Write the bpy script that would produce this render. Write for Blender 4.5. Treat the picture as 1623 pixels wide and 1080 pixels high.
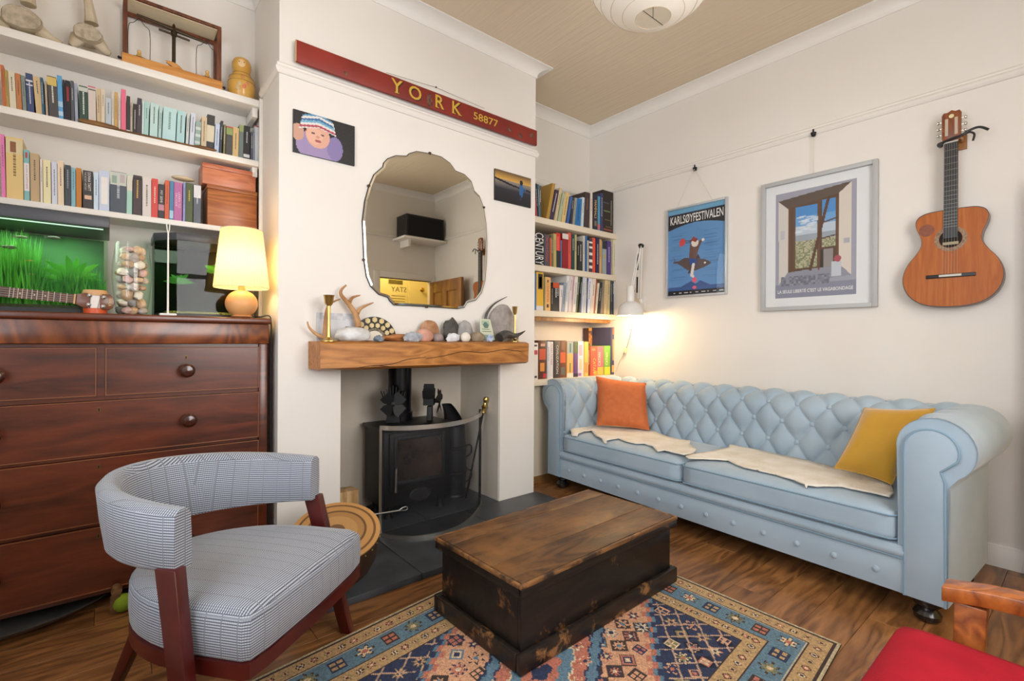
import bpy, bmesh, math, random
import numpy as np
from mathutils import Vector, Matrix, noise as mnoise
random.seed(7)
for o in list(bpy.data.objects): bpy.data.objects.remove(o)
scene = bpy.context.scene
COL = scene.collection
R = math.radians

# ------------------------------------------------------------------ camera
CAM = Vector((0, 0, 1.08)); YAW, PITCH, ROLL, FPX = 39.716, -.072, .309, 768.66
def _axes():
    y, p, r = R(YAW), R(PITCH), R(ROLL)
    f = Vector((math.sin(y)*math.cos(p), math.cos(y)*math.cos(p), math.sin(p)))
    rt = Vector((math.cos(y), -math.sin(y), 0)); up = rt.cross(f)
    return f, rt*math.cos(r)+up*math.sin(r), up*math.cos(r)-rt*math.sin(r)
FW, RT, UP = _axes()
def at(px, py, **k):                       # a photo pixel's sight line met with a plane X=, Y= or Z=
    d = FW + RT*((px-811.5)/FPX) + UP*((540-py)/FPX)
    (a, v), = k.items(); i = 'XYZ'.index(a)
    return CAM + d*((v-CAM[i])/d[i])
cd = bpy.data.cameras.new('camera'); cam = bpy.data.objects.new('camera', cd); COL.objects.link(cam)
cd.sensor_width = 36; cd.lens = FPX/1623*36; cd.clip_start = .02
cam.matrix_world = Matrix(((RT.x, UP.x, -FW.x, CAM.x), (RT.y, UP.y, -FW.y, CAM.y), (RT.z, UP.z, -FW.z, CAM.z), (0, 0, 0, 1)))
scene.camera = cam

# ------------------------------------------------------------------ world, daylight, exposure
w = bpy.data.worlds.new('world'); scene.world = w; w.use_nodes = True
w.node_tree.nodes['Background'].inputs[0].default_value = (.62, .74, .95, 1)
w.node_tree.nodes['Background'].inputs[1].default_value = 1.0
def area(name, loc, rot, sx, sy, power, col):
    d = bpy.data.lights.new(name, 'AREA'); d.shape = 'RECTANGLE'; d.size = sx; d.size_y = sy
    d.energy = power; d.color = col
    o = bpy.data.objects.new(name, d); COL.objects.link(o); o.location = loc; o.rotation_euler = rot
    return o
# daylight outside the left window; fill light outside an added window behind the camera
area('daylight_left_window', (-.93, .65, 1.72), (0, R(-90), 0), 1.6, 1.95, 54, (.90, .95, 1.0))
area('added_back_window_fill', (1.25, -.86, 1.75), (R(90), 0, 0), 1.55, 1.5, 70, (1.0, .97, .93))
vs = scene.view_settings; vs.view_transform = 'Standard'; vs.look = 'None'; vs.gamma = 1; vs.use_curve_mapping = False
vs.exposure = 0.1

# ------------------------------------------------------------------ materials
def lin(h):
    if not isinstance(h, str): return tuple(h)
    return tuple(((c/12.92) if c <= .04045 else ((c+.055)/1.055)**2.4) for c in (int(h[i:i+2], 16)/255 for i in (0, 2, 4)))
MATS = {}
def M(name, col='cccccc', rough=.55, metal=0, col2=None, ns=6, amt=1.0, stretch=(1, 1, 1), bump=0, bscale=None, coat=0, sheen=0,
      emit=None, estr=0, alpha=1, trans=0, spec=.5, detail=4, contrast=None, sss=0, rnd=0):
    if name in MATS: return MATS[name]
    m = bpy.data.materials.new(name); m.use_nodes = True; MATS[name] = m
    nt = m.node_tree; N = nt.nodes; L = nt.links; b = N['Principled BSDF']
    b.inputs['Base Color'].default_value = (*lin(col), 1); b.inputs['Roughness'].default_value = rough
    b.inputs['Metallic'].default_value = metal; b.inputs['Specular IOR Level'].default_value = spec
    if coat: b.inputs['Coat Weight'].default_value = coat; b.inputs['Coat Roughness'].default_value = .15
    if sheen: b.inputs['Sheen Weight'].default_value = sheen
    if trans: b.inputs['Transmission Weight'].default_value = trans
    if emit: b.inputs['Emission Color'].default_value = (*lin(emit), 1); b.inputs['Emission Strength'].default_value = estr
    if alpha < 1: b.inputs['Alpha'].default_value = alpha
    if col2 or bump or rnd:
        tc = N.new('ShaderNodeTexCoord'); mp = N.new('ShaderNodeMapping'); mp.inputs['Scale'].default_value = stretch
        L.new(tc.outputs['Object'], mp.inputs['Vector']); vec = mp.outputs['Vector']
        if rnd:
            oi = N.new('ShaderNodeObjectInfo'); va = N.new('ShaderNodeVectorMath'); va.operation = 'MULTIPLY_ADD'
            cb = N.new('ShaderNodeCombineXYZ')
            for i in range(3): L.new(oi.outputs['Random'], cb.inputs[i])
            L.new(cb.outputs[0], va.inputs[0]); va.inputs[1].default_value = (37, 53, 71); L.new(vec, va.inputs[2]); vec = va.outputs[0]
        if col2:
            nz = N.new('ShaderNodeTexNoise'); nz.inputs['Scale'].default_value = ns; nz.inputs['Detail'].default_value = detail
            L.new(vec, nz.inputs['Vector'])
            cr = N.new('ShaderNodeValToRGB'); lo, hi = contrast or (.35, .65)
            cr.color_ramp.elements[0].position = lo; cr.color_ramp.elements[1].position = hi
            cr.color_ramp.elements[0].color = (*lin(col), 1); cr.color_ramp.elements[1].color = (*lin(col2), 1)
            L.new(nz.outputs['Fac'], cr.inputs['Fac']); out = cr.outputs['Color']
            if rnd and rnd > .01:
                hs = N.new('ShaderNodeHueSaturation'); mr = N.new('ShaderNodeMapRange')
                mr.inputs['To Min'].default_value = 1-rnd; mr.inputs['To Max'].default_value = 1+rnd
                L.new(oi.outputs['Random'], mr.inputs['Value']); L.new(mr.outputs[0], hs.inputs['Value']); L.new(out, hs.inputs['Color']); out = hs.outputs['Color']
            L.new(out, b.inputs['Base Color'])
        if bump:
            nb = N.new('ShaderNodeTexNoise'); nb.inputs['Scale'].default_value = bscale or ns*3; nb.inputs['Detail'].default_value = 3
            L.new(vec, nb.inputs['Vector']); bp = N.new('ShaderNodeBump'); bp.inputs['Strength'].default_value = bump; bp.inputs['Distance'].default_value = .01
            L.new(nb.outputs['Fac'], bp.inputs['Height']); L.new(bp.outputs[0], b.inputs['Normal'])
    return m
def wood(name, dark, light, rough=.4, ring=14, stretch=(1, 9, 9), coat=0, bump=.06, rnd=0, worn=None, dist=3.0):
    """streaked grain: noise stretched along one axis, warped ring bands, optional worn patches of another colour"""
    if name in MATS: return MATS[name]
    m = bpy.data.materials.new(name); m.use_nodes = True; MATS[name] = m
    nt = m.node_tree; N = nt.nodes; L = nt.links; b = N['Principled BSDF']
    b.inputs['Roughness'].default_value = rough
    if coat: b.inputs['Coat Weight'].default_value = coat; b.inputs['Coat Roughness'].default_value = .2
    tc = N.new('ShaderNodeTexCoord'); mp = N.new('ShaderNodeMapping'); mp.inputs['Scale'].default_value = stretch
    L.new(tc.outputs['Object'], mp.inputs['Vector']); vec = mp.outputs['Vector']
    if rnd:
        oi = N.new('ShaderNodeObjectInfo'); cb = N.new('ShaderNodeCombineXYZ')
        for i in range(3): L.new(oi.outputs['Random'], cb.inputs[i])
        va = N.new('ShaderNodeVectorMath'); va.operation = 'MULTIPLY_ADD'; va.inputs[1].default_value = (31, 57, 23)
        L.new(cb.outputs[0], va.inputs[0]); L.new(vec, va.inputs[2]); vec = va.outputs[0]
    nz = N.new('ShaderNodeTexNoise'); nz.inputs['Scale'].default_value = 1.3; nz.inputs['Detail'].default_value = 2; nz.inputs['Distortion'].default_value = .6
    L.new(vec, nz.inputs['Vector'])
    ml = N.new('ShaderNodeMath'); ml.operation = 'MULTIPLY'; ml.inputs[1].default_value = ring; L.new(nz.outputs['Fac'], ml.inputs[0])
    fr = N.new('ShaderNodeMath'); fr.operation = 'PINGPONG'; fr.inputs[1].default_value = 1; L.new(ml.outputs[0], fr.inputs[0])
    nf = N.new('ShaderNodeTexNoise'); nf.inputs['Scale'].default_value = 9; nf.inputs['Detail'].default_value = 6; nf.inputs['Roughness'].default_value = .7
    L.new(vec, nf.inputs['Vector'])
    mx = N.new('ShaderNodeMath'); mx.operation = 'MULTIPLY_ADD'; mx.inputs[1].default_value = .42
    L.new(fr.outputs[0], mx.inputs[0])
    m2 = N.new('ShaderNodeMath'); m2.operation = 'MULTIPLY'; m2.inputs[1].default_value = .62; L.new(nf.outputs['Fac'], m2.inputs[0]); L.new(m2.outputs[0], mx.inputs[2])
    cr = N.new('ShaderNodeValToRGB'); cr.color_ramp.elements[0].position = .22; cr.color_ramp.elements[1].position = .78
    cr.color_ramp.elements[0].color = (*lin(dark), 1); cr.color_ramp.elements[1].color = (*lin(light), 1)
    L.new(mx.outputs[0], cr.inputs['Fac']); out = cr.outputs['Color']
    if rnd:
        hs = N.new('ShaderNodeHueSaturation'); mr = N.new('ShaderNodeMapRange'); mr.inputs['To Min'].default_value = 1-rnd; mr.inputs['To Max'].default_value = 1+rnd
        L.new(oi.outputs['Random'], mr.inputs['Value']); L.new(mr.outputs[0], hs.inputs['Value']); L.new(out, hs.inputs['Color']); out = hs.outputs['Color']
    if worn:
        wn = N.new('ShaderNodeTexNoise'); wn.inputs['Scale'].default_value = worn[1]; wn.inputs['Detail'].default_value = 8; wn.inputs['Roughness'].default_value = .7
        L.new(tc.outputs['Object'], wn.inputs['Vector'])
        wr = N.new('ShaderNodeValToRGB'); wr.color_ramp.elements[0].position = worn[2]; wr.color_ramp.elements[1].position = worn[3]
        L.new(wn.outputs['Fac'], wr.inputs['Fac'])
        mm = N.new('ShaderNodeMix'); mm.data_type = 'RGBA'; L.new(wr.outputs['Color'], mm.inputs['Factor'])
        L.new(out, mm.inputs['A']); mm.inputs['B'].default_value = (*lin(worn[0]), 1); out = mm.outputs['Result']
    L.new(out, b.inputs['Base Color'])
    if bump:
        bp = N.new('ShaderNodeBump'); bp.inputs['Strength'].default_value = bump; bp.inputs['Distance'].default_value = .004
        L.new(nf.outputs['Fac'], bp.inputs['Height']); L.new(bp.outputs[0], b.inputs['Normal'])
    return m
def weave(name, c1, c2, c3, scale=300, rough=.9):
    """fine two-colour woven cloth: thin bands both ways, with a sparse darker thread"""
    if name in MATS: return MATS[name]
    m = bpy.data.materials.new(name); m.use_nodes = True; MATS[name] = m
    nt = m.node_tree; N = nt.nodes; L = nt.links; b = N['Principled BSDF']; b.inputs['Roughness'].default_value = rough
    b.inputs['Sheen Weight'].default_value = .2
    uv = N.new('ShaderNodeUVMap'); uv.uv_map = 'UVMap'
    sx = N.new('ShaderNodeSeparateXYZ'); L.new(uv.outputs[0], sx.inputs[0])
    def sw(src, k, th):
        a = N.new('ShaderNodeMath'); a.operation = 'MULTIPLY'; a.inputs[1].default_value = k; L.new(src, a.inputs[0])
        f = N.new('ShaderNodeMath'); f.operation = 'FRACT'; L.new(a.outputs[0], f.inputs[0])
        g = N.new('ShaderNodeMath'); g.operation = 'GREATER_THAN'; g.inputs[1].default_value = th; L.new(f.outputs[0], g.inputs[0]); return g.outputs[0]
    a = sw(sx.outputs['Y'], scale, .45); c = sw(sx.outputs['X'], scale*1.3, .5); d = sw(sx.outputs['X'], scale/7, .94)
    mc = N.new('ShaderNodeMath'); mc.operation = 'MULTIPLY_ADD'; mc.inputs[1].default_value = .35; mc.inputs[2].default_value = .6; L.new(c, mc.inputs[0])
    mu = N.new('ShaderNodeMath'); mu.operation = 'MULTIPLY'; L.new(a, mu.inputs[0]); L.new(mc.outputs[0], mu.inputs[1])
    m1 = N.new('ShaderNodeMix'); m1.data_type = 'RGBA'; L.new(mu.outputs[0], m1.inputs['Factor'])
    m1.inputs['A'].default_value = (*lin(c1), 1); m1.inputs['B'].default_value = (*lin(c2), 1)
    m2 = N.new('ShaderNodeMix'); m2.data_type = 'RGBA'; L.new(d, m2.inputs['Factor']); L.new(m1.outputs['Result'], m2.inputs['A']); m2.inputs['B'].default_value = (*lin(c3), 1)
    L.new(m2.outputs['Result'], b.inputs['Base Color'])
    bp = N.new('ShaderNodeBump'); bp.inputs['Strength'].default_value = .25; bp.inputs['Distance'].default_value = .001
    L.new(mu.outputs[0], bp.inputs['Height']); L.new(bp.outputs[0], b.inputs['Normal'])
    return m
def glassy(name, tint=(1, 1, 1), refl=.08, rough=.0):
    """thin clear pane: lets light straight through, mirrors a little"""
    if name in MATS: return MATS[name]
    m = bpy.data.materials.new(name); m.use_nodes = True; MATS[name] = m
    nt = m.node_tree; N = nt.nodes; L = nt.links; N.remove(N['Principled BSDF'])
    t = N.new('ShaderNodeBsdfTransparent'); t.inputs[0].default_value = (*tint, 1)
    g = N.new('ShaderNodeBsdfGlossy'); g.inputs['Roughness'].default_value = rough
    fz = N.new('ShaderNodeLayerWeight'); pw_ = N.new('ShaderNodeMath'); pw_.operation = 'POWER'; pw_.inputs[1].default_value = 5; L.new(fz.outputs['Facing'], pw_.inputs[0])
    ad = N.new('ShaderNodeMath'); ad.operation = 'MULTIPLY_ADD'; ad.inputs[1].default_value = .6; ad.inputs[2].default_value = refl; ad.use_clamp = True; L.new(pw_.outputs[0], ad.inputs[0])
    mx = N.new('ShaderNodeMixShader'); L.new(ad.outputs[0], mx.inputs[0]); L.new(t.outputs[0], mx.inputs[1]); L.new(g.outputs[0], mx.inputs[2])
    L.new(mx.outputs[0], N['Material Output'].inputs[0]); return m
def printed(name, rough=.6, bump=0, coat=0):
    """flat print: colour comes from the mesh's own colour attribute"""
    if name in MATS: return MATS[name]
    m = bpy.data.materials.new(name); m.use_nodes = True; MATS[name] = m
    nt = m.node_tree; N = nt.nodes; L = nt.links; b = N['Principled BSDF']; b.inputs['Roughness'].default_value = rough
    if coat: b.inputs['Coat Weight'].default_value = coat; b.inputs['Coat Roughness'].default_value = .05
    a = N.new('ShaderNodeAttribute'); a.attribute_name = 'Col'; L.new(a.outputs['Color'], b.inputs['Base Color'])
    if bump:
        tc = N.new('ShaderNodeTexCoord'); nb = N.new('ShaderNodeTexNoise'); nb.inputs['Scale'].default_value = 260
        L.new(tc.outputs['Object'], nb.inputs['Vector']); bp = N.new('ShaderNodeBump'); bp.inputs['Strength'].default_value = bump; bp.inputs['Distance'].default_value = .004
        L.new(nb.outputs['Fac'], bp.inputs['Height']); L.new(bp.outputs[0], b.inputs['Normal'])
    return m

# ------------------------------------------------------------------ mesh builder
def rot(axis, deg): return Matrix.Rotation(R(deg), 3, axis)
class MB:
    def __init__(s): s.v = []; s.f = []; s.mi = []
    def add(s, vs, fs, mi=0):
        n = len(s.v); s.v += [tuple(p) for p in vs]; s.f += [tuple(i+n for i in f) for f in fs]; s.mi += [mi]*len(fs); return s
    def box(s, c, d, rm=None, mi=0):
        c = Vector(c); vs = []
        for x in (-.5, .5):
            for y in (-.5, .5):
                for z in (-.5, .5):
                    p = Vector((x*d[0], y*d[1], z*d[2])); p = (rm @ p) if rm else p; vs.append(c+p)
        return s.add(vs, [(0, 1, 3, 2), (4, 6, 7, 5), (0, 4, 5, 1), (2, 3, 7, 6), (0, 2, 6, 4), (1, 5, 7, 3)], mi)
    def bx(s, x0, x1, y0, y1, z0, z1, mi=0): return s.box(((x0+x1)/2, (y0+y1)/2, (z0+z1)/2), (x1-x0, y1-y0, z1-z0), None, mi)
    def tube(s, pts, r, n=8, cap=True, mi=0):
        pts = [Vector(p) for p in pts]; k = len(pts); rs = r if isinstance(r, (list, tuple)) else [r]*k
        t0 = (pts[1]-pts[0]).normalized(); a = t0.orthogonal().normalized(); vs = []
        for i, p in enumerate(pts):
            t = (pts[min(i+1, k-1)]-pts[max(i-1, 0)]).normalized(); a = (a - t*a.dot(t)).normalized(); b = t.cross(a)
            for j in range(n):
                q = 2*math.pi*j/n; vs.append(p + (a*math.cos(q)+b*math.sin(q))*rs[i])
        fs = [(i*n+j, i*n+(j+1) % n, (i+1)*n+(j+1) % n, (i+1)*n+j) for i in range(k-1) for j in range(n)]
        if cap: fs += [tuple(range(n-1, -1, -1)), tuple(range((k-1)*n, k*n))]
        return s.add(vs, fs, mi)
    def lathe(s, prof, c=(0, 0, 0), n=24, rm=None, mi=0, cap=True, scale=(1, 1)):
        c = Vector(c); vs = []
        for r, z in prof:
            for j in range(n):
                q = 2*math.pi*j/n; p = Vector((r*math.cos(q)*scale[0], r*math.sin(q)*scale[1], z)); vs.append(c+((rm @ p) if rm else p))
        k = len(prof); fs = [(i*n+j, i*n+(j+1) % n, (i+1)*n+(j+1) % n, (i+1)*n+j) for i in range(k-1) for j in range(n)]
        if cap: fs += [tuple(range(n-1, -1, -1)), tuple(range((k-1)*n, k*n))]
        return s.add(vs, fs, mi)
    def prism(s, poly, o, ux, uy, depth, mi=0):
        """2D polygon (a,b) -> o + a*ux + b*uy, thickened by the vector depth"""
        o, ux, uy, depth = Vector(o), Vector(ux), Vector(uy), Vector(depth); n = len(poly)
        a = [o+ux*p[0]+uy*p[1] for p in poly]; b = [q+depth for q in a]
        return s.add(a+b, [tuple(range(n-1, -1, -1)), tuple(range(n, 2*n))]+[(i, (i+1) % n, n+(i+1) % n, n+i) for i in range(n)], mi)
    def grid(s, P, closeu=False, closev=False, mi=0):
        """P: array (nu, nv, 3)"""
        nu, nv = P.shape[:2]; vs = P.reshape(-1, 3).tolist(); fs = []
        for i in range(nu if closeu else nu-1):
            for j in range(nv if closev else nv-1):
                a, b = i, (i+1) % nu; c, d = j, (j+1) % nv; fs.append((a*nv+c, b*nv+c, b*nv+d, a*nv+d))
        return s.add(vs, fs, mi)
    def blob(s, c, rad, seed=0, rough=.15, freq=2.0, sub=3, rm=None, mi=0, flat=None):
        bm = bmesh.new(); bmesh.ops.create_icosphere(bm, subdivisions=sub, radius=1); c = Vector(c); vs = []
        for v in bm.verts:
            p = v.co.copy(); k = 1+rough*(mnoise.noise(p*freq+Vector((seed*7.1, seed*3.3, seed)))); p = p*k
            if flat is not None and p.z < flat: p.z = flat
            p = Vector((p.x*rad[0], p.y*rad[1], p.z*rad[2])); vs.append(c+((rm @ p) if rm else p))
        bm.verts.index_update(); fs = [tuple(v.index for v in f.verts) for f in bm.faces]; bm.free(); return s.add(vs, fs, mi)
    def xf(s, rm, t): s.v = [tuple(rm @ Vector(p)+Vector(t)) for p in s.v]; return s
    def build(s, name, mats, parent=None, smooth=False, bevel=0, bseg=2, subsurf=0, uvs=None, angle=35):
        me = bpy.data.meshes.new(name); me.from_pydata(s.v, [], s.f)
        mats = mats if isinstance(mats, (list, tuple)) else [mats]
        for m in mats: me.materials.append(m)
        if len(mats) > 1: me.polygons.foreach_set('material_index', s.mi)
        bm = bmesh.new(); bm.from_mesh(me); bmesh.ops.recalc_face_normals(bm, faces=bm.faces)
        if bevel:
            ed = [e for e in bm.edges if len(e.link_faces) == 2 and e.calc_face_angle(0) > R(30)]
            bmesh.ops.bevel(bm, geom=ed, offset=bevel, segments=bseg, affect='EDGES', profile=.5, clamp_overlap=True)
        bm.to_mesh(me); bm.free()
        if smooth or bevel:
            me.polygons.foreach_set('use_smooth', [True]*len(me.polygons)); me.set_sharp_from_angle(angle=R(angle))
        o = bpy.data.objects.new(name, me); COL.objects.link(o)
        if subsurf: md = o.modifiers.new('sub', 'SUBSURF'); md.levels = md.render_levels = subsurf
        if parent: attach(o, parent)
        return o
def wmat(o): return (wmat(o.parent) @ o.matrix_parent_inverse @ o.matrix_basis) if o.parent else o.matrix_basis.copy()
def attach(o, p): o.parent = p; o.matrix_parent_inverse = wmat(p).inverted(); return o
def tag(o, label=None, cat=None, group=None, kind=None):
    for k, v in (('label', label), ('category', cat), ('group', group), ('kind', kind)):
        if v: o[k] = v
    return o
def thing(name, label, cat, loc=(0, 0, 0), group=None, rz=0):
    o = bpy.data.objects.new(name, None); COL.objects.link(o); o.location = loc; o.rotation_euler = (0, 0, rz); o.empty_display_size = .05
    return tag(o, label, cat, group)
def struct(o): return tag(o, kind='structure')
def link_copy(src, name, parent, loc=None, rotm=None):
    o = bpy.data.objects.new(name, src.data if hasattr(src, 'data') else src); COL.objects.link(o)
    if loc is not None:
        o.matrix_basis = Matrix.Translation(loc) @ ((rotm.to_4x4()) if rotm else Matrix())
    if parent: attach(o, parent)
    return o
def resample(pts, n, closed=False):
    P = np.array(pts, float)
    if closed: P = np.vstack([P, P[:1]])
    d = np.r_[0, np.cumsum(np.linalg.norm(np.diff(P, axis=0), axis=1))]; t = np.linspace(0, d[-1], n+1 if closed else n)
    Q = np.stack([np.interp(t, d, P[:, k]) for k in range(P.shape[1])], 1)
    return (Q[:-1] if closed else Q), d[-1]
def arc(cx, cy, r, a0, a1, n): return [(cx+r*math.cos(R(a0+(a1-a0)*i/(n-1))), cy+r*math.sin(R(a0+(a1-a0)*i/(n-1)))) for i in range(n)]
def spline(pts, n=8):
    """Catmull-Rom through points"""
    P = [Vector(p) for p in pts]; out = []
    for i in range(len(P)-1):
        a, b, c, d = P[max(i-1, 0)], P[i], P[i+1], P[min(i+2, len(P)-1)]
        for k in range(n):
            t = k/n; out.append(.5*((2*b)+(c-a)*t+(2*a-5*b+4*c-d)*t*t+(3*b-a-3*c+d)*t**3))
    out.append(P[-1]); return out

# ------------------------------------------------------------------ lettering and flat prints
def text(s, o, right, up, mat, parent=None, width=None, height=None, name='lettering', depth=.0006, bold=0, align='CENTER', shear=0):
    cu = bpy.data.curves.new('t', 'FONT'); cu.body = s; cu.align_x = align; cu.align_y = 'CENTER'; cu.offset = bold; cu.shear = shear; cu.resolution_u = 3
    ob = bpy.data.objects.new('t', cu); COL.objects.link(ob); dg = bpy.context.evaluated_depsgraph_get()
    me = bpy.data.meshes.new_from_object(ob.evaluated_get(dg)); bpy.data.objects.remove(ob); bpy.data.curves.remove(cu)
    V = np.zeros(len(me.vertices)*3); me.vertices.foreach_get('co', V); V = V.reshape(-1, 3)
    lo, hi = V.min(0), V.max(0); ww, hh = hi[0]-lo[0], hi[1]-lo[1]
    kx = (width/ww) if width else height/hh; ky = (height/hh) if height else kx
    if align == 'CENTER': V[:, 0] -= (lo[0]+hi[0])/2
    V[:, 1] -= (lo[1]+hi[1])/2
    right = Vector(right).normalized(); up = Vector(up).normalized(); nrm = right.cross(up)
    W = np.outer(V[:, 0]*kx, right)+np.outer(V[:, 1]*ky, up)+np.array(Vector(o)+nrm*depth)
    me.vertices.foreach_set('co', W.ravel()); me.materials.clear(); me.materials.append(mat); me.update(); me.name = name
    ob = bpy.data.objects.new(name, me); COL.objects.link(ob)
    if parent: attach(ob, parent)
    return ob
class Canvas:
    """numpy raster in metres (origin lower left) used as a mesh colour attribute"""
    def __init__(s, w, h, res, bg):
        s.nx, s.ny = max(2, int(round(w/res))), max(2, int(round(h/res))); s.w, s.h = w, h
        s.x, s.y = np.meshgrid((np.arange(s.nx)+.5)*w/s.nx, (np.arange(s.ny)+.5)*h/s.ny)
        s.c = np.zeros((s.ny, s.nx, 3)); s.c[:] = lin(bg)
    def mask(s, m, col, a=1.0): s.c[m] = s.c[m]*(1-a)+np.array(lin(col))*a; return s
    def rect(s, x0, x1, y0, y1, col, a=1.0): return s.mask((s.x >= x0) & (s.x < x1) & (s.y >= y0) & (s.y < y1), col, a)
    def ell(s, cx, cy, rx, ry, col, a=1.0, rot=0):
        dx, dy = s.x-cx, s.y-cy; c, n = math.cos(R(rot)), math.sin(R(rot)); u, v = dx*c+dy*n, -dx*n+dy*c
        return s.mask((u/rx)**2+(v/ry)**2 < 1, col, a)
    def poly(s, pts, col, a=1.0):
        ins = np.zeros(s.x.shape, bool); n = len(pts)
        for i in range(n):
            (x1, y1), (x2, y2) = pts[i], pts[(i+1) % n]
            if y1 == y2: continue
            ins ^= ((s.y < max(y1, y2)) & (s.y >= min(y1, y2)) & (s.x < (x2-x1)*(s.y-y1)/(y2-y1)+x1))
        return s.mask(ins, col, a)
    def line(s, p, q, wd, col, a=1.0):
        p, q = np.array(p, float), np.array(q, float); d = q-p; L2 = max(d@d, 1e-12)
        t = np.clip(((s.x-p[0])*d[0]+(s.y-p[1])*d[1])/L2, 0, 1)
        return s.mask(np.hypot(s.x-p[0]-t*d[0], s.y-p[1]-t*d[1]) < wd/2, col, a)
    def grad(s, y0, y1, c0, c1, x0=-1e9, x1=1e9):
        m = (s.y >= y0) & (s.y < y1) & (s.x >= x0) & (s.x < x1); t = ((s.y[m]-y0)/(y1-y0))[:, None]
        s.c[m] = np.array(lin(c0))*(1-t)+np.array(lin(c1))*t; return s
    def speck(s, m, cols, size, seed=0):
        rg = np.random.default_rng(seed); gx, gy = (s.x/size).astype(int), (s.y/size).astype(int)
        tab = rg.integers(0, len(cols), (gy.max()+1, gx.max()+1)); k = tab[gy, gx]; cc = np.array([lin(c) for c in cols]); s.c[m] = cc[k[m]]; return s
    def mesh(s, name, mat, o, ux, uy, parent=None, fn=None):
        """one quad per pixel; (a,b) metres -> o + a*ux + b*uy, or fn(a,b)"""
        xs, ys = np.linspace(0, s.w, s.nx+1), np.linspace(0, s.h, s.ny+1); A, B = np.meshgrid(xs, ys)
        if fn: P = fn(A, B)
        else: P = np.array(o)[None, None]+A[..., None]*np.array(ux)+B[..., None]*np.array(uy)
        nvx = s.nx+1; i = (np.arange(s.ny)[:, None]*nvx+np.arange(s.nx)[None]).ravel()
        F = np.stack([i, i+1, i+1+nvx, i+nvx], 1).astype(np.int32)
        me = bpy.data.meshes.new(name); me.vertices.add(P.shape[0]*P.shape[1]); me.vertices.foreach_set('co', P.reshape(-1).astype(np.float32))
        me.loops.add(F.size); me.loops.foreach_set('vertex_index', F.ravel()); me.polygons.add(len(F))
        me.polygons.foreach_set('loop_start', np.arange(0, F.size, 4, dtype=np.int32))
        me.update(calc_edges=True)
        ca = me.color_attributes.new('Col', 'FLOAT_COLOR', 'CORNER'); c = np.ones((len(F), 4, 4), np.float32); c[:, :, :3] = s.c.reshape(-1, 1, 3); ca.data.foreach_set('color', c.ravel())
        me.materials.append(mat); ob = bpy.data.objects.new(name, me); COL.objects.link(ob)
        if parent: attach(ob, parent)
        return ob
# ================================================================== THE ROOM
XL, XR, YF, YB, YA, YAL = -.72, 3.307, -.65, 2.479, 2.907, 2.98     # walls; chimney breast front; alcove backs
BL, BR, OL, OR, ZC = .616, 2.26, .916, 1.959, 2.955
paint = M('white_wall_paint', 'e8e3dc', .7, col2='e3ddd5', ns=1.2, bump=.03, bscale=60)
trimp = M('white_gloss_trim', 'ece8e2', .4)
soot = M('fireplace_plaster', 'dcd3c6', .75, col2='cfc4b4', ns=2.5, bump=.05, bscale=30)
ceilm = bpy.data.materials.new('embossed_ceiling_paper'); ceilm.use_nodes = True
def _ceil():
    nt = ceilm.node_tree; N = nt.nodes; L = nt.links; b = N['Principled BSDF']; b.inputs['Roughness'].default_value = .8
    b.inputs['Base Color'].default_value = (*lin('dbcbb2'), 1)
    tc = N.new('ShaderNodeTexCoord'); mp = N.new('ShaderNodeMapping'); mp.inputs['Scale'].default_value = (42, 2.2, 1)
    L.new(tc.outputs['Object'], mp.inputs[0]); nz = N.new('ShaderNodeTexNoise'); nz.inputs['Scale'].default_value = 1; nz.inputs['Detail'].default_value = 3
    L.new(mp.outputs[0], nz.inputs['Vector']); bp = N.new('ShaderNodeBump'); bp.inputs['Strength'].default_value = .35; bp.inputs['Distance'].default_value = .012
    L.new(nz.outputs['Fac'], bp.inputs['Height']); L.new(bp.outputs[0], b.inputs['Normal'])
_ceil()
# floor of separate boards running along X
floor = struct(MB().bx(XL, XR, YF, YAL, -.06, -.014).build('floor', M('subfloor', '3a2a1e', .9)))
plankm = wood('oak_laminate', '5e3b1f', '9f6d40', .3, ring=9, stretch=(1.3, 9, 9), rnd=.16, bump=.04)
pw, plen = .152, 1.26; row = 0; y = YF; pmesh = {}
while y < YAL-.01:
    w_ = min(pw, YAL-y); x = XL-((row*.47) % plen)
    while x < XR:
        a, b = max(x, XL), min(x+plen, XR)
        if b-a > .02:
            key = (round(b-a, 3), round(w_, 3))
            if key not in pmesh:
                o = MB().bx(.0006, b-a-.0006, .0006, w_-.0006, -.014, 0).build('floor_board', plankm, bevel=.0012, bseg=1); pmesh[key] = o.data
                COL.objects.unlink(o); bpy.data.objects.remove(o)
            link_copy(pmesh[key], 'floor_board', floor, Vector((a, y, 0)))
        x += plen
    y += pw; row += 1
struct(MB().bx(XL-.1, XR+.1, YF-.1, YAL+.1, ZC, ZC+.08).build('ceiling', ceilm))
struct(MB().bx(XR, XR+.1, YF-.1, YA+.1, 0, ZC).build('wall_right', paint))
struct(MB().bx(BR, XR, YA, YA+.1, 0, ZC).build('wall_alcove_right', paint))
struct(MB().bx(XL, BL, YAL, YAL+.1, 0, ZC).build('wall_alcove_left', paint))
m = MB()                                                     # chimney breast with its fireplace opening
m.bx(BL, OL, YB, 3.08, 0, 1.0).bx(OR, BR, YB, 3.08, 0, 1.0).bx(BL, BR, YB, 3.08, 1.0, ZC).bx(OL, OR, 2.935, 3.08, 0, 1.0)
struct(m.build('wall_chimney', [paint]))
struct(MB().bx(OL, OL+.004, YB+.05, 2.935, .03, 1.0).bx(OR-.004, OR, YB+.01, 2.935, .03, 1.0).bx(OL, OR, 2.931, 2.935, .03, 1.0).build('wall_fireplace_lining', soot))
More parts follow.
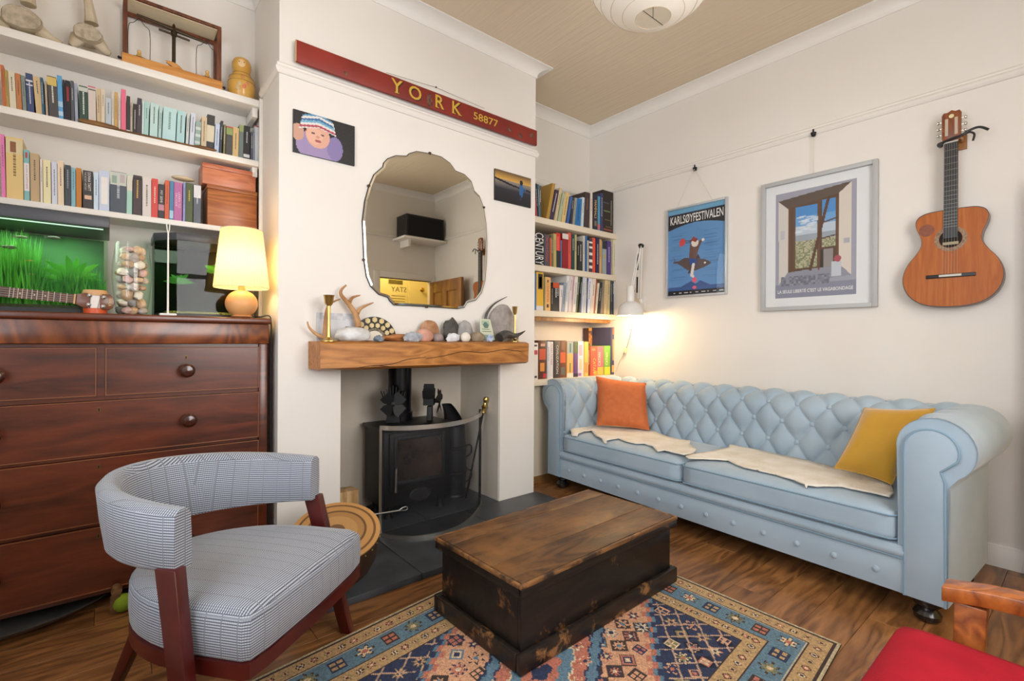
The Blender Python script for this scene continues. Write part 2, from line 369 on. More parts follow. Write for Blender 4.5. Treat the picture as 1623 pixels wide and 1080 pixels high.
WL = (-.32, 1.62, .88, 2.5); WF = (.45, 2.05, .95, 2.5); DX = (2.53, 3.255, 1.84)
struct(MB().bx(XL-.1, XL, YF-.1, WL[0], 0, ZC).bx(XL-.1, XL, WL[1], YAL+.1, 0, ZC).bx(XL-.1, XL, WL[0], WL[1], 0, WL[2]).bx(XL-.1, XL, WL[0], WL[1], WL[3], ZC).build('wall_left', paint))
struct(MB().bx(XL-.1, WF[0], YF-.1, YF, 0, ZC).bx(WF[0], WF[1], YF-.1, YF, 0, WF[2]).bx(WF[0], WF[1], YF-.1, YF, WF[3], ZC)
       .bx(WF[1], DX[0], YF-.1, YF, 0, ZC).bx(DX[0], DX[1], YF-.1, YF, DX[2], ZC).bx(DX[1], XR+.1, YF-.1, YF, 0, ZC).build('wall_front', paint))
pane_m = glassy('window_pane', refl=.06)
def window(n, a0, a1, z0, z1, axis):
    w0 = bpy.data.objects.new('window_%d' % n, None); COL.objects.link(w0); struct(w0)
    def bar(u0, u1, v0, v1, d0, d1, nm, mt):
        mb = MB()
        if axis == 'X': mb.bx(XL-d1, XL-d0, u0, u1, v0, v1)
        else: mb.bx(u0, u1, YF-d1, YF-d0, v0, v1)
        return mb.build(nm, mt, w0)
    for u0, u1 in ((a0, a0+.05), (a1-.05, a1)): bar(u0, u1, z0, z1, .02, .09, 'window_jamb', trimp)
    for v0, v1 in ((z0, z0+.05), (z1-.05, z1), ((z0+z1)/2-.02, (z0+z1)/2+.02)): bar(a0+.05, a1-.05, v0, v1, .02, .09, 'window_rail', trimp)
    k = 3
    for i in range(1, k): u = a0+(a1-a0)*i/k; bar(u-.02, u+.02, z0+.05, z1-.05, .03, .08, 'mullion', trimp)
    for i in range(k):
        for v0, v1 in ((z0+.05, (z0+z1)/2-.02), ((z0+z1)/2+.02, z1-.05)):
            bar(a0+(a1-a0)*i/k+.03, a0+(a1-a0)*(i+1)/k-.03, v0, v1, .052, .056, 'window_pane', pane_m)
    bar(a0-.05, a1+.05, z0-.03, z0, -.06, .1, 'window_sill', trimp)
window(1, *WL, 'X'); window(2, *WF, 'Y')  # second one is an added, unseen opening that lets the fill light in
# coving, picture rail and skirting, one run for each wall
RUNS = [((XR, YF), (XR, YA), (-1, 0), -1, -1), ((XR, YA), (BR, YA), (0, -1), -1, -1), ((BR, YA), (BR, YB), (1, 0), -1, 1), ((BR, YB), (BL, YB), (0, -1), 1, 1),
        ((BL, YB), (BL, YAL), (-1, 0), 1, -1), ((BL, YAL), (XL, YAL), (0, -1), -1, -1), ((XL, YAL), (XL, YF), (1, 0), -1, -1), ((XL, YF), (XR, YF), (0, 1), -1, -1)]
def run(p, q, nrm, e0, e1, prof, zb, name, mat):
    p, q = Vector((*p, zb)), Vector((*q, zb)); d = (q-p).normalized(); n = Vector((*nrm, 0)); k = len(prof)
    a = [p-d*e0*u+n*u+Vector((0, 0, z)) for u, z in prof]; b = [q+d*e1*u+n*u+Vector((0, 0, z)) for u, z in prof]
    return struct(MB().add(a+b, [tuple(range(k)), tuple(range(2*k-1, k-1, -1))]+[(i, (i+1) % k, k+(i+1) % k, k+i) for i in range(k)]).build(name, mat, smooth=True, angle=40))
cove = [(0, -.068), (.006, -.068), (.008, -.06)]+arc(.082, -.07, .066, 165, 95, 8)[0:]+[(.082, -.004), (.088, -.004), (.088, 0), (0, 0)]
cove = [(0, -.066), (.006, -.066), (.007, -.058)]+[(.007+.071*(1-math.cos(t*math.pi/2)), -.058+.05*math.sin(t*math.pi/2)) for t in [i/8 for i in range(1, 9)]]+[(.086, -.008), (.086, 0), (0, 0)]
rail = [(0, 0), (.008, 0), (.017, .010), (.02, .02), (.017, .03), (.01, .036), (.013, .044), (.008, .052), (0, .052)]
skirt = [(0, 0), (.016, 0), (.016, .07), (.011, .085), (.009, .1), (0, .104)]
for i, r_ in enumerate(RUNS): run(*r_, cove, ZC-.001, 'trim_%d' % (i+1), trimp)
for i, r_ in enumerate([RUNS[0], RUNS[1], RUNS[3], RUNS[7]]): run(*r_, rail, 2.341, 'trim_%d' % (i+9), paint)
run((BL, YB), (BL, 2.80), (-1, 0), 1, 0, rail, 2.341, 'trim_13', paint)
run(*RUNS[0], skirt, 0, 'baseboard_right', trimp)
for nm, p, q, nr in (('baseboard_front', (XL, YF), (DX[0]-.07, YF), (0, 1)), ('baseboard_left', (XL, YAL), (XL, YF), (1, 0))): run(p, q, nr, -1, 0, skirt, 0, nm, trimp)

# hallway behind the open door
hallp = M('hall_wall_paint', 'e6d9a8', .6)
struct(MB().bx(2.2, 2.28, -1.7, YF-.1, 0, 2.5).bx(4.1, 4.18, -1.7, YF-.1, 0, 2.5).bx(2.2, 4.18, -1.78, -1.7, 0, 2.5).bx(XR+.1, 4.18, YF-.1, YF, 0, 2.5).build('wall_hall', hallp))
struct(MB().bx(2.2, 4.18, -1.78, YF-.1, 2.5, 2.56).build('ceiling_hall', hallp)); struct(MB().bx(2.2, 4.18, -1.78, YF-.1, -.06, -.001).build('floor_hall', M('hall_floor', '7a5a3c', .5)))
hl = bpy.data.lights.new('hall_lamp', 'POINT'); hl.energy = 22; hl.color = (1, .80, .38); hl.shadow_soft_size = .1
hlo = bpy.data.objects.new('hall_lamp', hl); COL.objects.link(hlo); hlo.location = (3.0, -1.2, 2.3)
def mir(px, py, yreal): p = at(px, py, Y=2*2.468-yreal); return Vector((p.x, yreal, p.z))      # seen in the mirror
a, b = mir(603, 470, -1.68), mir(646, 430, -1.68)
st = thing('hall_poster', 'pale yellow poster reading STAY, in the hallway', 'poster', (a.x, -1.69, 1.2))
MB().bx(a.x, b.x, -1.698, -1.69, 1.1, b.z+.1).build('sheet', M('pale_yellow_paper', 'eadfb0', .6), st)
p = mir(632, 459, -1.688); text('STAY', p, (-1, 0, 0), (0, 0, 1), M('grey_ink', '5a5648', .6), st, height=.075)
pts = [mir(616, 443, -1.68), mir(638, 451, -1.68)]
MB().bx(pts[0].x, pts[1].x, -1.69, -1.68, pts[1].z, pts[0].z).build('dark_band', M('olive_ink', '6a6130', .6), st)
for k in range(4): MB().bx(p.x-.12, p.x+.1, -1.69, -1.687, p.z-.10-.04*k, p.z-.094-.04*k).build('ruled_line', M('grey_ink'), st)
a, b = mir(648, 470, -1.69), mir(684, 430, -1.69)
d2 = struct(MB().bx(a.x, b.x+.1, -1.698, -1.66, 0, 2.0).build('door_2', M('cream_door_paint', 'eadfb8', .45)))
p = mir(668, 460, -1.63); MB().lathe([(.012, 0), (.012, .03), (.03, .045), (.033, .06), (.02, .072), (.001, .075)], (p.x, -1.66, p.z), 16, rot('X', -90)).build('door_knob', M('brass', 'b08a3c', .3, 1), d2, smooth=True)
# the open pine door with four panels
pine = wood('stripped_pine', '7a4c22', 'a8733c', .4, ring=7, stretch=(8, 8, 1.2))
hx, hy = 3.235, -.63; ang = math.atan2(.16-hy, 3.195-hx); d1 = bpy.data.objects.new('door_1', None); COL.objects.link(d1); d1.location = (hx, hy, 0); struct(d1)
rm = Matrix.Rotation(ang, 3, 'Z')
def dpart(x0, x1, z0, z1, t, nm, mt=pine): MB().box(((x0+x1)/2, 0, (z0+z1)/2), (x1-x0, t, z1-z0)).xf(rm, (hx, hy, 0)).build(nm, mt, d1, bevel=.003)
for x0, x1 in ((0, .1), (.35, .45), (.7, .8)): dpart(x0, x1, .01, 1.82, .035, 'stile')
for z0, z1 in ((.01, .22), (.82, .98), (1.68, 1.82)):
    for x0, x1 in ((.1, .35), (.45, .7)): dpart(x0, x1, z0, z1, .034, 'rail')
for z0, z1 in ((.22, .82), (.98, 1.68)):
    for x0, x1 in ((.1, .35), (.45, .7)): dpart(x0, x1, z0, z1, .014, 'panel')
MB().lathe([(.01, 0), (.01, .03), (.026, .04), (.026, .055), (.001, .065)], (0, 0, 0), 16, rot('X', 90)).xf(rm, Vector((hx, hy, 0))+rm @ Vector((.74, -.017, .95))).build('door_knob', M('brass'), d1, smooth=True)
for n_, (x0, x1, z0, z1) in enumerate(((DX[0]-.075, DX[0], 0, DX[2]+.075), (DX[1], DX[1]+.045, 0, DX[2]+.075), (DX[0], DX[1], DX[2], DX[2]+.075))):
    struct(MB().bx(x0, x1, YF, YF+.02, z0, z1).bx(x0, x1, YF-.1, YF, max(z0, 0), z1).build('trim_%d' % (14+n_), trimp, bevel=.003))
# ================================================================== HEARTH, STOVE, MANTEL
slate = M('slate', '34373c', .42, col2='464a50', ns=5, bump=.12, bscale=14)
h = thing('hearth', 'dark grey slate hearth slab in front of stove', 'hearth', (1.4, 2.2, 0))
for x0, x1, y0, y1 in ((.52, 1.082, 1.925, 2.478), (1.086, 1.682, 1.925, 2.478), (1.686, 2.285, 1.925, 2.478), (.92, 1.436, 2.482, 2.93), (1.44, 1.955, 2.482, 2.93)):
    MB().bx(x0, x1, y0, y1, 0, .03).build('slate_tile', slate, h, bevel=.003)
oak = wood('oak_beam', '8f5622', 'c08140', .45, ring=12, stretch=(1.6, 9, 9), bump=.15)
b = thing('mantel_beam', 'thick rustic oak mantel beam above the stove', 'mantel', (1.4, 2.39, .93))
m = MB(); n = 26; P = np.zeros((n, 14, 3)); rg = np.random.default_rng(3)
prof, _ = resample([(2.478, .93), (2.30, .93), (2.30, 1.068), (2.478, 1.068)], 14)
for i in range(n):
    x = .755+(2.047-.755)*i/(n-1)
    for j, (yy, zz) in enumerate(prof):
        w1 = mnoise.noise(Vector((x*3, yy*9, zz*9)))*.006
        P[i, j] = (x, yy+(w1 if yy < 2.31 else 0), zz+(.004*math.sin(x*3.1)+w1 if zz < .94 else (w1*.35 if zz > 1.06 else 0)))
m.grid(P); m.f += [tuple(range(13, -1, -1)), tuple(range((n-1)*14, n*14))]; m.mi += [0, 0]
o = m.build('beam', oak, b, smooth=True, angle=50)
crack = M('crack_dark', '3d2410', .9)
for pts in ([(1.30, .975), (1.42, .99), (1.55, 1.012), (1.70, 1.005), (1.85, 1.02), (2.0, 1.005)], [(1.0, .945), (1.12, .955), (1.2, .975), (1.32, .985)], [(.93, .94), (1.02, .948), (1.10, .94)]):
    MB().tube(spline([(x, 2.2985, z) for x, z in pts], 5), [.0006]+[.0018]*(len(pts)*5-6)+[.0006], 5).build('crack', crack, b)
# wood burning stove
iron = M('stove_black_iron', '141416', .45, metal=.3, bump=.05, bscale=80); ironm = M('stove_grey_iron', '2a2b2e', .5, metal=.3)
SX0, SX1, SY0, SY1, SZ0, SZ1 = 1.215, 1.665, 2.60, 2.88, .10, .565
s = thing('wood_stove', 'black cast iron wood burning stove in the fireplace', 'stove', ((SX0+SX1)/2, 2.74, .03))
MB().bx(SX0, SX1, SY0+.012, SY1, SZ0, SZ1-.02).build('stove_body', iron, s, bevel=.006)
MB().bx(SX0-.012, SX1+.012, SY0-.02, SY1+.01, SZ1-.02, SZ1).build('top_plate', iron, s, bevel=.004)
MB().lathe([(.15, 0), (.15, .008), (.13, .012)], (1.44, 2.735, SZ1), 32).build('hot_plate', iron, s, smooth=True)
for x in (SX0+.05, SX1-.05):
    for yy in (SY0+.05, SY1-.05): MB().lathe([(.03, 0), (.02, .03), (.024, .07)], (x, yy, .03), 12).build('leg', iron, s, smooth=True)
dr = MB().bx(SX0+.03, SX1-.03, SY0-.008, SY0+.012, SZ0+.09, SZ1-.035)
dr = dr.build('stove_door', iron, s, bevel=.004)
fx0, fx1, fz0, fz1 = SX0+.075, SX1-.075, SZ0+.15, SZ1-.075
m = MB()
for x0, x1, z0, z1 in ((fx0-.02, fx0, fz0-.02, fz1+.02), (fx1, fx1+.02, fz0-.02, fz1+.02), (fx0, fx1, fz0-.02, fz0), (fx0, fx1, fz1, fz1+.02)): m.bx(x0, x1, SY0-.018, SY0-.008, z0, z1)
m.build('window_frame', ironm, dr, bevel=.002)
MB().bx(fx0, fx1, SY0-.012, SY0-.009, fz0, fz1).build('stove_glass', M('smoked_glass', '2a211d', .12, col2='4a3c33', ns=7, coat=.6), dr)
chrome = M('chrome', 'c9c9c9', .25, 1); steel = M('brushed_steel', 'a9a8a4', .35, .9)
MB().tube([(SX0+.06, SY0-.03, SZ0+.235), (SX0+.052, SY0-.04, SZ0+.10)], [.006, .008], 10).tube([(SX0+.06, SY0-.005, SZ0+.24), (SX0+.06, SY0-.035, SZ0+.24)], .008, 10).build('door_handle', chrome, dr, smooth=True)
MB().lathe([(.075, 0), (.075, .006), (.066, .01), (.06, .004), (.001, .004)], ((SX0+SX1)/2+.01, SY0+.01, SZ0+.045), 32, rot('X', 90), scale=(1, .55)).build('air_vent', ironm, s, smooth=True)
fl = thing('flue_pipe', 'black steel flue pipe rising from the stove', 'flue', (1.40, 2.80, SZ1))
MB().lathe([(.072, 0), (.072, .42)], (1.405, 2.79, SZ1+.0125), 28).lathe([(.08, .0), (.08, .05)], (1.405, 2.79, SZ1+.0125), 28).build('pipe', M('satin_black_steel', '17161a', .28, .6), fl, smooth=True)
# two heat powered stove fans, one front-on, one turned
fanm = M('fan_black', '0a0a0b', .6)
def fan(x, y, rz, lab):
    t = thing('stove_fan', lab, 'fan', (x, y, SZ1), 'fans on the stove', R(rz)); q = Matrix.Rotation(R(rz), 3, 'Z') @ Matrix.Scale(1.25, 3); z0 = SZ1+.0125
    def bld(mb, nm, par=None): return mb.xf(q, (x, y, z0)).build(nm, fanm, par or t, smooth=True)
    MB().prism([(-.034, 0), (.034, 0), (.022, .07), (-.022, .07)], (0, -.012, 0), (1, 0, 0), (0, 0, 1), (0, .024, 0)).xf(q, (x, y, z0)).build('stand', fanm, t, bevel=.003)
    mb = MB()
    mb.bx(-.03, .03, -.022, .03, .075, .115)
    for k in range(9): u = -.04+.01*k; mb.box((u*1.25, .005, .14+.012*math.cos(k-4)), (.004, .05, .055-abs(k-4)*.004), rot('Y', u*500))
    bld(mb, 'cooling_fins')
    hub = bld(MB().lathe([(.011, 0), (.011, .03), (.001, .034)], (0, -.022, .095), 14, rot('X', 90)), 'hub')
    for k in range(4):
        a = R(45+90*k); P = np.zeros((6, 5, 3))
        for i in range(6):
            rr = .008+.05*i/5
            for j in range(5):
                c = (j-2)/2*(.008+.021*math.sin(min(1, i/4)*math.pi*.62)); P[i, j] = (rr*math.cos(a)-c*math.sin(a), -.046+.35*c, .095+rr*math.sin(a)+c*math.cos(a))
        mb = MB().grid(P); P2 = P.copy(); P2[:, :, 1] -= .0015; mb.grid(P2); bld(mb, 'blade', hub)
fan(1.315, 2.70, -25, 'small black stove fan with blades turned towards the flue pipe'); fan(1.545, 2.66, 52, 'small black stove fan facing the brass poker handle')
# coal scuttle, poker, guard, log
cs = thing('coal_scuttle', 'tall grey metal coal hod standing beside the stove', 'coal hod', (1.79, 2.77, .03)); galv = M('dull_zinc', '4b4c50', .45, .7, col2='3c3d41', ns=8)
MB().lathe([(.085, 0), (.085, .012), (.08, .02), (.09, .16), (.1, .165), (.1, .175), (.09, .18), (.088, .32), (.096, .325), (.096, .335), (.086, .34), (.078, .47)], (1.79, 2.77, .03), 28).build('bucket', galv, cs, smooth=True)
P = np.zeros((12, 10, 3))
for i in range(12):
    for j in range(10):
        a = R(-20+220*j/9); t = i/11; r_ = .075*(1-.55*t); P[i, j] = (1.79-.055*t*t+r_*math.cos(a), 2.77+r_*math.sin(a)*.9, .50+.15*t)
MB().grid(P).build('spout_hood', galv, cs, smooth=True)
for z in (.17, .34): MB().tube(spline([(1.872, 2.74, z+.02), (1.91, 2.735, z+.015), (1.912, 2.735, z-.035), (1.876, 2.74, z-.06)], 5), .006, 8).build('handle', galv, cs, smooth=True)
brass = M('polished_brass', 'cfb06a', .3, 1)
pk = thing('brass_poker', 'fire iron with brass handle leaning behind the guard', 'poker', (1.84, 2.72, .03))
pa, pb = Vector((1.82, 2.66, .03)), Vector((1.925, 2.60, .64)); dd = (pb-pa).normalized()
MB().tube([pa, pb-dd*.05], .006, 8).build('rod', M('dark_iron', '222224', .5, .6), pk, smooth=True)
q = dd.to_track_quat('Z', 'Y').to_matrix()
MB().lathe([(.008, 0), (.016, .01), (.013, .03), (.02, .05), (.012, .06), (.01, .075), (.017, .088), (.019, .1), (.013, .113), (.001, .117)], pb-dd*.055, 16, q).build('grip', brass, pk, smooth=True)
gd = thing('fire_guard', 'bowed black mesh fire guard with steel rim before the stove', 'fire guard', (1.45, 2.3, .03))
gp = spline([(1.116, 2.433, 0), (1.155, 2.355, 0), (1.235, 2.285, 0), (1.37, 2.245, 0), (1.50, 2.257, 0), (1.63, 2.325, 0), (1.74, 2.41, 0), (1.82, 2.49, 0), (1.868, 2.57, 0)], 6)
gz = lambda i: .615+.012*math.sin(i/len(gp)*math.pi)
def guard_mesh():
    m_ = bpy.data.materials.new('fine_black_mesh'); m_.use_nodes = True; N = m_.node_tree.nodes; L = m_.node_tree.links
    N['Principled BSDF'].inputs['Base Color'].default_value = (.012, .012, .014, 1); N['Principled BSDF'].inputs['Roughness'].default_value = .5
    t = N.new('ShaderNodeBsdfTransparent'); mx = N.new('ShaderNodeMixShader'); mx.inputs[0].default_value = .36
    L.new(t.outputs[0], mx.inputs[1]); L.new(N['Principled BSDF'].outputs[0], mx.inputs[2]); L.new(mx.outputs[0], N['Material Output'].inputs[0]); return m_
P = np.array([[(p.x, p.y, .05), (p.x, p.y, gz(i)-.01)] for i, p in enumerate(gp)])
MB().grid(P).build('mesh_screen', guard_mesh(), gd, smooth=True)
def strip(zf, hgt, th):
    m_ = MB(); Q = np.zeros((len(gp), 4, 3))
    for i, p in enumerate(gp):
        t_ = (gp[min(i+1, len(gp)-1)]-gp[max(i-1, 0)]).normalized(); nn = Vector((t_.y, -t_.x, 0)); z = zf(i)
        for j, (a, c) in enumerate(((-th, 0), (th, 0), (th, hgt), (-th, hgt))): Q[i, j] = p+nn*a+Vector((0, 0, z+c))
    m_.grid(Q, closev=True); return m_
strip(lambda i: gz(i)-.02, .024, .004).build('top_rim', M('satin_steel', 'b9b6ae', .3, .95), gd, smooth=True, angle=40)
strip(lambda i: .03, .018, .005).build('bottom_rim', M('satin_steel'), gd, smooth=True, angle=40)
MB().bx(1.110, 1.122, 2.428, 2.440, .03, .618).build('side_post', M('satin_steel'), gd); MB().bx(1.862, 1.874, 2.564, 2.576, .03, .625).build('side_post', M('dark_iron'), gd)
p1, p2 = at(543, 816, Z=.03), at(590, 806, Y=2.40)
MB().tube([at(572, 819, Y=2.272), at(632, 809.5, Y=2.272)], .005, 8).tube(spline([at(x, y, Y=2.272) for x, y in ((632, 809.5), (638, 805), (644, 803.5), (646, 806), (643, 809), (637, 809.5), (632, 809.5))], 5), .0035, 8).build('iron_hook', M('bright_iron', '8a8a88', .35, .9), None, smooth=True)
tag(bpy.data.objects['iron_hook'], 'thin iron rod with looped end lying against the fire guard', 'fire iron')
lg = thing('fire_log', 'split pine log standing left of the stove in the opening', 'log', (1.0, 2.6, .03))
m = MB().prism([(-.05, -.04), (.06, -.045), (.055, .05), (-.02, .06), (-.055, .02)], (1.03, 2.70, .03), (1, 0, 0), (0, 1, 0), (0, 0, .20))
m.build('log', wood('split_log', 'a97f4c', 'd9b98a', .8, ring=6, stretch=(9, 9, 1.5)), lg, bevel=.006)
# ----- things on the mantel (top at z 1.068)
ZM = 1.0685
def candlestick(x, y, hgt, r_, lab):
    t = thing('candlestick', lab, 'candlestick', (x, y, ZM), 'brass candlesticks on the mantel')
    MB().lathe([(r_*1.9, 0), (r_*1.9, .004), (r_*1.2, .008), (r_*.5, .02)], (x, y, ZM), 24).build('foot', brass, t, smooth=True)
    MB().lathe([(r_*.5, .018), (r_*.42, .03), (r_*.3, hgt*.5), (r_*.38, hgt-.05)], (x, y, ZM), 16).build('stem', brass, t, smooth=True)
    MB().lathe([(r_*.4, hgt-.052), (r_*.8, hgt-.04), (r_, hgt-.004), (r_*1.15, hgt), (r_*.85, hgt-.003), (r_*.7, hgt-.03), (.001, hgt-.03)], (x, y, ZM), 20).build('candle_cup', brass, t, smooth=True)
candlestick(.813, 2.36, .222, .024, 'brass candlestick beside the antlers'); candlestick(2.0, 2.38, .225, .017, 'thin brass candlestick at the mantel end beside the horns')
antm = M('antler', '9a6a3f', .55, col2='c79b6a', ns=9, bump=.15, bscale=50)
def px(pts, Y, k=1.0): return [at(x, y, Y=Y) for x, y in pts]
def antler(name, lab, paths, Y, mat=antm, cat='antler'):
    t = thing(name, lab, cat, at(*paths[0][0][0], Y=Y), None)
    for pts, r0, r1 in paths:
        q = spline(px(pts, Y), 6); n_ = len(q); q = [v+Vector((0, .012*math.sin(i/n_*3), 0)) for i, v in enumerate(q)]
        MB().tube(q, [r0+(r1-r0)*(i/(n_-1))**1.3 for i in range(n_)], 10).build('beam' if pts is paths[0][0] else 'tine', mat, t, smooth=True)
zf = lambda pts: [(480+x/9.82, 440+y/9.82) for x, y in pts]
antler('antler', 'branching tan antler standing by the honeycomb fan', [(zf([(860, 775), (848, 640), (800, 520), (700, 380), (610, 270), (610, 190), (680, 118)]), .0165, .004), (zf([(730, 385), (790, 310), (900, 275)]), .010, .003), (zf([(850, 560), (930, 470), (1105, 390)]), .011, .003)], 2.42)
antler('antler', 'curved antler lying behind the brass candlestick', [(zf([(345, 940), (350, 800), (375, 560), (420, 420), (500, 370), (590, 335)]), .011, .0025), (zf([(345, 940), (230, 890), (120, 790), (75, 690)]), .0105, .003)], 2.41)
zr = lambda pts: [(630+x/7.73, 460+y/7.73) for x, y in pts]
antler('horn', 'long slender grey horn curving up from the mantel', [(zr([(1085, 600), (1088, 360), (1130, 250), (1210, 160), (1345, 82)]), .012, .002)], 2.43, M('dark_horn', '3b3a38', .4, col2='5a5752', ns=20, stretch=(1, 1, 6)), 'horn')
antler('horn', 'short black horn with a thin curved tip by the candlestick', [(zr([(1250, 585), (1340, 540), (1430, 560), (1500, 545), (1570, 500)]), .03, .002)], 2.36, M('black_horn', '2b2a29', .4, col2='454441', ns=12), 'horn')
# card and picture at the back
p = px(zf([(215, 975), (830, 975), (830, 545), (215, 545)]), 2.472)
t = thing('art_card', 'pale grey landscape card leaning on the wall behind the antlers', 'card', p[0])
cv = Canvas(.17, .12, .004, 'd3d5d9'); cv.speck(cv.y > .09, ['c9cbd0', 'd6d8dc', 'bfc3ca'], .012, 1).speck((cv.y < .03) & (cv.x < .05), ['8f949d', 'a9adb4', 'c2c5cb'], .008, 2).ell(.13, .055, .014, .008, '4a4d55').ell(.145, .05, .012, .005, '33363d')
wd = p[1].x-p[0].x; hg = p[3].z-ZM
MB().bx(p[0].x, p[1].x, 2.472, 2.4745, ZM, ZM+hg).build('card', M('white_card', 'e2e2e2', .7), t)
cv.mesh('landscape_print', printed('print_matte', .7), (p[0].x, 2.4715, ZM), (wd/.17, 0, 0), (0, 0, hg/.12), t)
# honeycomb painted half-disc
c = at(595, 527, Y=2.45); t = thing('honeycomb_fan', 'semicircular cream plate with black honeycomb cells and brown ring', 'ornament', (c.x, 2.45, ZM))
cx, rr = at(594, 530, Y=2.45).x+.005, .127; cz = ZM+.004
MB().prism(arc(0, 0, rr, 0, 180, 33), (cx-.005, 2.452, cz), (1, 0, 0), (0, 0, 1), (0, .008, 0)).build('plate', M('black_lacquer', '1f1b17', .35), t)
hexm = M('cream_hexagon', 'd8c594', .5, col2='c9b27c', ns=30)
for ring, rad, nn, sz in ((0, .111, 9, .0150), (1, .0815, 8, .0136)):
    for k in range(nn):
        a = R(8+(164/(nn-1))*k+(0 if ring == 0 else 0)); hx_, hz_ = cx-.005+rad*math.cos(a), cz+rad*math.sin(a)
        if hz_-sz*.9 < cz: hz_ = cz+sz
        MB().prism([(sz*math.cos(R(60*i+30)), sz*math.sin(R(60*i+30))) for i in range(6)], (hx_, 2.4525, hz_), (1, 0, 0), (0, 0, 1), (0, -.003, 0)).build('hexagon_tile', hexm, t)
MB().prism(arc(0, 0, .066, 0, 180, 21)+arc(0, 0, .053, 180, 0, 21), (cx-.005, 2.452, cz), (1, 0, 0), (0, 0, 1), (0, -.002, 0)).build('ring_band', M('mottled_band', '8d8168', .5, col2='3b342a', ns=90), t)
MB().prism(arc(0, 0, .052, 0, 180, 21), (cx-.005, 2.4515, cz), (1, 0, 0), (0, 0, 1), (0, -.001, 0)).build('centre', M('cream_card', 'e2dac8', .6), t)
# stones and small finds
def rock(lab, box, Y, col, col2, seed, dy=.03, rough=.2, name='stone', flat=-.8, freq=2, bump=.2, sub=3, z0=ZM, cat='stone'):
    x0, y0, x1, y1 = box; a, b2 = at(x0, y1, Y=Y), at(x1, y0, Y=Y); hz = max(.004, (b2.z-z0)); rz = hz/(1-flat*.98) if flat is not None else hz/2
    o = MB().blob(((a.x+b2.x)/2, Y, z0-flat*rz), ((b2.x-a.x)/2, dy, rz), seed, rough, freq, sub, flat=flat).build(name, M('%s_%d' % (name, seed), col, .7, col2=col2, ns=25, bump=bump, bscale=60), None, smooth=True, angle=60)
    return tag(o, lab, cat, 'stones and finds on the mantel')
def zb(x0, y0, x1, y1): return (630+x0/7.73, 460+y0/7.73, 630+x1/7.73, 460+y1/7.73)
def zl(x0, y0, x1, y1): return (480+x0/9.82, 440+y0/9.82, 480+x1/9.82, 440+y1/9.82)
rock('large white rough chalk stone in front of the antler', zl(495, 780, 1045, 1015), 2.345, 'd9d9d8', 'c2c0bc', 11, .05, .22)
rock('small blue grey crystal lump on the mantel edge', zl(1110, 905, 1250, 1005), 2.325, '8c99a3', '56626e', 12, .02, .5, freq=4)
o = MB().blob((1.23, 2.40, ZM+.018), (.13, .035, .022), 4, .25, 2.5, 3, flat=-.8).build('driftwood', wood('driftwood', '8a5228', 'b97c48', .7, stretch=(2, 9, 9)), None, smooth=True); tag(o, 'flat piece of reddish driftwood lying on the mantel', 'driftwood')
rock('round brown ammonite stone with star pattern', zb(270, 372, 512, 560), 2.435, '9c6b48', 'b98f6b', 13, .018, .05)
rock('pink brick shaped stone fragment', zb(200, 480, 435, 625), 2.365, 'b9806c', 'cf9d8a', 14, .025, .12, freq=1.2)
rock('low mauve grey pebble beside the pink stone', zb(430, 530, 560, 622), 2.385, '8b7a76', 'a3938e', 15, .025, .1)
rock('jagged dark slate stone standing upright', zb(567, 352, 742, 612), 2.43, '3f3c39', '514d49', 16, .02, .35, freq=1.7)
rock('grey oval cobble standing upright', zb(735, 378, 918, 600), 2.42, '8f8c8a', 'a8a5a2', 17, .025, .06)
rock('white angular quartz shard before the dark slate', zb(600, 530, 760, 622), 2.34, 'dcdcde', 'c6c6ca', 18, .018, .35)
rock('small round cream pebble', zb(775, 518, 890, 605), 2.345, 'd6cfc2', 'e2dcd0', 19, .022, .03)
rock('tan spiral fossil shell', zb(890, 515, 1065, 612), 2.36, 'a08f78', '7a6b58', 20, .025, .12, freq=5)
rock('big pale grey flat boulder leaning at the back', zb(1120, 190, 1445, 600), 2.455, '8e8783', 'a59d98', 21, .018, .12, freq=1.3)
rock('tiny blue and white crystal on the mantel edge', zb(1100, 550, 1170, 620), 2.32, '7d8fb5', 'd8dde8', 22, .01, .5, freq=5)
rock('grey white chips beside the pink stone', zb(80, 520, 300, 628), 2.335, 'b9bcc2', '8f939a', 23, .02, .4, freq=3)
p = px(zr([(1005, 350), (1135, 360), (1195, 615), (1020, 612)]), 2.40); t = thing('paper_note', 'small green and cream printed paper leaning on the boulder', 'card', p[3])
cv = Canvas(.06, .085, .003, 'c9cdb4'); cv.rect(0, .06, 0, .02, '8fa89a').rect(.01, .05, .06, .08, 'a8b8a0').ell(.03, .06, .014, .012, '5f7a72').line((.01, .035), (.05, .035), .003, '7a8578').line((.01, .045), (.045, .045), .003, '7a8578')
def qfn(p, w_, h_, off): return lambda A, B: np.array([[np.array((Vector(p[3])*(1-a/w_)+Vector(p[2])*(a/w_))*(1-b_/h_)+(Vector(p[0])*(1-a/w_)+Vector(p[1])*(a/w_))*(b_/h_))+off for a, b_ in zip(ra, rb)] for ra, rb in zip(A, B)])
cv.mesh('printed_face', printed('print_matte'), None, None, None, t, fn=qfn(p, .06, .085, np.array((0, -.0006, 0))))
MB().prism([(0, 0), (p[2].x-p[3].x, 0), (p[1].x-p[3].x, p[1].z-p[3].z), (p[0].x-p[3].x, p[0].z-p[3].z)], p[3], (1, 0, 0), (0, 0, 1), (0, .0015, 0)).build('sheet', M('white_card'), t)
p = px(zr([(1330, 425), (1545, 430), (1510, 595), (1390, 595)]), 2.44); t = thing('ceramic_pot', 'small flared pot with mottled pattern behind thin candlestick', 'pot', (p[3].x, 2.44, ZM))
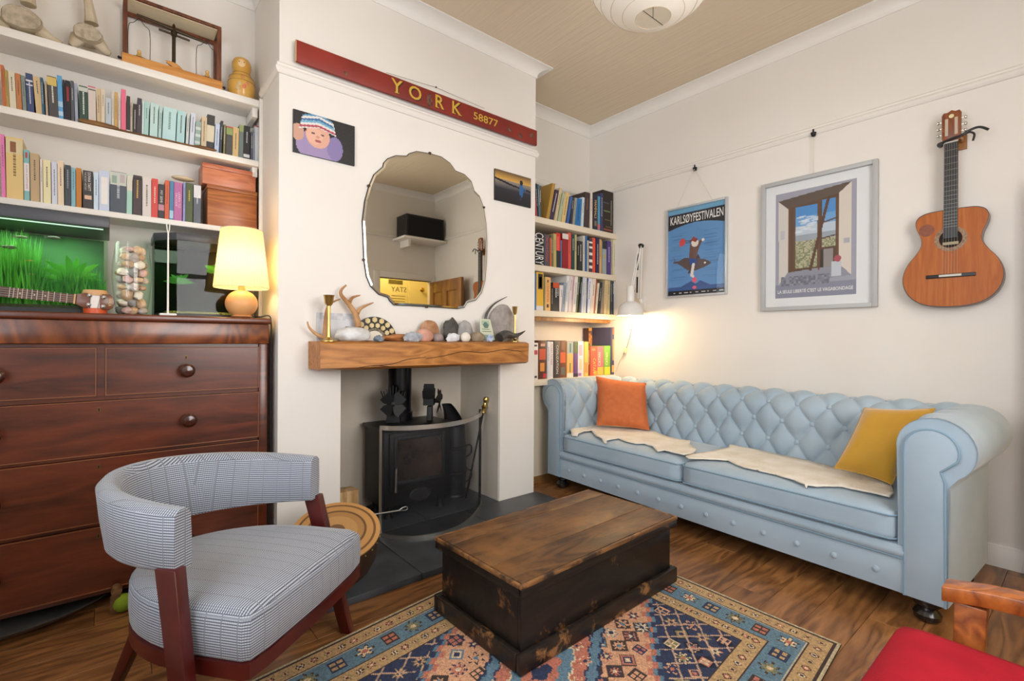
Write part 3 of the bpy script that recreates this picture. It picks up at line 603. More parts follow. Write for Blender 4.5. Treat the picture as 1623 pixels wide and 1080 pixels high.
MB().lathe([(.012, 0), (.015, .001), (.024, .05), (.022, .05), (.013, .005), (.001, .005)], ((p[0].x+p[1].x)/2, 2.43, ZM), 20).build('pot', M('mottled_glaze', 'b9b4a2', .4, col2='5f5d50', ns=70), t, smooth=True)
# ================================================================== ON THE CHIMNEY BREAST
out = [(65, 600), (60, 500), (75, 380), (100, 290), (130, 220), (185, 172), (190, 148), (215, 122), (262, 104), (330, 107), (345, 92), (390, 78), (470, 92), (540, 112), (592, 150), (625, 197), (682, 220), (722, 262), (740, 320), (772, 352), (797, 420), (812, 520), (818, 640), (815, 760), (805, 870), (785, 940), (750, 985), (697, 1000), (680, 1030), (640, 1038), (560, 1032), (450, 1025), (330, 1018), (252, 1015), (226, 988), (215, 968), (160, 950), (110, 900), (85, 840), (70, 740)]
P3 = [at(560+x/3.858, 220+y/3.858, Y=2.466) for x, y in out]; c2 = sum(P3, Vector())/len(P3)
t = thing('wall_mirror', 'frameless scalloped vintage mirror above the mantel', 'mirror', (c2.x, 2.478, c2.z))
def inset(pts, d):
    res = []; n = len(pts)
    for i in range(n):
        tg = (pts[(i+1) % n]-pts[i-1]).normalized(); nn = Vector((-tg.z, 0, tg.x))
        if nn.dot(c2-pts[i]) < 0: nn = -nn
        res.append(pts[i]+nn*d)
    return res
o1 = [v+Vector((0, .002, 0)) for v in P3]; o2 = inset(P3, .010); n = len(P3)
mirm = M('mirror_silver', 'd6d2c6', .015, 1); bev = M('mirror_bevel', 'd9d6cc', .06, 1)
MB().add(o2, [tuple(range(n))]).build('mirror_glass', mirm, t)
MB().add(o1+o2, [(i, (i+1) % n, n+(i+1) % n, n+i) for i in range(n)]).build('bevelled_edge', bev, t)
o3 = [v+Vector((0, .003, 0)) for v in inset(P3, -.004)]; o4 = [v+Vector((0, .0085, 0)) for v in o3]
MB().add(o3+o4, [tuple(range(n)), tuple(range(2*n-1, n-1, -1))]+[(i, (i+1) % n, n+(i+1) % n, n+i) for i in range(n)]).build('backing', M('dark_backing', '3c332a', .6), t)
for i in (12, 3, 39, 20, 31): v = inset(P3, -.004)[i]; MB().box(v+Vector((0, .004, 0)), (.014, .014, .012)).build('mirror_clip', M('tarnished_clip', '4a3a2c', .4, .7), t, bevel=.002)
# painted sign
t = thing('painted_sign', 'long dark red railway board with gold lettering YORK 58877', 'sign', (1.46, 2.46, 2.405))
signm = M('weathered_red_paint', '8f2a1e', .5, col2='6d2018', ns=5, bump=.05, bscale=30, contrast=(.3, .8))
MB().bx(.682, 2.24, 2.44, 2.458, 2.4055, 2.508).build('board', signm, t, bevel=.003)
MB().bx(.6795, .682, 2.44, 2.458, 2.406, 2.508).build('raw_edge', M('raw_wood', 'c9a878', .7), t)
gold = M('gold_leaf', 'd9b24a', .4, .3); shadow_i = M('black_shade_paint', '2a1410', .6)
for ch, (x, y) in zip('YORK', ((629, 142), (658, 155), (697, 167), (724, 178))):
    p = at(x, y, Y=2.4395); p.z = 2.4585; text(ch, p+Vector((.005, 0, -.004)), (1, 0, 0), (0, 0, 1), shadow_i, t, height=.074, bold=.02, depth=.0004); text(ch, p, (1, 0, 0), (0, 0, 1), gold, t, height=.074, bold=.012, depth=.0012)
    if ch in 'YRK':
        for dx_ in ((-.022, .022) if ch == 'K' else (0,) if ch == 'Y' else (-.018,)): MB().bx(p.x+dx_-.012, p.x+dx_+.012, 2.4378, 2.4392, p.z-.037, p.z-.033).build('serif', gold, t)
p = (at(757, 184, Y=2.4395)+at(783, 197, Y=2.4395))/2; p.z = 2.4545; text('58877', p, (1, 0, 0), (0, 0, 1), gold, t, width=.19, height=.045, bold=.008, depth=.0012)
for k, (x, z, w_, h_) in enumerate(((1.405, 2.45, .035, .085), (1.99, 2.446, .05, .02), (2.09, 2.43, .03, .035), (.92, 2.43, .02, .02), (2.19, 2.46, .04, .03))):
    MB().blob((x, 2.4399, z), (w_/2, .0012, h_/2), k+40, .6, 3, 2).build('paint_wear', M('dark_wear', '4a1c16', .6, col2='7a5a4a', ns=40), t)
nl = at(690.7, 138.5, Y=2.474)
MB().tube([at(612, 115, Y=2.456), nl], .0009, 5).tube([nl, at(768, 172, Y=2.456)], .0009, 5).build('hanging_wire', M('dull_wire', '6a6864', .5, .5), t)
MB().lathe([(.004, 0), (.004, .006), (.001, .008)], nl, 8, rot('X', 90)).build('nail', M('dark_iron'), t)
# photo prints
def photo(x0, x1, z0, z1, lab, paintfn):
    t = thing('photo_print', lab, 'photograph', (x0, 2.475, z0), 'small photo prints on the chimney breast')
    MB().bx(x0, x1, 2.468, 2.4785, z0, z1).build('board', M('photo_board_edge', '2a2625', .5), t)
    cv = Canvas(x1-x0, z1-z0, .004, '222226'); paintfn(cv, x1-x0, z1-z0); cv.mesh('photo', printed('print_gloss', .35), (x0, 2.4672, z0), (1, 0, 0), (0, 0, 1), t)
def child(cv, w_, h_):
    rg = np.random.default_rng(1); cv.c += rg.random((cv.ny, cv.nx, 1))*.01
    cv.ell(.11*w_/.3, .05, .1, .075, '9a88b0').ell(.20, .06, .04, .06, '8477a5').ell(.02, .10, .03, .04, 'c89a86')
    cv.ell(.115, .105, .058, .062, 'd7a48f').ell(.1, .1, .04, .04, 'dfae98').poly([(.025, .12), (.05, .19), (.12, .21), (.19, .19), (.205, .125), (.12, .145)], 'd8d4d2')
    for k, c_ in enumerate(('b04a5a', 'dcd6d2', '6fa9c4', '3e6d9c', 'dcd8d4', '5a93b5')):
        y0 = .132+.011*k; cv.poly([(.027+.002*k, y0-.004), (.12, y0+.016), (.203-.003*k, y0-.002), (.2-.004*k, y0+.009), (.12, y0+.027), (.03+.004*k, y0+.007)], c_)
    cv.ell(.092, .113, .008, .005, '5c4a48').ell(.138, .113, .008, .005, '5c4a48').ell(.115, .098, .009, .007, 'c98f7c').ell(.116, .078, .016, .006, 'a8565a')
def beach(cv, w_, h_):
    cv.grad(0, h_*.45, '14141c', '2a2a33').grad(h_*.45, h_*.72, '3a3a44', '8c8378').grad(h_*.72, h_, 'd2a34e', '5a4432').poly([(0, h_*.74), (w_*.5, h_*.62), (w_, h_*.56), (w_, h_*.5), (w_*.4, h_*.58), (0, h_*.68)], '17171f')
    cv.ell(w_*.72, h_*.5, .018, .045, '2d5f96').ell(w_*.72, h_*.76, .014, .018, '1c1a20').line((w_*.74, h_*.6), (w_*.84, h_*.55), .012, '2d5f96').line((w_*.7, h_*.32), (w_*.69, h_*.18), .012, '23304a')
photo(.677, .979, 1.981, 2.186, 'photo print of child in striped woolly hat', child); photo(1.900, 2.21, 1.981, 2.181, 'dark photo print of small figure in blue by evening water', beach)
# ================================================================== RIGHT WALL
def framed(name, lab, y0, y1, z0, z1, fw, fmat, res, paintfn, hook, d=.022, matw=None):
    t = thing(name, lab, 'poster', (XR, (y0+y1)/2, z0)); X1 = XR-.003; X0 = X1-d
    m = MB()
    for a0, a1, b0, b1 in ((y0, y0+fw, z0, z1), (y1-fw, y1, z0, z1), (y0+fw, y1-fw, z0, z0+fw), (y0+fw, y1-fw, z1-fw, z1)):
        MB().bx(X0, X1, a0, a1, b0, b1).build('frame_bar', fmat, t, bevel=.002)
    MB().bx(X1-.004, X1, y0+fw, y1-fw, z0+fw, z1-fw).build('backing_board', M('white_card'), t)
    W, H_ = y1-y0-2*fw, z1-z0-2*fw; cv = Canvas(W, H_, res, 'dfe1e2'); paintfn(cv, W, H_)
    cv.mesh('poster_print', printed('print_matte'), (X1-.0048, y1-fw, z0+fw), (0, -1, 0), (0, 0, 1), t)
    MB().bx(X0+.006, X0+.008, y0+fw, y1-fw, z0+fw, z1-fw).build('glazing', glassy('picture_glass', refl=.015), t)
    hk = at(*hook, X=XR-.022)
    MB().bx(XR-.024, XR-.001, hk.y-.004, hk.y+.004, hk.z-.01, hk.z+.012).lathe([(.016, 0), (.012, .02), (.002, .026)], (XR-.018, hk.y, hk.z-.008), 8, rot('X', 180)).build('picture_hook', M('dark_iron'), t, smooth=True)
    return t, hk, X0
def P_karl(cv, W, H_):
    U = lambda pts: [(u*W, v*H_) for u, v in pts]
    cv.grad(0, H_, '5f8fc4', '5a8dbd').rect(0, W, H_*.95, H_, '6da3c2')
    rg = np.random.default_rng(5)
    for k in range(60):
        v = .18+.55*rg.random(); u = rg.choice([.02, .62])+.1*rg.random(); cv.line((u*W, v*H_), ((u+.22)*W, v*H_), .003, '4f7cab')
    n_ = 14; top = [(i/n_, .945) for i in range(n_+1)]; bot = [(i/n_, .765+.055*math.sin(i/n_*math.pi)) for i in range(n_, -1, -1)]; cv.poly(U(top+bot), '221f22')
    cv.poly(U([(.08, .46), (.13, .40), (.20, .40), (.30, .43), (.50, .41), (.66, .385), (.76, .345), (.76, .33), (.66, .30), (.5, .27), (.36, .28), (.26, .33), (.18, .37), (.09, .38), (.13, .42)]), '5a4a4a')
    cv.poly(U([(.38, .28), (.36, .24), (.46, .26)]), '4a3d3e').poly(U([(.5, .41), (.54, .46), (.58, .40)]), '4a3d3e').ell(.66*W, .345*H_, .008, .008, 'd8d2c4')
    cv.poly(U([(.38, .42), (.52, .40), (.50, .33), (.40, .34)]), '2c4f94').line((.46*W, .34*H_), (.43*W, .22*H_), .022, 'e2dcd4').line((.43*W, .22*H_), (.46*W, .205*H_), .018, 'e2dcd4')
    cv.poly(U([(.38, .42), (.50, .40), (.56, .53), (.62, .60), (.58, .61), (.50, .56), (.46, .60), (.40, .58)]), '6b4f47').ell(.485*W, .585*H_, .028, .03, 'e4d8cc').poly(U([(.38, .6), (.46, .66), (.54, .62), (.50, .59), (.44, .61)]), '8e3b34').ell(.625*W, .605*H_, .012, .012, 'e4d8cc')
    cv.poly(U([(.22, .56), (.30, .58), (.33, .63), (.25, .66), (.20, .62)]), 'd0484c')
    for k in range(3): cv.line((.31*W, (.6+.015*k)*H_), (.42*W, (.59+.012*k)*H_), .003, '241f22')
    cv.poly(U([(.24, .10), (.42, .155), (.5, .12), (.58, .155), (.74, .10)]), '3b558c').rect(0, W, .055*H_, .10*H_, '3a5a94').ell(.48*W, .165*H_, .019, .019, 'dd5d78').ell(.48*W, .08*H_, .015, .012, 'dd5d78').rect(0, W, 0, .055*H_, '1f1d22')
    for k in range(9): cv.rect((.1+.1*k)*W, (.13+.1*k+.02*(k % 3))*W, .02*H_, .035*H_, 'bfbfc4')
t, hk, X0 = framed('festival_poster', 'blue poster of rider on a fish, headed KARLSØYFESTIVALEN', 1.635, 2.112, 1.407, 2.082, .014, M('pale_silver_frame', 'c9cdd0', .35, .5), .0035, P_karl, (1101, 264))
text('KARLSØYFESTIVALEN', (XR-.0086, 1.8735, 1.407+.655*.868+.014), (0, -1, 0), (0, 0, 1), M('white_ink', 'e8e6e2', .6), t, width=.415, height=.062, bold=.01)
MB().tube([(X0+.004, 2.02, 2.08), (XR-.03, hk.y, hk.z-.02)], .0012, 5).tube([(XR-.03, hk.y, hk.z-.02), (X0+.004, 1.74, 2.08)], .0012, 5).build('hanging_cord', M('cream_cord', 'd6cbb6', .8), t)
def P_win(cv, W, H_):
    x0, x1, y0, y1 = .10*W, .86*W, .07*H_, .93*H_; cv.rect(x0, x1, y0, y1, '9c9dab'); w_, h_ = x1-x0, y1-y0
    Q = lambda u, v: (x0+u*w_, y0+v*h_)
    cv.poly([Q(.04, .93), Q(.95, .985), Q(.80, .90), Q(.17, .84)], '5f5148').poly([Q(.04, .93), Q(.17, .84), Q(.17, .22), Q(.05, .13)], 'cfc9c2').poly([Q(.95, .985), Q(.80, .90), Q(.80, .2), Q(.95, .17)], 'd3cabf')
    cv.poly([Q(.05, .13), Q(.95, .17), Q(.80, .28), Q(.17, .24)], '8d8f9c').poly([Q(.17, .24), Q(.80, .27), Q(.80, .90), Q(.17, .84)], '5b4636')
    m = (cv.x > Q(.27, 0)[0]) & (cv.x < Q(.55, 0)[0]) & (cv.y > Q(0, .27)[1]) & (cv.y < Q(0, .84)[1]); m2 = (cv.x > Q(.60, 0)[0]) & (cv.x < Q(.76, 0)[0]) & (cv.y > Q(0, .44)[1]) & (cv.y < Q(0, .87)[1])
    for mm in (m, m2):
        cv.speck(mm, ['8d9070', 'a5a384', '7b8062', 'b5b196'], .009, 3)
        cv.mask(mm & (cv.y > Q(0, .52)[1]), '98a2ac').mask(mm & (cv.y > Q(0, .58)[1]), 'b9c6d2').mask(mm & (cv.y > Q(0, .66)[1]), '6c9fd0').mask(mm & (cv.y > Q(0, .75)[1]), '4f8cc8')
    rg = np.random.default_rng(2)
    for k in range(26): cv.ell(*Q(.28+.26*rg.random(), .6+.16*rg.random()), .02, .006, 'd6dde4', .6)
    for u in (.19, .25, .565, .785): cv.line(Q(u, .25), Q(u, .86), .012, '6a4a34')
    cv.line(Q(.46, .25), Q(.68, .88), .016, '5b3f2e').line(Q(.6, .66), Q(.78, .69), .008, '5b4636').line(Q(.6, .52), Q(.78, .54), .008, '5b4636').rect(*[Q(.60, 0)[0], Q(.74, 0)[0]], Q(0, .26)[1], Q(0, .42)[1], '8f8a88').rect(*[Q(.58, 0)[0], Q(.62, 0)[0]], Q(0, .26)[1], Q(0, .42)[1], '3d2f28')
    cv.rect(Q(.72, 0)[0], Q(.83, 0)[0], Q(0, .17)[1], Q(0, .30)[1], 'bcc3cb').ell(*Q(.79, .325), .018, .02, 'a8505a').ell(*Q(.18, .175), .022, .012, 'd9bfb8').rect(Q(.07, 0)[0], Q(.13, 0)[0], Q(0, .56)[1], Q(0, .64)[1], 'b9b9bd').rect(Q(.86, 0)[0], Q(.93, 0)[0], Q(0, .45)[1], Q(0, .5)[1], 'a9aab2')
    cv.rect(x0, x1, y0, Q(0, .125)[1], '85889a').speck((cv.y > Q(0, .115)[1]) & (cv.y < Q(0, .2)[1]) & (cv.x > Q(.08, 0)[0]) & (cv.x < Q(.7, 0)[0]), ['7d7f8c', '8d8f9c', '6c6d7a'], .012, 7)
t, hk, X0 = framed('art_poster', 'large grey framed poster of open window over hills with handwritten French caption', .777, 1.403, 1.276, 2.10, .024, M('grey_painted_frame', 'b3b4b4', .4), .0042, P_win, (1289, 208), d=.03)
text("LA SEULE LIBERTÉ C'EST LE VAGABONDAGE", (XR-.0086, 1.1, 1.276+.024+.776*.125), (0, -1, 0), (0, 0, 1), M('white_ink'), t, width=.41, height=.026, bold=.012)
MB().tube([(XR-.02, hk.y, hk.z-.02), (XR-.02, hk.y, 2.1)], .0015, 5).build('hanging_cord', M('cream_cord'), t)
# classical guitar hung on the wall, front facing the room
GY, GX = .466, 3.232
t = thing('classical_guitar', 'classical guitar with cedar top hanging on the wall', 'guitar', (XR, GY, 1.256))
half = [(0, 0), (.06, .004), (.115, .02), (.158, .055), (.182, .10), (.19, .145), (.184, .19), (.165, .235), (.137, .275), (.118, .31), (.113, .335), (.117, .365), (.13, .40), (.137, .43), (.134, .455), (.118, .475), (.085, .487), (.03, .49)]
hs = spline([(a, b_, 0) for a, b_ in half], 4); outl = [(-v.x, v.y) for v in hs[::-1]][:-1]+[(v.x, v.y) for v in hs[1:]]
spruce = wood('cedar_top', '9e5420', 'bd6e2e', .42, ring=4, stretch=(3, 26, 1.5), coat=0, bump=.0); MATS['cedar_top'].node_tree.nodes['Principled BSDF'].inputs['Specular IOR Level'].default_value = .25; rosew = wood('rosewood', '3a1e14', '6a3a22', .35, stretch=(8, 8, 1.5), coat=.3); ebony = M('ebony', '1c1a1a', .4)
G = lambda y_, z_, x_=0: Vector((GX+x_, GY-y_, 1.256+z_))        # y_ to the viewer's right
MB().prism([(a*.995, b_*.998+.0005) for a, b_ in outl], G(0, 0, .004), (0, -1, 0), (0, 0, 1), (.064, 0, 0)).build('body_sides', rosew, t, smooth=True)
tp = MB().prism(outl, G(0, 0, 0), (0, -1, 0), (0, 0, 1), (.004, 0, 0)).build('soundboard', spruce, t)
MB().prism(outl+[(a*.985, b_*.985+.004) for a, b_ in outl][::-1], G(0, 0, -.0004), (0, -1, 0), (0, 0, 1), (.001, 0, 0)).build('binding', ebony, tp)
hc = .342
MB().prism(arc(0, hc, .062, 0, 359, 40)+arc(0, hc, .045, 359, 0, 40), G(0, 0, -.0006), (0, -1, 0), (0, 0, 1), (.001, 0, 0)).build('rosette', M('rosette_mosaic', '6f5138', .4, col2='9a7a55', ns=120), tp)
MB().prism(arc(0, hc, .044, 0, 352, 40), G(0, 0, -.0003), (0, -1, 0), (0, 0, 1), (.0005, 0, 0)).build('sound_hole', M('hole_dark', '1a0e08', .8), tp)
MB().prism([(-.03, hc-.03), (.03, hc-.03), (.03, hc-.016), (-.03, hc-.016)], G(0, 0, -.0007), (0, -1, 0), (0, 0, 1), (.0006, 0, 0)).build('maker_label', M('label_paper', 'a89c80', .7), tp)
MB().prism(arc(-.093, .398, .031, 0, 350, 30), G(0, 0, -.0009), (0, -1, 0), (0, 0, 1), (.0008, 0, 0)).build('round_sticker', M('brown_sticker', '8a4a2c', .5, col2='7a3f26', ns=60), tp)
br = MB().bx(GX-.008, GX, GY-.093, GY+.093, 1.256+.148, 1.256+.166).build('bridge', ebony, t, bevel=.002)
MB().bx(GX-.0105, GX-.008, GY-.042, GY+.042, 1.256+.153, 1.256+.163).build('saddle_block', M('bone_white', 'c9c6bc', .5), br)
nk = MB(); nk.prism([(-.027, .345), (.027, .345), (.0255, .82), (-.0255, .82)], G(0, 0, -.007), (0, -1, 0), (0, 0, 1), (.007, 0, 0)); fb = nk.build('fretboard', ebony, t)
MB().prism([(-.026, .49), (.026, .49), (.025, .82), (-.025, .82)], G(0, 0, .0001), (0, -1, 0), (0, 0, 1), (.02, 0, 0)).build('neck', rosew, t, bevel=.006)
L_ = .648; nutz = .82
for k in range(1, 19):
    z = nutz-L_*(1-2**(-k/12))
    if z > .37: MB().bx(GX-.0085, GX-.007, GY-.0265, GY+.0265, 1.256+z-.0007, 1.256+z+.0007).build('fret', M('fret_wire', '8d8a80', .35, .9), fb)
MB().bx(GX-.010, GX, GY-.026, GY+.026, 1.256+.82, 1.256+.826).build('nut', M('bone_white'), t)
hd = MB().prism([(-.03, .826), (.03, .826), (.036, .85), (.037, .965), (.03, .978), (.015, .976), (0, .985), (-.015, .976), (-.03, .978), (-.037, .965), (-.036, .85)], G(0, 0, .001), (0, -1, 0), (0, 0, 1), (.016, 0, 0)).build('headstock', wood('head_wood', '6b3519', '8f4d28', .35, stretch=(9, 9, 2), coat=.3), t, bevel=.002)
for s_ in (-1, 1):
    MB().prism([(s_*.012, .86), (s_*.024, .86), (s_*.024, .945), (s_*.012, .945)], G(0, 0, .0004), (0, -1, 0), (0, 0, 1), (.002, 0, 0)).build('tuner_slot', M('slot_cream', 'b9a894', .5), hd)
    for k in range(3):
        z = .872+.032*k; MB().tube([G(s_*.008, z, .008), G(s_*.03, z, .008)], .004, 8).build('roller', M('bone_white'), hd, smooth=True)
        MB().tube([G(s_*.037, z, .009), G(s_*.047, z, .009)], .0025, 6).lathe([(.004, 0), (.008, .003), (.008, .009), (.003, .012)], G(s_*.046, z, .009), 10, rot('X', 90 if s_ > 0 else -90)).build('tuning_peg', M('nickel', 'c4bfae', .3, 1), hd, smooth=True)
MB().prism(arc(0, .955, .01, 0, 330, 12), G(0, 0, .0004), (0, -1, 0), (0, 0, 1), (.001, 0, 0)).build('head_badge', M('badge_gold', 'd9cfa0', .4), hd)
for k in range(6): y_ = -.021+.0084*k; MB().tube([G(y_*1.35, .158, -.011), G(y_, .824, -.011)], .0004, 4).build('string', M('nylon_string', 'a39e92', .4), t)
capo = thing('capo', 'black trigger capo clamped behind the guitar nut', 'capo', G(.03, .83))
MB().tube(spline([G(-.04, .825, -.012), G(0, .835, -.016), G(.04, .842, -.016), G(.075, .86, -.012), G(.105, .862, -.01), G(.135, .84, -.01)], 5), .006, 8).build('lever', ebony, capo, smooth=True)
MB().tube(spline([G(.05, .845, -.008), G(.07, .85, -.006), G(.085, .835, -.006), (G(.08, .805, -.006))], 5), .0045, 8).build('jaw', ebony, capo, smooth=True)
MB().lathe([(.011, 0), (.011, .022)], G(-.041, .818, -.02), 12, rot('Y', 90)).build('pad', ebony, capo, smooth=True)
hg = thing('guitar_hanger', 'small wooden wall hanger behind the guitar head', 'hanger', (XR, GY, 2.07)); MB().bx(XR-.02, XR-.001, GY-.05, GY-.015, 2.05, 2.12).tube([(XR-.015, GY-.033, 2.085), (XR-.085, GY-.04, 2.085)], .006, 8).tube([(XR-.015, GY-.033, 2.085), (XR-.085, GY+.04, 2.085)], .006, 8).build('bracket', wood('stripped_pine', '', ''), hg)
# wall mounted spring arm lamp
lampw = M('white_enamel', 'e4e2dc', .3, coat=.3); spr = M('dark_spring', '3a332c', .4, .7)
dl = thing('spring_arm_lamp', 'white enamel spring arm wall lamp lit beside the bookshelf', 'lamp', (XR, 2.28, 1.42))
HD = at(999, 489, X=3.12); NT = at(999, 459, X=3.13); EL = at(1016, 390, X=3.19); BS = at(1014, 474, X=3.275)
dome = [(.03, .11), (.045, .105), (.075, .085), (.092, .05), (.097, .01), (.101, .0), (.099, -.002), (.09, .045), (.072, .08), (.03, .1)]
c_ = Vector((HD.x, HD.y, HD.z-.055))
MB().lathe(dome, c_, 32, cap=False).build('shade', lampw, dl, smooth=True)
MB().lathe([(.03, .105), (.031, .22), (.026, .228), (.001, .23)], c_, 20).build('socket_neck', lampw, dl, smooth=True)
MB().lathe([(.001, .0), (.02, .005), (.028, .025), (.02, .05), (.012, .07), (.012, .1)], c_+Vector((0, 0, .008)), 16).build('bulb', M('lamp_bulb', 'fff2d0', .4, emit='ffd89a', estr=12), dl, smooth=True)
bl = bpy.data.lights.new('desk_lamp_light', 'POINT'); bl.energy = 9; bl.color = (1, .72, .38); bl.shadow_soft_size = .03
blo = bpy.data.objects.new('desk_lamp_light', bl); COL.objects.link(blo); blo.location = c_+Vector((0, 0, -.012))
for o_ in (-.012, .012):
    MB().tube([BS+Vector((-.01, o_, 0)), EL+Vector((0, o_, 0))], .0045, 8).build('lower_arm', lampw, dl, smooth=True)
    MB().tube([EL+Vector((-.012, o_, 0)), NT+Vector((.015, o_*.6, .0))], .0045, 8).build('upper_arm', lampw, dl, smooth=True)
for a, b_ in ((.12, .42), (.55, .86)): q0, q1 = BS.lerp(EL, a), BS.lerp(EL, b_); MB().tube([q0+Vector((-.02, .014, 0)), q1+Vector((-.02, .014, 0))], .0065, 8).build('spring', spr, dl, smooth=True)
MB().lathe([(.017, -.016), (.02, 0), (.017, .016)], EL, 14, rot('Y', 90)).build('elbow_joint', spr, dl, smooth=True)
MB().tube([BS, Vector((XR-.003, BS.y, BS.z-.03))], .012, 10).bx(XR-.012, XR-.002, BS.y-.035, BS.y+.035, BS.z-.10, BS.z+.02).build('wall_plate', lampw, dl)
MB().lathe([(.012, -.02), (.016, 0), (.012, .02)], NT+Vector((.02, 0, -.01)), 10, rot('X', 90)).build('knuckle', spr, dl, smooth=True)
MB().tube(spline([c_+Vector((.0, 0, .02)), at(1001, 520, X=3.2), at(994, 549, X=3.28), at(988, 562, X=3.295)], 6), .0025, 6).build('flex_cord', M('brown_flex', '4a4038', .6), dl, smooth=True)
MB().box(at(991, 556, X=3.285), (.02, .022, .04), rot('X', 15)).build('inline_switch', M('cream_plastic', 'd9cba6', .4), dl, bevel=.004)
MB().tube(spline([at(989, 561, X=3.29), at(981, 575, X=3.3), at(976, 590, X=3.3)], 5), .002, 6).build('lower_cord', M('cream_cord'), dl)
# paper lantern
LC = at(1035, 32, Z=2.203); LC.z = 2.203+.25; lr = .25
t = thing('paper_lantern', 'round white paper lantern hanging from the ceiling', 'lantern', (LC.x, LC.y, 2.9))
pap = bpy.data.materials.new('rice_paper'); pap.use_nodes = True; MATS['rice_paper'] = pap
_b = pap.node_tree.nodes['Principled BSDF']; _b.inputs['Base Color'].default_value = (*lin('efe9df'), 1); _b.inputs['Roughness'].default_value = .8
_t = pap.node_tree.nodes.new('ShaderNodeBsdfTranslucent'); _t.inputs[0].default_value = (.9, .86, .78, 1); _x = pap.node_tree.nodes.new('ShaderNodeMixShader'); _x.inputs[0].default_value = .4
pap.node_tree.links.new(_b.outputs[0], _x.inputs[1]); pap.node_tree.links.new(_t.outputs[0], _x.inputs[2]); pap.node_tree.links.new(_x.outputs[0], pap.node_tree.nodes['Material Output'].inputs[0])
pr = []
for i in range(45): a = -76+152*i/44; pr.append(((lr*(1-.012*abs(math.cos(i*math.pi/2))))*math.cos(R(a)), lr*math.sin(R(a))))
MB().lathe(pr, LC, 48, cap=False).build('paper_globe', pap, t, smooth=True, angle=80)
for i in range(15): a = -76+152*i/14; MB().tube([LC+Vector((lr*1.001*math.cos(R(a))*math.cos(q_*math.pi/18), lr*1.001*math.cos(R(a))*math.sin(q_*math.pi/18), lr*math.sin(R(a)))) for q_ in range(37)], .0009, 5).build('wire_rib', M('bamboo_rib', 'cbb8a0', .6), t)
MB().tube([LC+Vector((-.06, 0, -lr*.97)), LC+Vector((.06, 0, -lr*.97))], .0012, 5).tube([LC+Vector((0, 0, -lr*.97)), LC+Vector((0, 0, lr*.97))], .0012, 5).build('wire_frame', M('dark_iron'), t)
MB().tube([LC+Vector((0, 0, lr*.9)), (LC.x, LC.y, ZC)], .003, 6).lathe([(.04, -.03), (.05, -.001)], (LC.x, LC.y, ZC), 20).build('cord_and_rose', trimp, t)
# speaker on a corner shelf (seen in the mirror)
sh = thing('corner_shelf', 'small white wall shelf under the black loudspeaker', 'shelf', (3.0, -.5, 2.30)); MB().bx(2.70, 3.29, YF+.001, -.33, 2.30, 2.325).build('board', trimp, sh, bevel=.002); MB().bx(2.8, 2.83, YF+.001, -.42, 2.22, 2.30).build('bracket', trimp, sh)
sp = thing('loudspeaker', 'black loudspeaker box on the corner shelf', 'speaker', (3.0, -.5, 2.3255)); MB().bx(2.745, 3.27, -.63, -.37, 2.3255, 2.60).build('cabinet', M('black_vinyl', '18181a', .5), sp, bevel=.006); MB().bx(2.77, 3.245, -.37, -.362, 2.345, 2.58).build('grille', M('black_cloth', '0f0f11', .9), sp, bevel=.004)
# ================================================================== SHELVES AND BOOKS
def shelf(lab, x0, x1, y0, y1, zt, th, mat=trimp, battens=()):
    t = thing('wall_shelf', lab, 'shelf', ((x0+x1)/2, y1, zt-th)); MB().bx(x0, x1, y0, y1-.001, zt-th, zt).build('shelf_board', mat, t, bevel=.003)
    for bx0, bx1, by0, by1, h_ in battens: MB().bx(bx0, bx1, by0, by1, zt-th-h_, zt-th-.0005).build('batten', mat, t, bevel=.002)
YS = 2.80; LZ = (2.326, 2.008, 1.642)
for zt, th, lab in zip(LZ, (.036, .03, .026), ('white shelf holding the bones and doll', 'white shelf holding paperbacks under the bones', 'white shelf above the aquarium holding books and wooden boxes')):
    shelf(lab, XL+.002, .605, YS, YAL, zt, th, trimp, [(.572, .597, YS+.02, YAL-.002, .05)])
tag(MB().bx(.598, .6155, YS-.016, YS-.0005, 1.19, 2.33).build('trim_17', trimp, bevel=.002), kind='structure')
RZ = (1.981, 1.63, 1.298, .79); YR = 2.60; cream = M('cream_shelf_paint', 'e2d6c0', .5)
for zt, lab in zip(RZ, ('top cream shelf in the sofa alcove', 'second cream shelf down in the sofa alcove', 'third cream shelf down in the sofa alcove', 'lowest cream shelf in the sofa alcove holding board games')):
    shelf(lab, BR+.001, XR-.001, YR, YA, zt, .045, cream)
MB().bx(BR+.03, XR-.03, YR+.04, YR+.06, 1.225, 1.252).build('trim_18', wood('stripped_pine', '', '')); struct(bpy.data.objects['trim_18'])
cb_ = thing('alcove_cupboard', 'cream boxed-in cupboard below the board game shelf', 'cupboard', (2.78, 2.8, 0)); MB().bx(BR+.001, XR-.001, 2.70, YA-.001, .0, .744).build('front_panel', cream, cb_)
MB().bx(BR+.001, XR-.001, 2.69, 2.699, 0, .05).build('plinth', M('oak_plinth', '8a6436', .5), cb_)
pagem = M('page_paper', 'e0d6c0', .8, col2='cfc2a6', ns=3, stretch=(300, 1, 1))
USED = {}
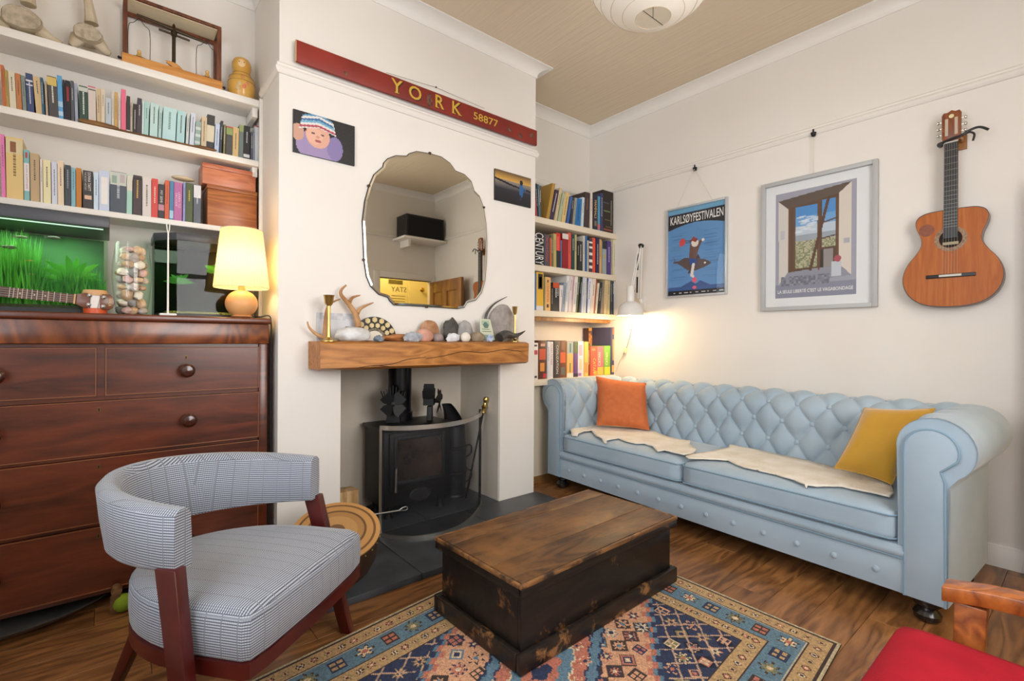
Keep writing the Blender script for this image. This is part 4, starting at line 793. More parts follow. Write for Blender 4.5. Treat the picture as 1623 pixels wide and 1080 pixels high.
def cname(h):
    r, g, b = (int(h[i:i+2], 16) for i in (0, 2, 4)); mx, mn = max(r, g, b), min(r, g, b); L = (mx+mn)/2; s = mx-mn
    if s < 22: return 'black' if L < 50 else 'charcoal' if L < 85 else 'grey' if L < 150 else 'pale grey' if L < 200 else 'white'
    import colorsys
    hu = colorsys.rgb_to_hsv(r/255, g/255, b/255)[0]*360
    k = 'red' if hu < 14 or hu > 345 else 'orange' if hu < 30 else 'tan' if hu < 44 else 'yellow' if hu < 62 else 'green' if hu < 160 else 'teal' if hu < 195 else 'blue' if hu < 250 else 'purple' if hu < 300 else 'pink'
    if k == 'tan' and L < 110: k = 'brown'
    if k == 'orange' and L < 110: k = 'brown'
    if k == 'tan' and L > 195: k = 'cream'
    if k == 'yellow' and L > 180 and s < 70: k = 'cream'
    if k == 'blue' and L < 80: k = 'navy'
    return ('dark ' if L < 62 and k not in ('navy', 'brown') else 'pale ' if L > 178 and k not in ('cream',) else '')+k
def bookrow(rows, zoom, Yp, zt, depth, shelfname, group, kind='book', res=None):
    """rows: (x0, x1, ytop, shift of foot against head, colour, extras) in zoomed photo pixels along the spine plane"""
    ox, oy, k = zoom; info = []
    for r_ in rows:
        x0, x1, yt, dx, col = r_[:5]; ex = r_[5] if len(r_) > 5 else {}
        a, b = at(ox+x0/k, oy+yt/k, Y=Yp), at(ox+x1/k, oy+yt/k, Y=Yp); hgt = a.z-zt
        sft = at(ox+(x0+dx)/k, oy+yt/k, Y=Yp).x-a.x; info.append([a.x, b.x-a.x, hgt, sft, col, ex])
    names = [i[5].get('d') or cname(i[4]) for i in info]
    for i, (xa, wd, hgt, sft, col, ex) in enumerate(info):
        size = 'slim ' if wd < .014 else 'thick ' if wd > .032 else ''; tall = 'tall ' if hgt > .235 else 'short ' if hgt < .15 else ''
        nb = [names[j] for j in (i-1, i+1) if 0 <= j < len(names)]
        kk = ex.get('k', kind); lab = ex.get('lab') or '%s%s%s %s next to %s %s on %s' % (tall, size, names[i], kk, ' and '.join(nb), 'ones' if len(nb) == 2 else 'one', shelfname)
        if len(lab.split()) > 16: lab = lab.replace(' ones on ', ' on ').replace(' one on ', ' on ')
        if len(lab.split()) > 16 and len(nb) == 2: lab = '%s %s next to %s one on %s' % (names[i], kk, nb[0], shelfname)
        assert len(lab.split()) <= 16, lab
        dp = ex.get('dep', depth*(.86+.14*((i*37) % 10)/10)); wd = max(wd-.0008, .003)
        yf = Yp+ex.get('dy', (i*53 % 7)*.0012); th = min(.0022, wd*.2)
        t = thing('game_box' if kk.endswith('box') else 'book', lab, 'board game' if kk.endswith('box') else 'book', (xa+sft+wd/2, yf, zt), group)
        S = Matrix(((1, 0, -sft/max(hgt, .05)), (0, 1, 0), (0, 0, 1)))     # lean, feet kept flat on the shelf
        O = Vector((xa+sft, yf, zt+.0004))
        cm = M('cover_'+col, col, .45, col2=col, ns=40) if False else M('cover_'+col, col, .5, bump=.05, bscale=90)
        if kk.endswith('box'):
            MB().bx(0, wd, 0, dp, 0, hgt).xf(S, O).build('box', cm, t, bevel=.0012)
        else:
            MB().bx(0, wd, 0, .0025, 0, hgt).bx(0, th, .0025, dp, 0, hgt).bx(wd-th, wd, .0025, dp, 0, hgt).xf(S, O).build('cover', cm, t)
            MB().bx(th, wd-th, .0026, dp-.003, .003, hgt-.003).xf(S, O).build('pages', pagem, t)
        def patch(u0, u1, v0, v1, c, nm='spine_band', e=.0005): MB().bx(wd*u0, wd*u1, -e, .0002, hgt*v0, hgt*v1).xf(S, O).build(nm, M('ink_'+c, c, .55), t)
        for (v0, v1, c) in ex.get('bands', ()): patch(.0, 1, v0, v1, c)
        for (u0, u1, v0, v1, c) in ex.get('rects', ()): patch(u0, u1, v0, v1, c, 'spine_panel', .0006)
        for s_, c, u, v, hh, ww in ex.get('text', ()):      # running down the spine
            text(s_, O+S @ Vector((wd*u, -.0008, hgt*v)), S @ Vector((0, 0, -1)), (1, 0, 0), M('ink_'+c, c, .55), t, width=hgt*hh, height=wd*ww, name='title_text')
        for s_, c, u, v, hh, ww in ex.get('textup', ()):
            text(s_, O+S @ Vector((wd*u, -.0008, hgt*v)), S @ Vector((0, 0, 1)), (-1, 0, 0), M('ink_'+c, c, .55), t, width=hgt*hh, height=wd*ww, name='title_text')
        if 'mark' in ex or (not ex and wd > .007):           # unreadable small print
            mk = ex.get('mark') or ('e0dccf' if sum(lin(col)) < .5 else '5a544c'); rg = random.Random(i*7+len(rows)); m_ = MB(); v = .9-.1*rg.random(); ve = v-.25-.35*rg.random()
            while v > ve:
                l_ = .012+.03*rg.random(); m_.bx(wd*.42, wd*.58, -.0004, .0002, hgt*(v-l_), hgt*v); v -= l_+.012
            m_.xf(S, O).build('spine_print', M('ink_'+mk, mk, .55), t)
za = (0, 90, 7.714); zb_ = (200, 130, 7.345)
A1 = [(0, 45, 95, 40, 'c0693f'), (48, 92, 150, 30, 'b59a55'), (95, 178, 170, 30, 'd9cfb8'), (180, 248, 190, 28, 'c07a4a'), (252, 303, 220, 30, '7d8a85'),
      (305, 395, 185, 30, '3c4a72', {'bands': [(.80, .84, 'd8d8dc'), (.70, .73, 'd8d8dc')], 'mark': 'd8d8dc'}), (397, 488, 230, 50, 'cdb287'), (490, 525, 250, 30, '2f5c74'), (540, 570, 290, 25, 'b9a58f'),
      (572, 690, 225, 35, '4b4848', {'bands': [(.78, .98, 'd2b766')], 'mark': 'e8e4da', 'd': 'charcoal gold-topped'}), (692, 755, 215, 28, '5b9fd0', {'bands': [(.3, .42, 'a9cbe2'), (.1, .2, 'bcd6e8')], 'd': 'sky blue'}), (765, 790, 275, 25, '1b2333'),
      (792, 858, 275, 15, '1f1d22', {'rects': [(.3, .7, .5, .85, 'a02a32')], 'd': 'black and red'}), (860, 903, 285, 15, '55555c'), (905, 945, 320, 18, '9aa3b5'),
      (962, 1073, 340, 12, '2f4a40', {'bands': [(.86, .97, 'c4c8c0')], 'mark': 'dfe3dc', 'd': 'bottle green'}), (1075, 1170, 350, 12, 'cfc4bb', {'bands': [(.97, 1, 'd0607c'), (.9, .93, '5a5552')]}), (1180, 1232, 375, 8, 'cdb58f'), (1235, 1285, 390, 5, 'd6c7b0'),
      (1290, 1362, 490, 3, 'b9c3cb'), (1365, 1397, 430, 3, 'd5cfc4'), (1399, 1442, 430, 2, 'c9a060'), (1445, 1477, 450, 2, 'd8cfc6'), (1480, 1543, 390, 2, 'e0708a', {'d': 'bright pink'}), (1548, 1595, 470, 0, '3b3535', {'bands': [(.05, .12, 'dedede')]})]
A2 = [(50, 78, 235, 0, 'b3a79a'), (82, 130, 245, -4, '37302f'), (132, 187, 180, -8, '45414a'), (189, 213, 220, -6, 'cfe0de'), (215, 270, 220, -8, 'a9d0ca'), (285, 378, 235, -12, 'bcdad6'), (388, 425, 270, -14, 'b2cfcb'),
      (437, 592, 280, -18, 'b9dbdc', {'mark': '6f8f90', 'd': 'broad pale aqua'}), (603, 697, 320, -18, 'b0d5d6'), (712, 745, 355, -18, 'c6cdc8'), (757, 812, 355, -22, 'cdd5e2'), (815, 880, 450, -20, '93aaa3', {'bands': [(.2, .3, 'c6d2cc'), (.45, .55, 'c6d2cc'), (.7, .8, 'c6d2cc')], 'd': 'green striped'}),
      (882, 945, 400, -10, 'cdb99a'), (950, 1040, 370, -20, '3d3c3e', {'bands': [(.28, .72, 'd3cbb2')], 'd': 'black and cream banded'}), (1042, 1095, 480, -15, 'b8c6dc'), (1107, 1137, 445, -22, '3d424c'), (1139, 1165, 490, -8, '7a7350'),
      (1167, 1243, 510, -6, '4b4a48', {'bands': [(.72, .95, '8a9a5e'), (.96, 1, 'c0524a')]}), (1247, 1318, 520, -8, 'd3b47e'), (1320, 1372, 495, -8, '6c7a78', {'bands': [(.8, 1, '93a06a')]}), (1376, 1450, 500, -8, '2f2f33', {'bands': [(.08, .17, 'dadada')], 'mark': 'c9c9c9'}), (1452, 1479, 580, 0, '55586a'), (1481, 1499, 590, 0, '9aa0ad'), (1502, 1570, 505, 0, 'ccd2d6', {'bands': [(.97, 1, 'b5444a')]})]
conv = lambda rows, z, z2: [((z[0]+a/z[2]-z2[0])*z2[2], (z[0]+b/z[2]-z2[0])*z2[2], (z[1]+c/z[2]-z2[1])*z2[2], d*z2[2]/z[2], *e) for a, b, c, d, *e in rows]
bookrow(A1+conv(A2, zb_, za), za, YS+.022, LZ[1], .125, 'the shelf under the bones', 'paperbacks under the bones')
zc, zd = (0, 200, 7.345), (200, 240, 7.057)
B1 = [(0, 50, 90, 25, 'e27db5'), (62, 265, 110, 15, 'e0c384', {'bands': [(.74, .96, 'd9c9a0')], 'rects': [(.25, .6, .76, .93, '8a5a3a')], 'mark': '8a7040', 'd': 'wide yellowed portrait'}),
      (273, 340, 270, 12, '7fb3b5', {'bands': [(.2, .74, 'e2dcdc')], 'text': [('ROMA & JAPONESE', 'b5566a', .5, .47, .46, .34)], 'rects': [(.3, .7, .84, .95, 'b5444a')]}), (345, 455, 305, 12, 'bda27c'), (464, 495, 380, 8, 'ddd4ca'), (498, 590, 385, 8, 'e6dcae'), (597, 665, 410, 8, 'cfd3e4'), (668, 742, 400, 8, 'e3cdb0'),
      (752, 825, 445, 5, '3f444d', {'mark': 'aab0b8'}), (828, 880, 480, 4, '7fb0c0'), (883, 950, 480, 4, 'c0792c', {'d': 'ochre'}), (965, 1085, 510, 4, '393437', {'text': [('DONNA TARTT', 'e2ddd6', .62, .72, .48, .3), ('THE SECRET HISTORY', 'c9c0b8', .25, .72, .48, .2)], 'rects': [(.15, .85, .26, .36, 'd9b49a')]}), (1090, 1148, 530, 2, 'c9dbea'),
      (1152, 1275, 505, 2, 'c3cde2', {'rects': [(.2, .85, .18, .84, 'e6e4e0')], 'd': 'pale blue ring binder'}), (1285, 1475, 520, -2, '4a525e', {'bands': [(.68, .99, 'c4c9c0')], 'rects': [(.1, .4, .72, .9, '8fa595'), (.6, .9, .75, .95, 'b5a9ac')], 'mark': 'b5bac2', 'd': 'marbled slate'}), (1478, 1545, 560, -4, 'a8cfc0', {'bands': [(.6, .98, 'd6d2c2')]})]
B2 = [(80, 180, 262, -6, '45393a', {'mark': 'd9b04a', 'bands': [(.9, .94, '2a2224')], 'd': 'brown gold-lettered'}), (183, 284, 280, 0, 'd8d0cb'), (288, 360, 300, -4, 'd1483f', {'mark': 'e8d8d0'}), (363, 433, 360, -4, '3a3638', {'bands': [(.25, .42, 'c08a98')], 'text': [('MY SEMI', 'e2ddd6', .5, .65, .34, .4)]}), (438, 489, 320, -6, 'd25f3e'), (491, 536, 330, -6, '4b7fa8', {'bands': [(.05, .25, 'a9cbe2')]}),
      (538, 632, 340, -4, 'b56aa0', {'text': [('LEARN TO', 'f0d0e2', .65, .55, .4, .28), ('DECODE', 'f0d0e2', .3, .55, .34, .24)], 'd': 'magenta'}), (640, 667, 345, -4, '8f95c8'), (669, 752, 345, -4, '4d5a38', {'mark': 'c9b04a'}), (757, 840, 365, -2, '5c626e', {'bands': [(.66, .98, 'd6d8dc')], 'mark': 'c9ccd2'})]
bookrow(B1+conv(B2, zd, zc), zc, YS+.022, LZ[2], .13, 'the shelf over the aquarium', 'books over the aquarium')
def zbox(z, x0, y0, x1, y1, Y): a, b = at(z[0]+x0/z[2], z[1]+y1/z[2], Y=Y), at(z[0]+x1/z[2], z[1]+y0/z[2], Y=Y); return a.x, b.x, a.z, b.z
x0, x1, _, z1 = zbox(zd, 908, 455, 1490, 860, YS+.012)
maho = wood('box_mahogany', '8a4a24', 'b5713f', .35, stretch=(1.5, 9, 9)); rosy = wood('box_rosewood', 'a8583a', 'cf8460', .35, stretch=(1.5, 9, 9))
t = thing('wooden_box', 'larger brown mahogany box at the bottom of the pair on the shelf', 'box', ((x0+x1)/2, 2.88, LZ[2])); zt_ = z1-.004
MB().bx(x0, min(x1, .594), YS+.012, YAL-.01, LZ[2]+.0005, zt_-.022).build('box_body', maho, t, bevel=.002); MB().bx(x0-.002, min(x1+.002, .595), YS+.010, YAL-.008, zt_-.021, zt_).build('box_lid', maho, t, bevel=.002)
x2, x3, _, z3 = zbox(zd, 852, 228, 1450, 500, YS+.02)
t = thing('wooden_box', 'reddish box with hinged lid stacked on the mahogany box', 'box', ((x2+x3)/2, 2.88, zt_)); MB().bx(x2, x3, YS+.02, YAL-.02, zt_+.0005, z3-.028).build('box_body', rosy, t, bevel=.002); MB().bx(x2, x3, YS+.02, YAL-.02, z3-.027, z3-.004).build('box_lid', rosy, t, bevel=.002)
a = at(200+640/7.057, 240+330/7.057, Y=YS+.05); zz = max(b_.matrix_basis.translation.z for b_ in [bpy.data.objects['book']])
t = thing('slim_case', 'slim cream case lying across the tops of books', 'case', (a.x, YS+.06, a.z)); MB().blob((a.x, YS+.065, at(300, 240+335/7.057, Y=YS+.05).z+.011), (.048, .03, .0115), 3, .02, 1, 3).build('case', M('cream_leather', 'd6c4a4', .5), t, smooth=True)
# sofa alcove
ze = (840, 280, 10.8); zf_ = (840, 355, 10.8); zg = (840, 420, 10.8); zh = (840, 510, 10.8); YP = YR+.02
C1 = [(70, 88, 250, 40, 'c84a58'), (92, 128, 110, 36, '23303a'), (131, 160, 130, 26, '4f7080'), (166, 210, 150, 0, '5b5346'), (388, 440, 110, -106, 'b08a3c', {'dep': .23, 'd': 'wide mustard'}), (446, 514, 220, -106, '3b2b4a'), (516, 558, 190, -92, 'cbb98f'), (560, 612, 280, -85, 'aab394'), (620, 688, 265, -78, 'd8b877'), (690, 730, 340, -60, '3f62a0'), (735, 770, 350, -40, '33343f'), (775, 812, 360, -40, '9a9a8f'), (815, 902, 360, -32, '1f6fae', {'d': 'vivid blue', 'mark': '103c6a'}), (905, 943, 350, -20, 'c9d3da'), (946, 1033, 260, -20, '40302f', {'dep': .24, 'mark': '8a6a60'}), (1037, 1080, 250, 0, 'dcd0c4', {'mark': 'b5444a'}), (1085, 1163, 290, 0, '23263a', {'text': [('MAMMALS', 'd9b870', .5, .58, .5, .5)], 'rects': [(.3, .8, .12, .26, '7a6a50')], 'd': 'navy MAMMALS'}), (1166, 1214, 330, 0, '4e93b5', {'bands': [(.05, .2, 'c06a70')]}), (1217, 1255, 280, 0, '3a3a66'), (1258, 1436, 220, 0, '2a1f1a', {'rects': [(.8, .85, .2, .8, '9a9a8a'), (.1, .7, .5, .53, '5a7a4a'), (.2, .8, .3, .32, '6a5a3a'), (.05, .6, .7, .72, '4a5a6a'), (.1, .9, .06, .1, '8a4a3a'), (.3, .9, .14, .16, '7a5a3a')], 'dep': .26, 'd': 'broad black patterned'})]
bookrow(C1, ze, YP, RZ[0], .19, 'top alcove shelf', 'books on the top alcove shelf')
C2 = [(75, 245, 130, 5, '1d1b1d', {'text': [('CENTURY', 'e8e6e2', .5, .5, .96, .82)], 'd': 'thick black CENTURY', 'dep': .24}), (247, 343, 175, 5, '555055', {'text': [('The New Century', 'd0485a', .5, .55, .8, .5)], 'd': 'grey red-lettered'}), (346, 369, 240, 5, 'd3622f'), (371, 404, 190, 5, '6b6a55'), (406, 455, 165, 5, 'b7a868'), (460, 535, 150, 2, 'd0392f', {'bands': [(0, .5, '2c2f38')], 'rects': [(.2, .6, .5, .9, 'e06058')], 'd': 'half red half black'}), (537, 553, 280, 0, '5a7fa5'), (555, 658, 160, 0, '8f1f22', {'bands': [(.85, 1, 'd6cfc6')], 'd': 'crimson white-topped'}), (660, 714, 150, 0, 'd9564a'), (716, 769, 180, 0, '22423e'), (771, 810, 180, 0, 'b5ad7d'), (815, 849, 290, 0, '211d1d'), (851, 914, 290, 0, '2f2c2c'), (916, 948, 200, 0, 'c9c4b8'), (951, 983, 200, 0, '2f62a0'), (986, 1014, 280, 0, 'd9c7a6'),
      (1016, 1073, 240, 0, '403a4a', {'bands': [(.85, .9, 'e0dcd6'), (.7, .76, 'e0dcd6'), (.5, .58, 'e0dcd6'), (.3, .38, 'e0dcd6'), (.12, .2, 'e0dcd6')], 'd': 'zebra striped'}), (1076, 1130, 235, 0, 'e2502c', {'d': 'vermilion'}), (1136, 1193, 230, 0, '24204a'), (1196, 1240, 260, 0, 'c9a067'), (1246, 1318, 300, 0, '9aa0a3', {'bands': [(.78, 1, '2a2a2e')], 'rects': [(.3, .7, .5, .6, 'b5a04a')]}), (1321, 1390, 290, 0, '4a3a7d', {'mark': 'd0c4e8'}), (1392, 1424, 260, 0, 'b5a693'), (1426, 1474, 220, 0, 'd9cfa8')]
bookrow(C2, zf_, YP, RZ[1], .19, 'second alcove shelf', 'books on the second alcove shelf')
C3 = [(66, 113, 140, 0, '3a6ea5'), (116, 240, 120, 0, 'e0b23a', {'rects': [(.25, .88, .56, .96, '3a2f2a'), (.4, .75, .6, .88, 'b5a890')], 'bands': [(0, .12, 'd6d4d8')], 'd': 'yellow picture', 'dep': .22}), (246, 268, 210, 0, '8f8a5f'), (270, 365, 205, 0, 'e0b070', {'textup': [('MONOPOLY', 'c8452c', .5, .55, .56, .42)], 'rects': [(.3, .65, .1, .2, '3a2a22'), (.4, .6, .84, .92, '3a2a22')], 'd': 'tan MONOPOLY', 'dep': .22}), (367, 403, 360, 0, '1d1a1a'), (405, 513, 300, 0, '2a2a2e', {'bands': [(.82, 1, 'c4532c')], 'text': [('DISH', 'e8e6e2', .8, .68, .24, .2)], 'mark': 'd8d4ce'}), (515, 578, 345, 0, 'e3d6d2', {'mark': '6a5a72'}), (580, 638, 300, -40, '8e9aa8'), (640, 688, 180, -35, 'e0dcd8'), (690, 738, 180, -30, 'd9cfd0'), (740, 778, 175, -40, 'd0a8a8'), (780, 830, 175, -45, 'e2dad5'), (835, 878, 180, -55, '5b6b50'), (880, 908, 190, -45, '2a2522'), (910, 948, 190, -25, 'c3c9d6'), (950, 984, 180, -12, 'dcd8d0'), (986, 1006, 230, -20, '2e4a80'), (1008, 1078, 215, -30, 'dadce6'), (1080, 1138, 215, -45, 'e2d3c4'), (1140, 1164, 260, -45, 'b2562c'), (1166, 1200, 310, -45, 'd8cdb8'), (1202, 1244, 300, -45, '2b2626'), (1246, 1288, 280, -30, '8c8073'), (1290, 1333, 225, -20, 'd3bd8f'), (1336, 1388, 230, -10, 'c0b189'), (1391, 1414, 230, 0, '46525c'), (1416, 1470, 220, 0, '23303c')]
bookrow(C3, zg, YP, RZ[2], .19, 'third alcove shelf', 'books and magazines on the third alcove shelf')
C4 = [(55, 140, 365, 0, 'dcd8d4', {'rects': [(.1, .9, .68, .8, 'b5444a'), (.3, .8, .04, .1, '3a3638'), (.1, .8, .9, .95, '4a4a52')], 'd': 'white red-badged', 'dep': .24}), (147, 295, 325, 0, '5a3328', {'rects': [(.15, .9, .5, .78, 'c4573a'), (.25, .75, .2, .42, 'd08a3a'), (.6, .95, .03, .14, 'c03038'), (.3, .8, .85, .92, 'c9a090')], 'd': 'brown red flame', 'dep': .28}), (302, 344, 340, 0, 'c8cdd2', {'mark': '3a4a5a'}), (347, 410, 345, 0, 'd9d3d6', {'text': [('TICKET TO RIDE', 'a8484a', .5, .66, .58, .4)], 'd': 'white TICKET TO RIDE'}),
      (415, 519, 330, 0, '4a423f', {'text': [('CIVILIZATION', 'd9d4cc', .55, .5, .76, .36)], 'd': 'charcoal CIVILIZATION', 'dep': .28}), (521, 635, 325, 0, '7a4a35', {'rects': [(.1, .9, .4, .68, 'd0623a'), (.2, .8, .08, .28, '6a6a62'), (.25, .7, .75, .95, '8f6a58')], 'd': 'brown orange-swirl', 'dep': .28}), (641, 750, 345, 0, 'e8b06a', {'bands': [(.66, 1, 'a8b0a8'), (0, .12, 'e0d6c4')], 'rects': [(.4, .65, .7, .95, '4a7a8a'), (.4, .6, .15, .4, '7a8a4a')], 'd': 'peach'}), (752, 824, 350, 0, '6a4a80', {'bands': [(.68, 1, '5a6a48'), (0, .1, '3a3038')], 'd': 'purple leafy'}),
      (826, 930, 340, 0, 'd9cfdc', {'rects': [(.2, .8, .6, .9, 'b5a5c0'), (.3, .7, .2, .5, 'c9c49a'), (.1, .6, .02, .1, 'a070b0')], 'd': 'lilac floral'}), (932, 1003, 345, 0, 'e5b45a', {'rects': [(.2, .8, .1, .4, 'c98a5a')], 'd': 'amber'}), (1005, 1038, 430, 0, '7a3a20'), (1040, 1158, 430, 0, 'dd5a45', {'text': [('CATAN', 'f0c070', .55, .34, .5, .4)], 'rects': [(.5, 1, .02, .16, 'e0a040'), (.2, .7, .86, .93, 'e08a60')], 'd': 'red CATAN', 'dep': .2}), (1160, 1276, 425, 0, 'd9707a', {'textup': [('CATAN', 'f2d8b0', .35, .56, .46, .36)], 'rects': [(.1, .95, .02, .28, 'e0b050')], 'd': 'pink CATAN', 'dep': .2}), (1278, 1385, 415, 0, '7ab04a', {'textup': [('CATAN', 'f0e6a8', .4, .55, .42, .36)], 'rects': [(.05, .95, .02, .27, 'e8cc3a')], 'd': 'green CATAN', 'dep': .2}), (1388, 1478, 100, 0, '4a4a66', {'rects': [(.3, .7, .3, .75, 'b59a6a'), (.2, .9, .05, .2, 'd0a85a'), (.3, .9, .85, .98, 'c9744a')], 'd': 'tall slate blue', 'dep': .22})]
bookrow(C4, zh, YP, RZ[3], .24, 'lowest alcove shelf', 'board games on the lowest alcove shelf', kind='game box')
x0, x1, z0, z1 = zbox(zh, 1005, 340, 1395, 100, YP+.21); t = thing('game_box', 'large patterned orange box standing behind the CATAN boxes', 'board game', (x0, YP+.21, RZ[3])); zz = at(900, 510+100/10.8, Y=YP+.21).z
cv = Canvas(x1-x0, zz-RZ[3], .008, 'c4764a'); cv.speck(cv.y > 0, ['c4764a', 'd0623a', '7a6a58', 'd9a04a', '8a4a3a', 'c98a6a'], .022, 4); cv.mesh('patterned_front', printed('print_matte'), (x0, YP+.2095, RZ[3]+.0005), (1, 0, 0), (0, 0, 1), t); MB().bx(x0, x1, YP+.21, YP+.265, RZ[3]+.0005, zz).build('box', M('cover_5a3a30', '5a3a30', .5), t)
# ================================================================== CHEST OF DRAWERS AND WHAT STANDS ON IT
mah = wood('dark_mahogany', '371609', '6b3018', .3, ring=6, stretch=(1.2, 7, 7), coat=.35, bump=.03)
mahv = wood('flame_mahogany', '4a1d0b', '8a4a22', .28, ring=16, stretch=(3.2, 4, 1.6), coat=.4, bump=.02); bead = M('bead_edge', '8a5230', .4); knobw = M('knob_mahogany', '3f1d12', .22, coat=.5)
CX0, CX1, CY0, CY1 = -.636, .576, 2.50, 2.965
c = thing('chest_of_drawers', 'tall dark mahogany Victorian chest of drawers with wooden knobs', 'chest of drawers', (-.03, 2.73, 0))
m = MB().bx(CX0, CX0+.02, CY0+.02, CY1, .062, 1.146).bx(CX1-.02, CX1, CY0+.02, CY1, .062, 1.146).bx(CX0, CX1, CY1-.015, CY1, .062, 1.146).bx(CX0+.02, CX1-.02, CY0+.03, CY1-.015, .062, .08)
m.build('carcass', mah, c)
MB().bx(CX0-.014, CX1+.014, CY0-.018, CY1, 1.148, 1.1755).build('top_board', mah, c, bevel=.008, bseg=3)
MB().bx(CX0-.004, CX1+.004, CY0-.006, CY0+.03, 1.056, 1.147).build('frieze', mahv, c, bevel=.004)
for x in (CX0, CX1-.036): MB().bx(x, x+.036, CY0, CY0+.03, .062, 1.055).build('stile', mah, c, bevel=.003)
for z0, z1 in ((1.041, 1.055), (.832, .850), (.607, .619), (.336, .350), (.062, .082)): MB().bx(CX0+.036, CX1-.036, CY0+.016, CY0+.03, z0, z1).build('rail', mah, c)
MB().bx(-.037, -.012, CY0+.002, CY0+.03, .85, 1.041).build('divider', mah, c)
for x in (CX0+.04, CX1-.04):
    for y_ in (CY0+.05, CY1-.05): MB().lathe([(.022, 0), (.03, .02), (.026, .062)], (x, y_, .0), 14).build('foot', mah, c, smooth=True)
def drawer(x0, x1, z0, z1, knobs, key):
    d = MB().bx(x0+.002, x1-.002, CY0+.002, CY0+.028, z0+.002, z1-.002).build('drawer', mah, c)
    for a0, a1, b0, b1 in ((x0+.001, x0+.004, z0+.001, z1-.001), (x1-.004, x1-.001, z0+.001, z1-.001), (x0+.004, x1-.004, z0+.001, z0+.004), (x0+.004, x1-.004, z1-.004, z1-.001)): MB().bx(a0, a1, CY0-.0025, CY0+.004, b0, b1).build('cock_bead', bead, d)
    for kx, kz in knobs: MB().lathe([(.016, 0), (.014, .008), (.013, .018), (.022, .026), (.029, .036), (.029, .044), (.02, .054), (.001, .058)], (kx, CY0+.002, kz), 24, rot('X', 90)).build('knob', knobw, d, smooth=True)
    MB().bx(key[0]-.005, key[0]+.005, CY0+.0005, CY0+.0021, key[1]-.009, key[1]+.009).build('escutcheon', M('old_brass', '6a5434', .4, .8), d); MB().bx(key[0]-.002, key[0]+.002, CY0-.0002, CY0+.0006, key[1]-.006, key[1]+.005).build('keyhole', M('hole_dark'), d)
drawer(CX0+.036, -.037, .85, 1.041, [(-.31, .942)], (-.31, .995)); drawer(-.012, .54, .85, 1.041, [(.255, .942)], (.255, .997))
for z0, z1, kz in ((.619, .832, .73), (.350, .607, .485), (.082, .336, .215)): drawer(CX0+.036, .54, z0, z1, [(.263, kz), (-.32, kz)], (-.03, z1-.035))
ZT = 1.1758
# aquarium
def aquarium(name, lab, foot, z1, hood, cond):
    t = thing(name, lab, 'aquarium', (*foot[0], ZT)); n_ = len(foot)
    gl = glassy('aquarium_glass', (.80, .97, .80), .022)
    for i in range(n_):
        p, q = Vector((*foot[i], ZT+.018)), Vector((*foot[(i+1) % n_], ZT+.018)); MB().add([p, q, q+Vector((0, 0, z1-hood-ZT-.018)), p+Vector((0, 0, z1-hood-ZT-.018))], [(0, 1, 2, 3)]).build('glass_pane', gl, t)
    blk = M('black_plastic', '1d1e22', .4)
    MB().prism(foot, (0, 0, ZT), (1, 0, 0), (0, 1, 0), (0, 0, .018)).build('base_trim', blk, t)
    c0 = sum((Vector((*f, 0)) for f in foot), Vector())/n_; big = [tuple((Vector((*f, 0))-c0).xy*1.02+c0.xy) for f in foot]
    MB().prism(big, (0, 0, z1-hood), (1, 0, 0), (0, 1, 0), (0, 0, hood)).build('hood', M('charcoal_hood', '43454c', .4), t, bevel=.003)
    return t, c0
AF = [(-.615, 2.58), (-.006, 2.58), (-.006, 2.92), (-.615, 2.92)]
aq, _ = aquarium('aquarium', 'long planted aquarium with dark hood above glowing green water', AF, 1.572, .044, None)
MB().bx(-.60, -.02, 2.90, 2.905, 1.195, 1.52).build('back_film', M('tank_back_green', '142e17', .7, col2='2f6a34', ns=5), aq); MB().bx(-.61, -.01, 2.585, 2.9, 1.194, 1.206).build('gravel', M('gravel', '5a4e34', .9, col2='2f3a20', ns=120, bump=.4), aq, )
MB().bx(-.60, -.02, 2.586, 2.592, 1.519, 1.523).build('light_strip', M('white_reflector', 'dfe6e8', .3, emit='e6f4ff', estr=.5), aq)
tl = area('aquarium_light', (-.3, 2.72, 1.518), (0, 0, 0), .5, .2, 2.6, (.85, 1, .85))
T2 = [(.158, 2.757), (.236, 2.672), (.47, 2.672), (.545, 2.757), (.545, 2.93), (.158, 2.93)]
aq2, _ = aquarium('aquarium', 'small chamfered aquarium with dark water behind the lit lamp', T2, 1.562, .035, None)
MB().bx(.16, .543, 2.918, 2.924, 1.195, 1.525).bx(.536, .542, 2.77, 2.918, 1.195, 1.525).bx(.161, .166, 2.80, 2.918, 1.195, 1.525).build('back_film', M('tank_back_dark', '090b08', .9, col2='14180f', ns=4, spec=.1), aq2); MB().bx(.2, .52, 2.70, 2.91, 1.194, 1.205).build('gravel', M('dark_gravel', '3f3828', .9, col2='a89a4a', ns=160), aq2)
tl = area('small_aquarium_light', (.36, 2.80, 1.515), (0, 0, 0), .2, .12, .12, (.9, 1, .85))
leafm = {k: M('leaf_'+k, k, .45, sss=.1) for k in ('4fae2a', '2f8a22', '6cc23a', '1f6a1c')}
def leaf(p, dirn, ln, wd, par, mt, droop=.3):
    d = Vector(dirn).normalized(); sd = d.cross(Vector((0, 1, .2))).normalized(); P = np.zeros((6, 3, 3))
    for i in range(6):
        t_ = i/5; ww = wd*math.sin(math.pi*min(1, .12+t_*.88)); cpt = Vector(p)+d*ln*t_+Vector((0, -.15*ln*t_*t_, -droop*ln*t_*t_))
        for j in range(3): P[i, j] = cpt+sd*ww*(j-1)+Vector((0, -.2*ww*(1-abs(j-1)), 0))
    return MB().grid(P).build('leaf', mt, par, smooth=True)
rg = random.Random(4)
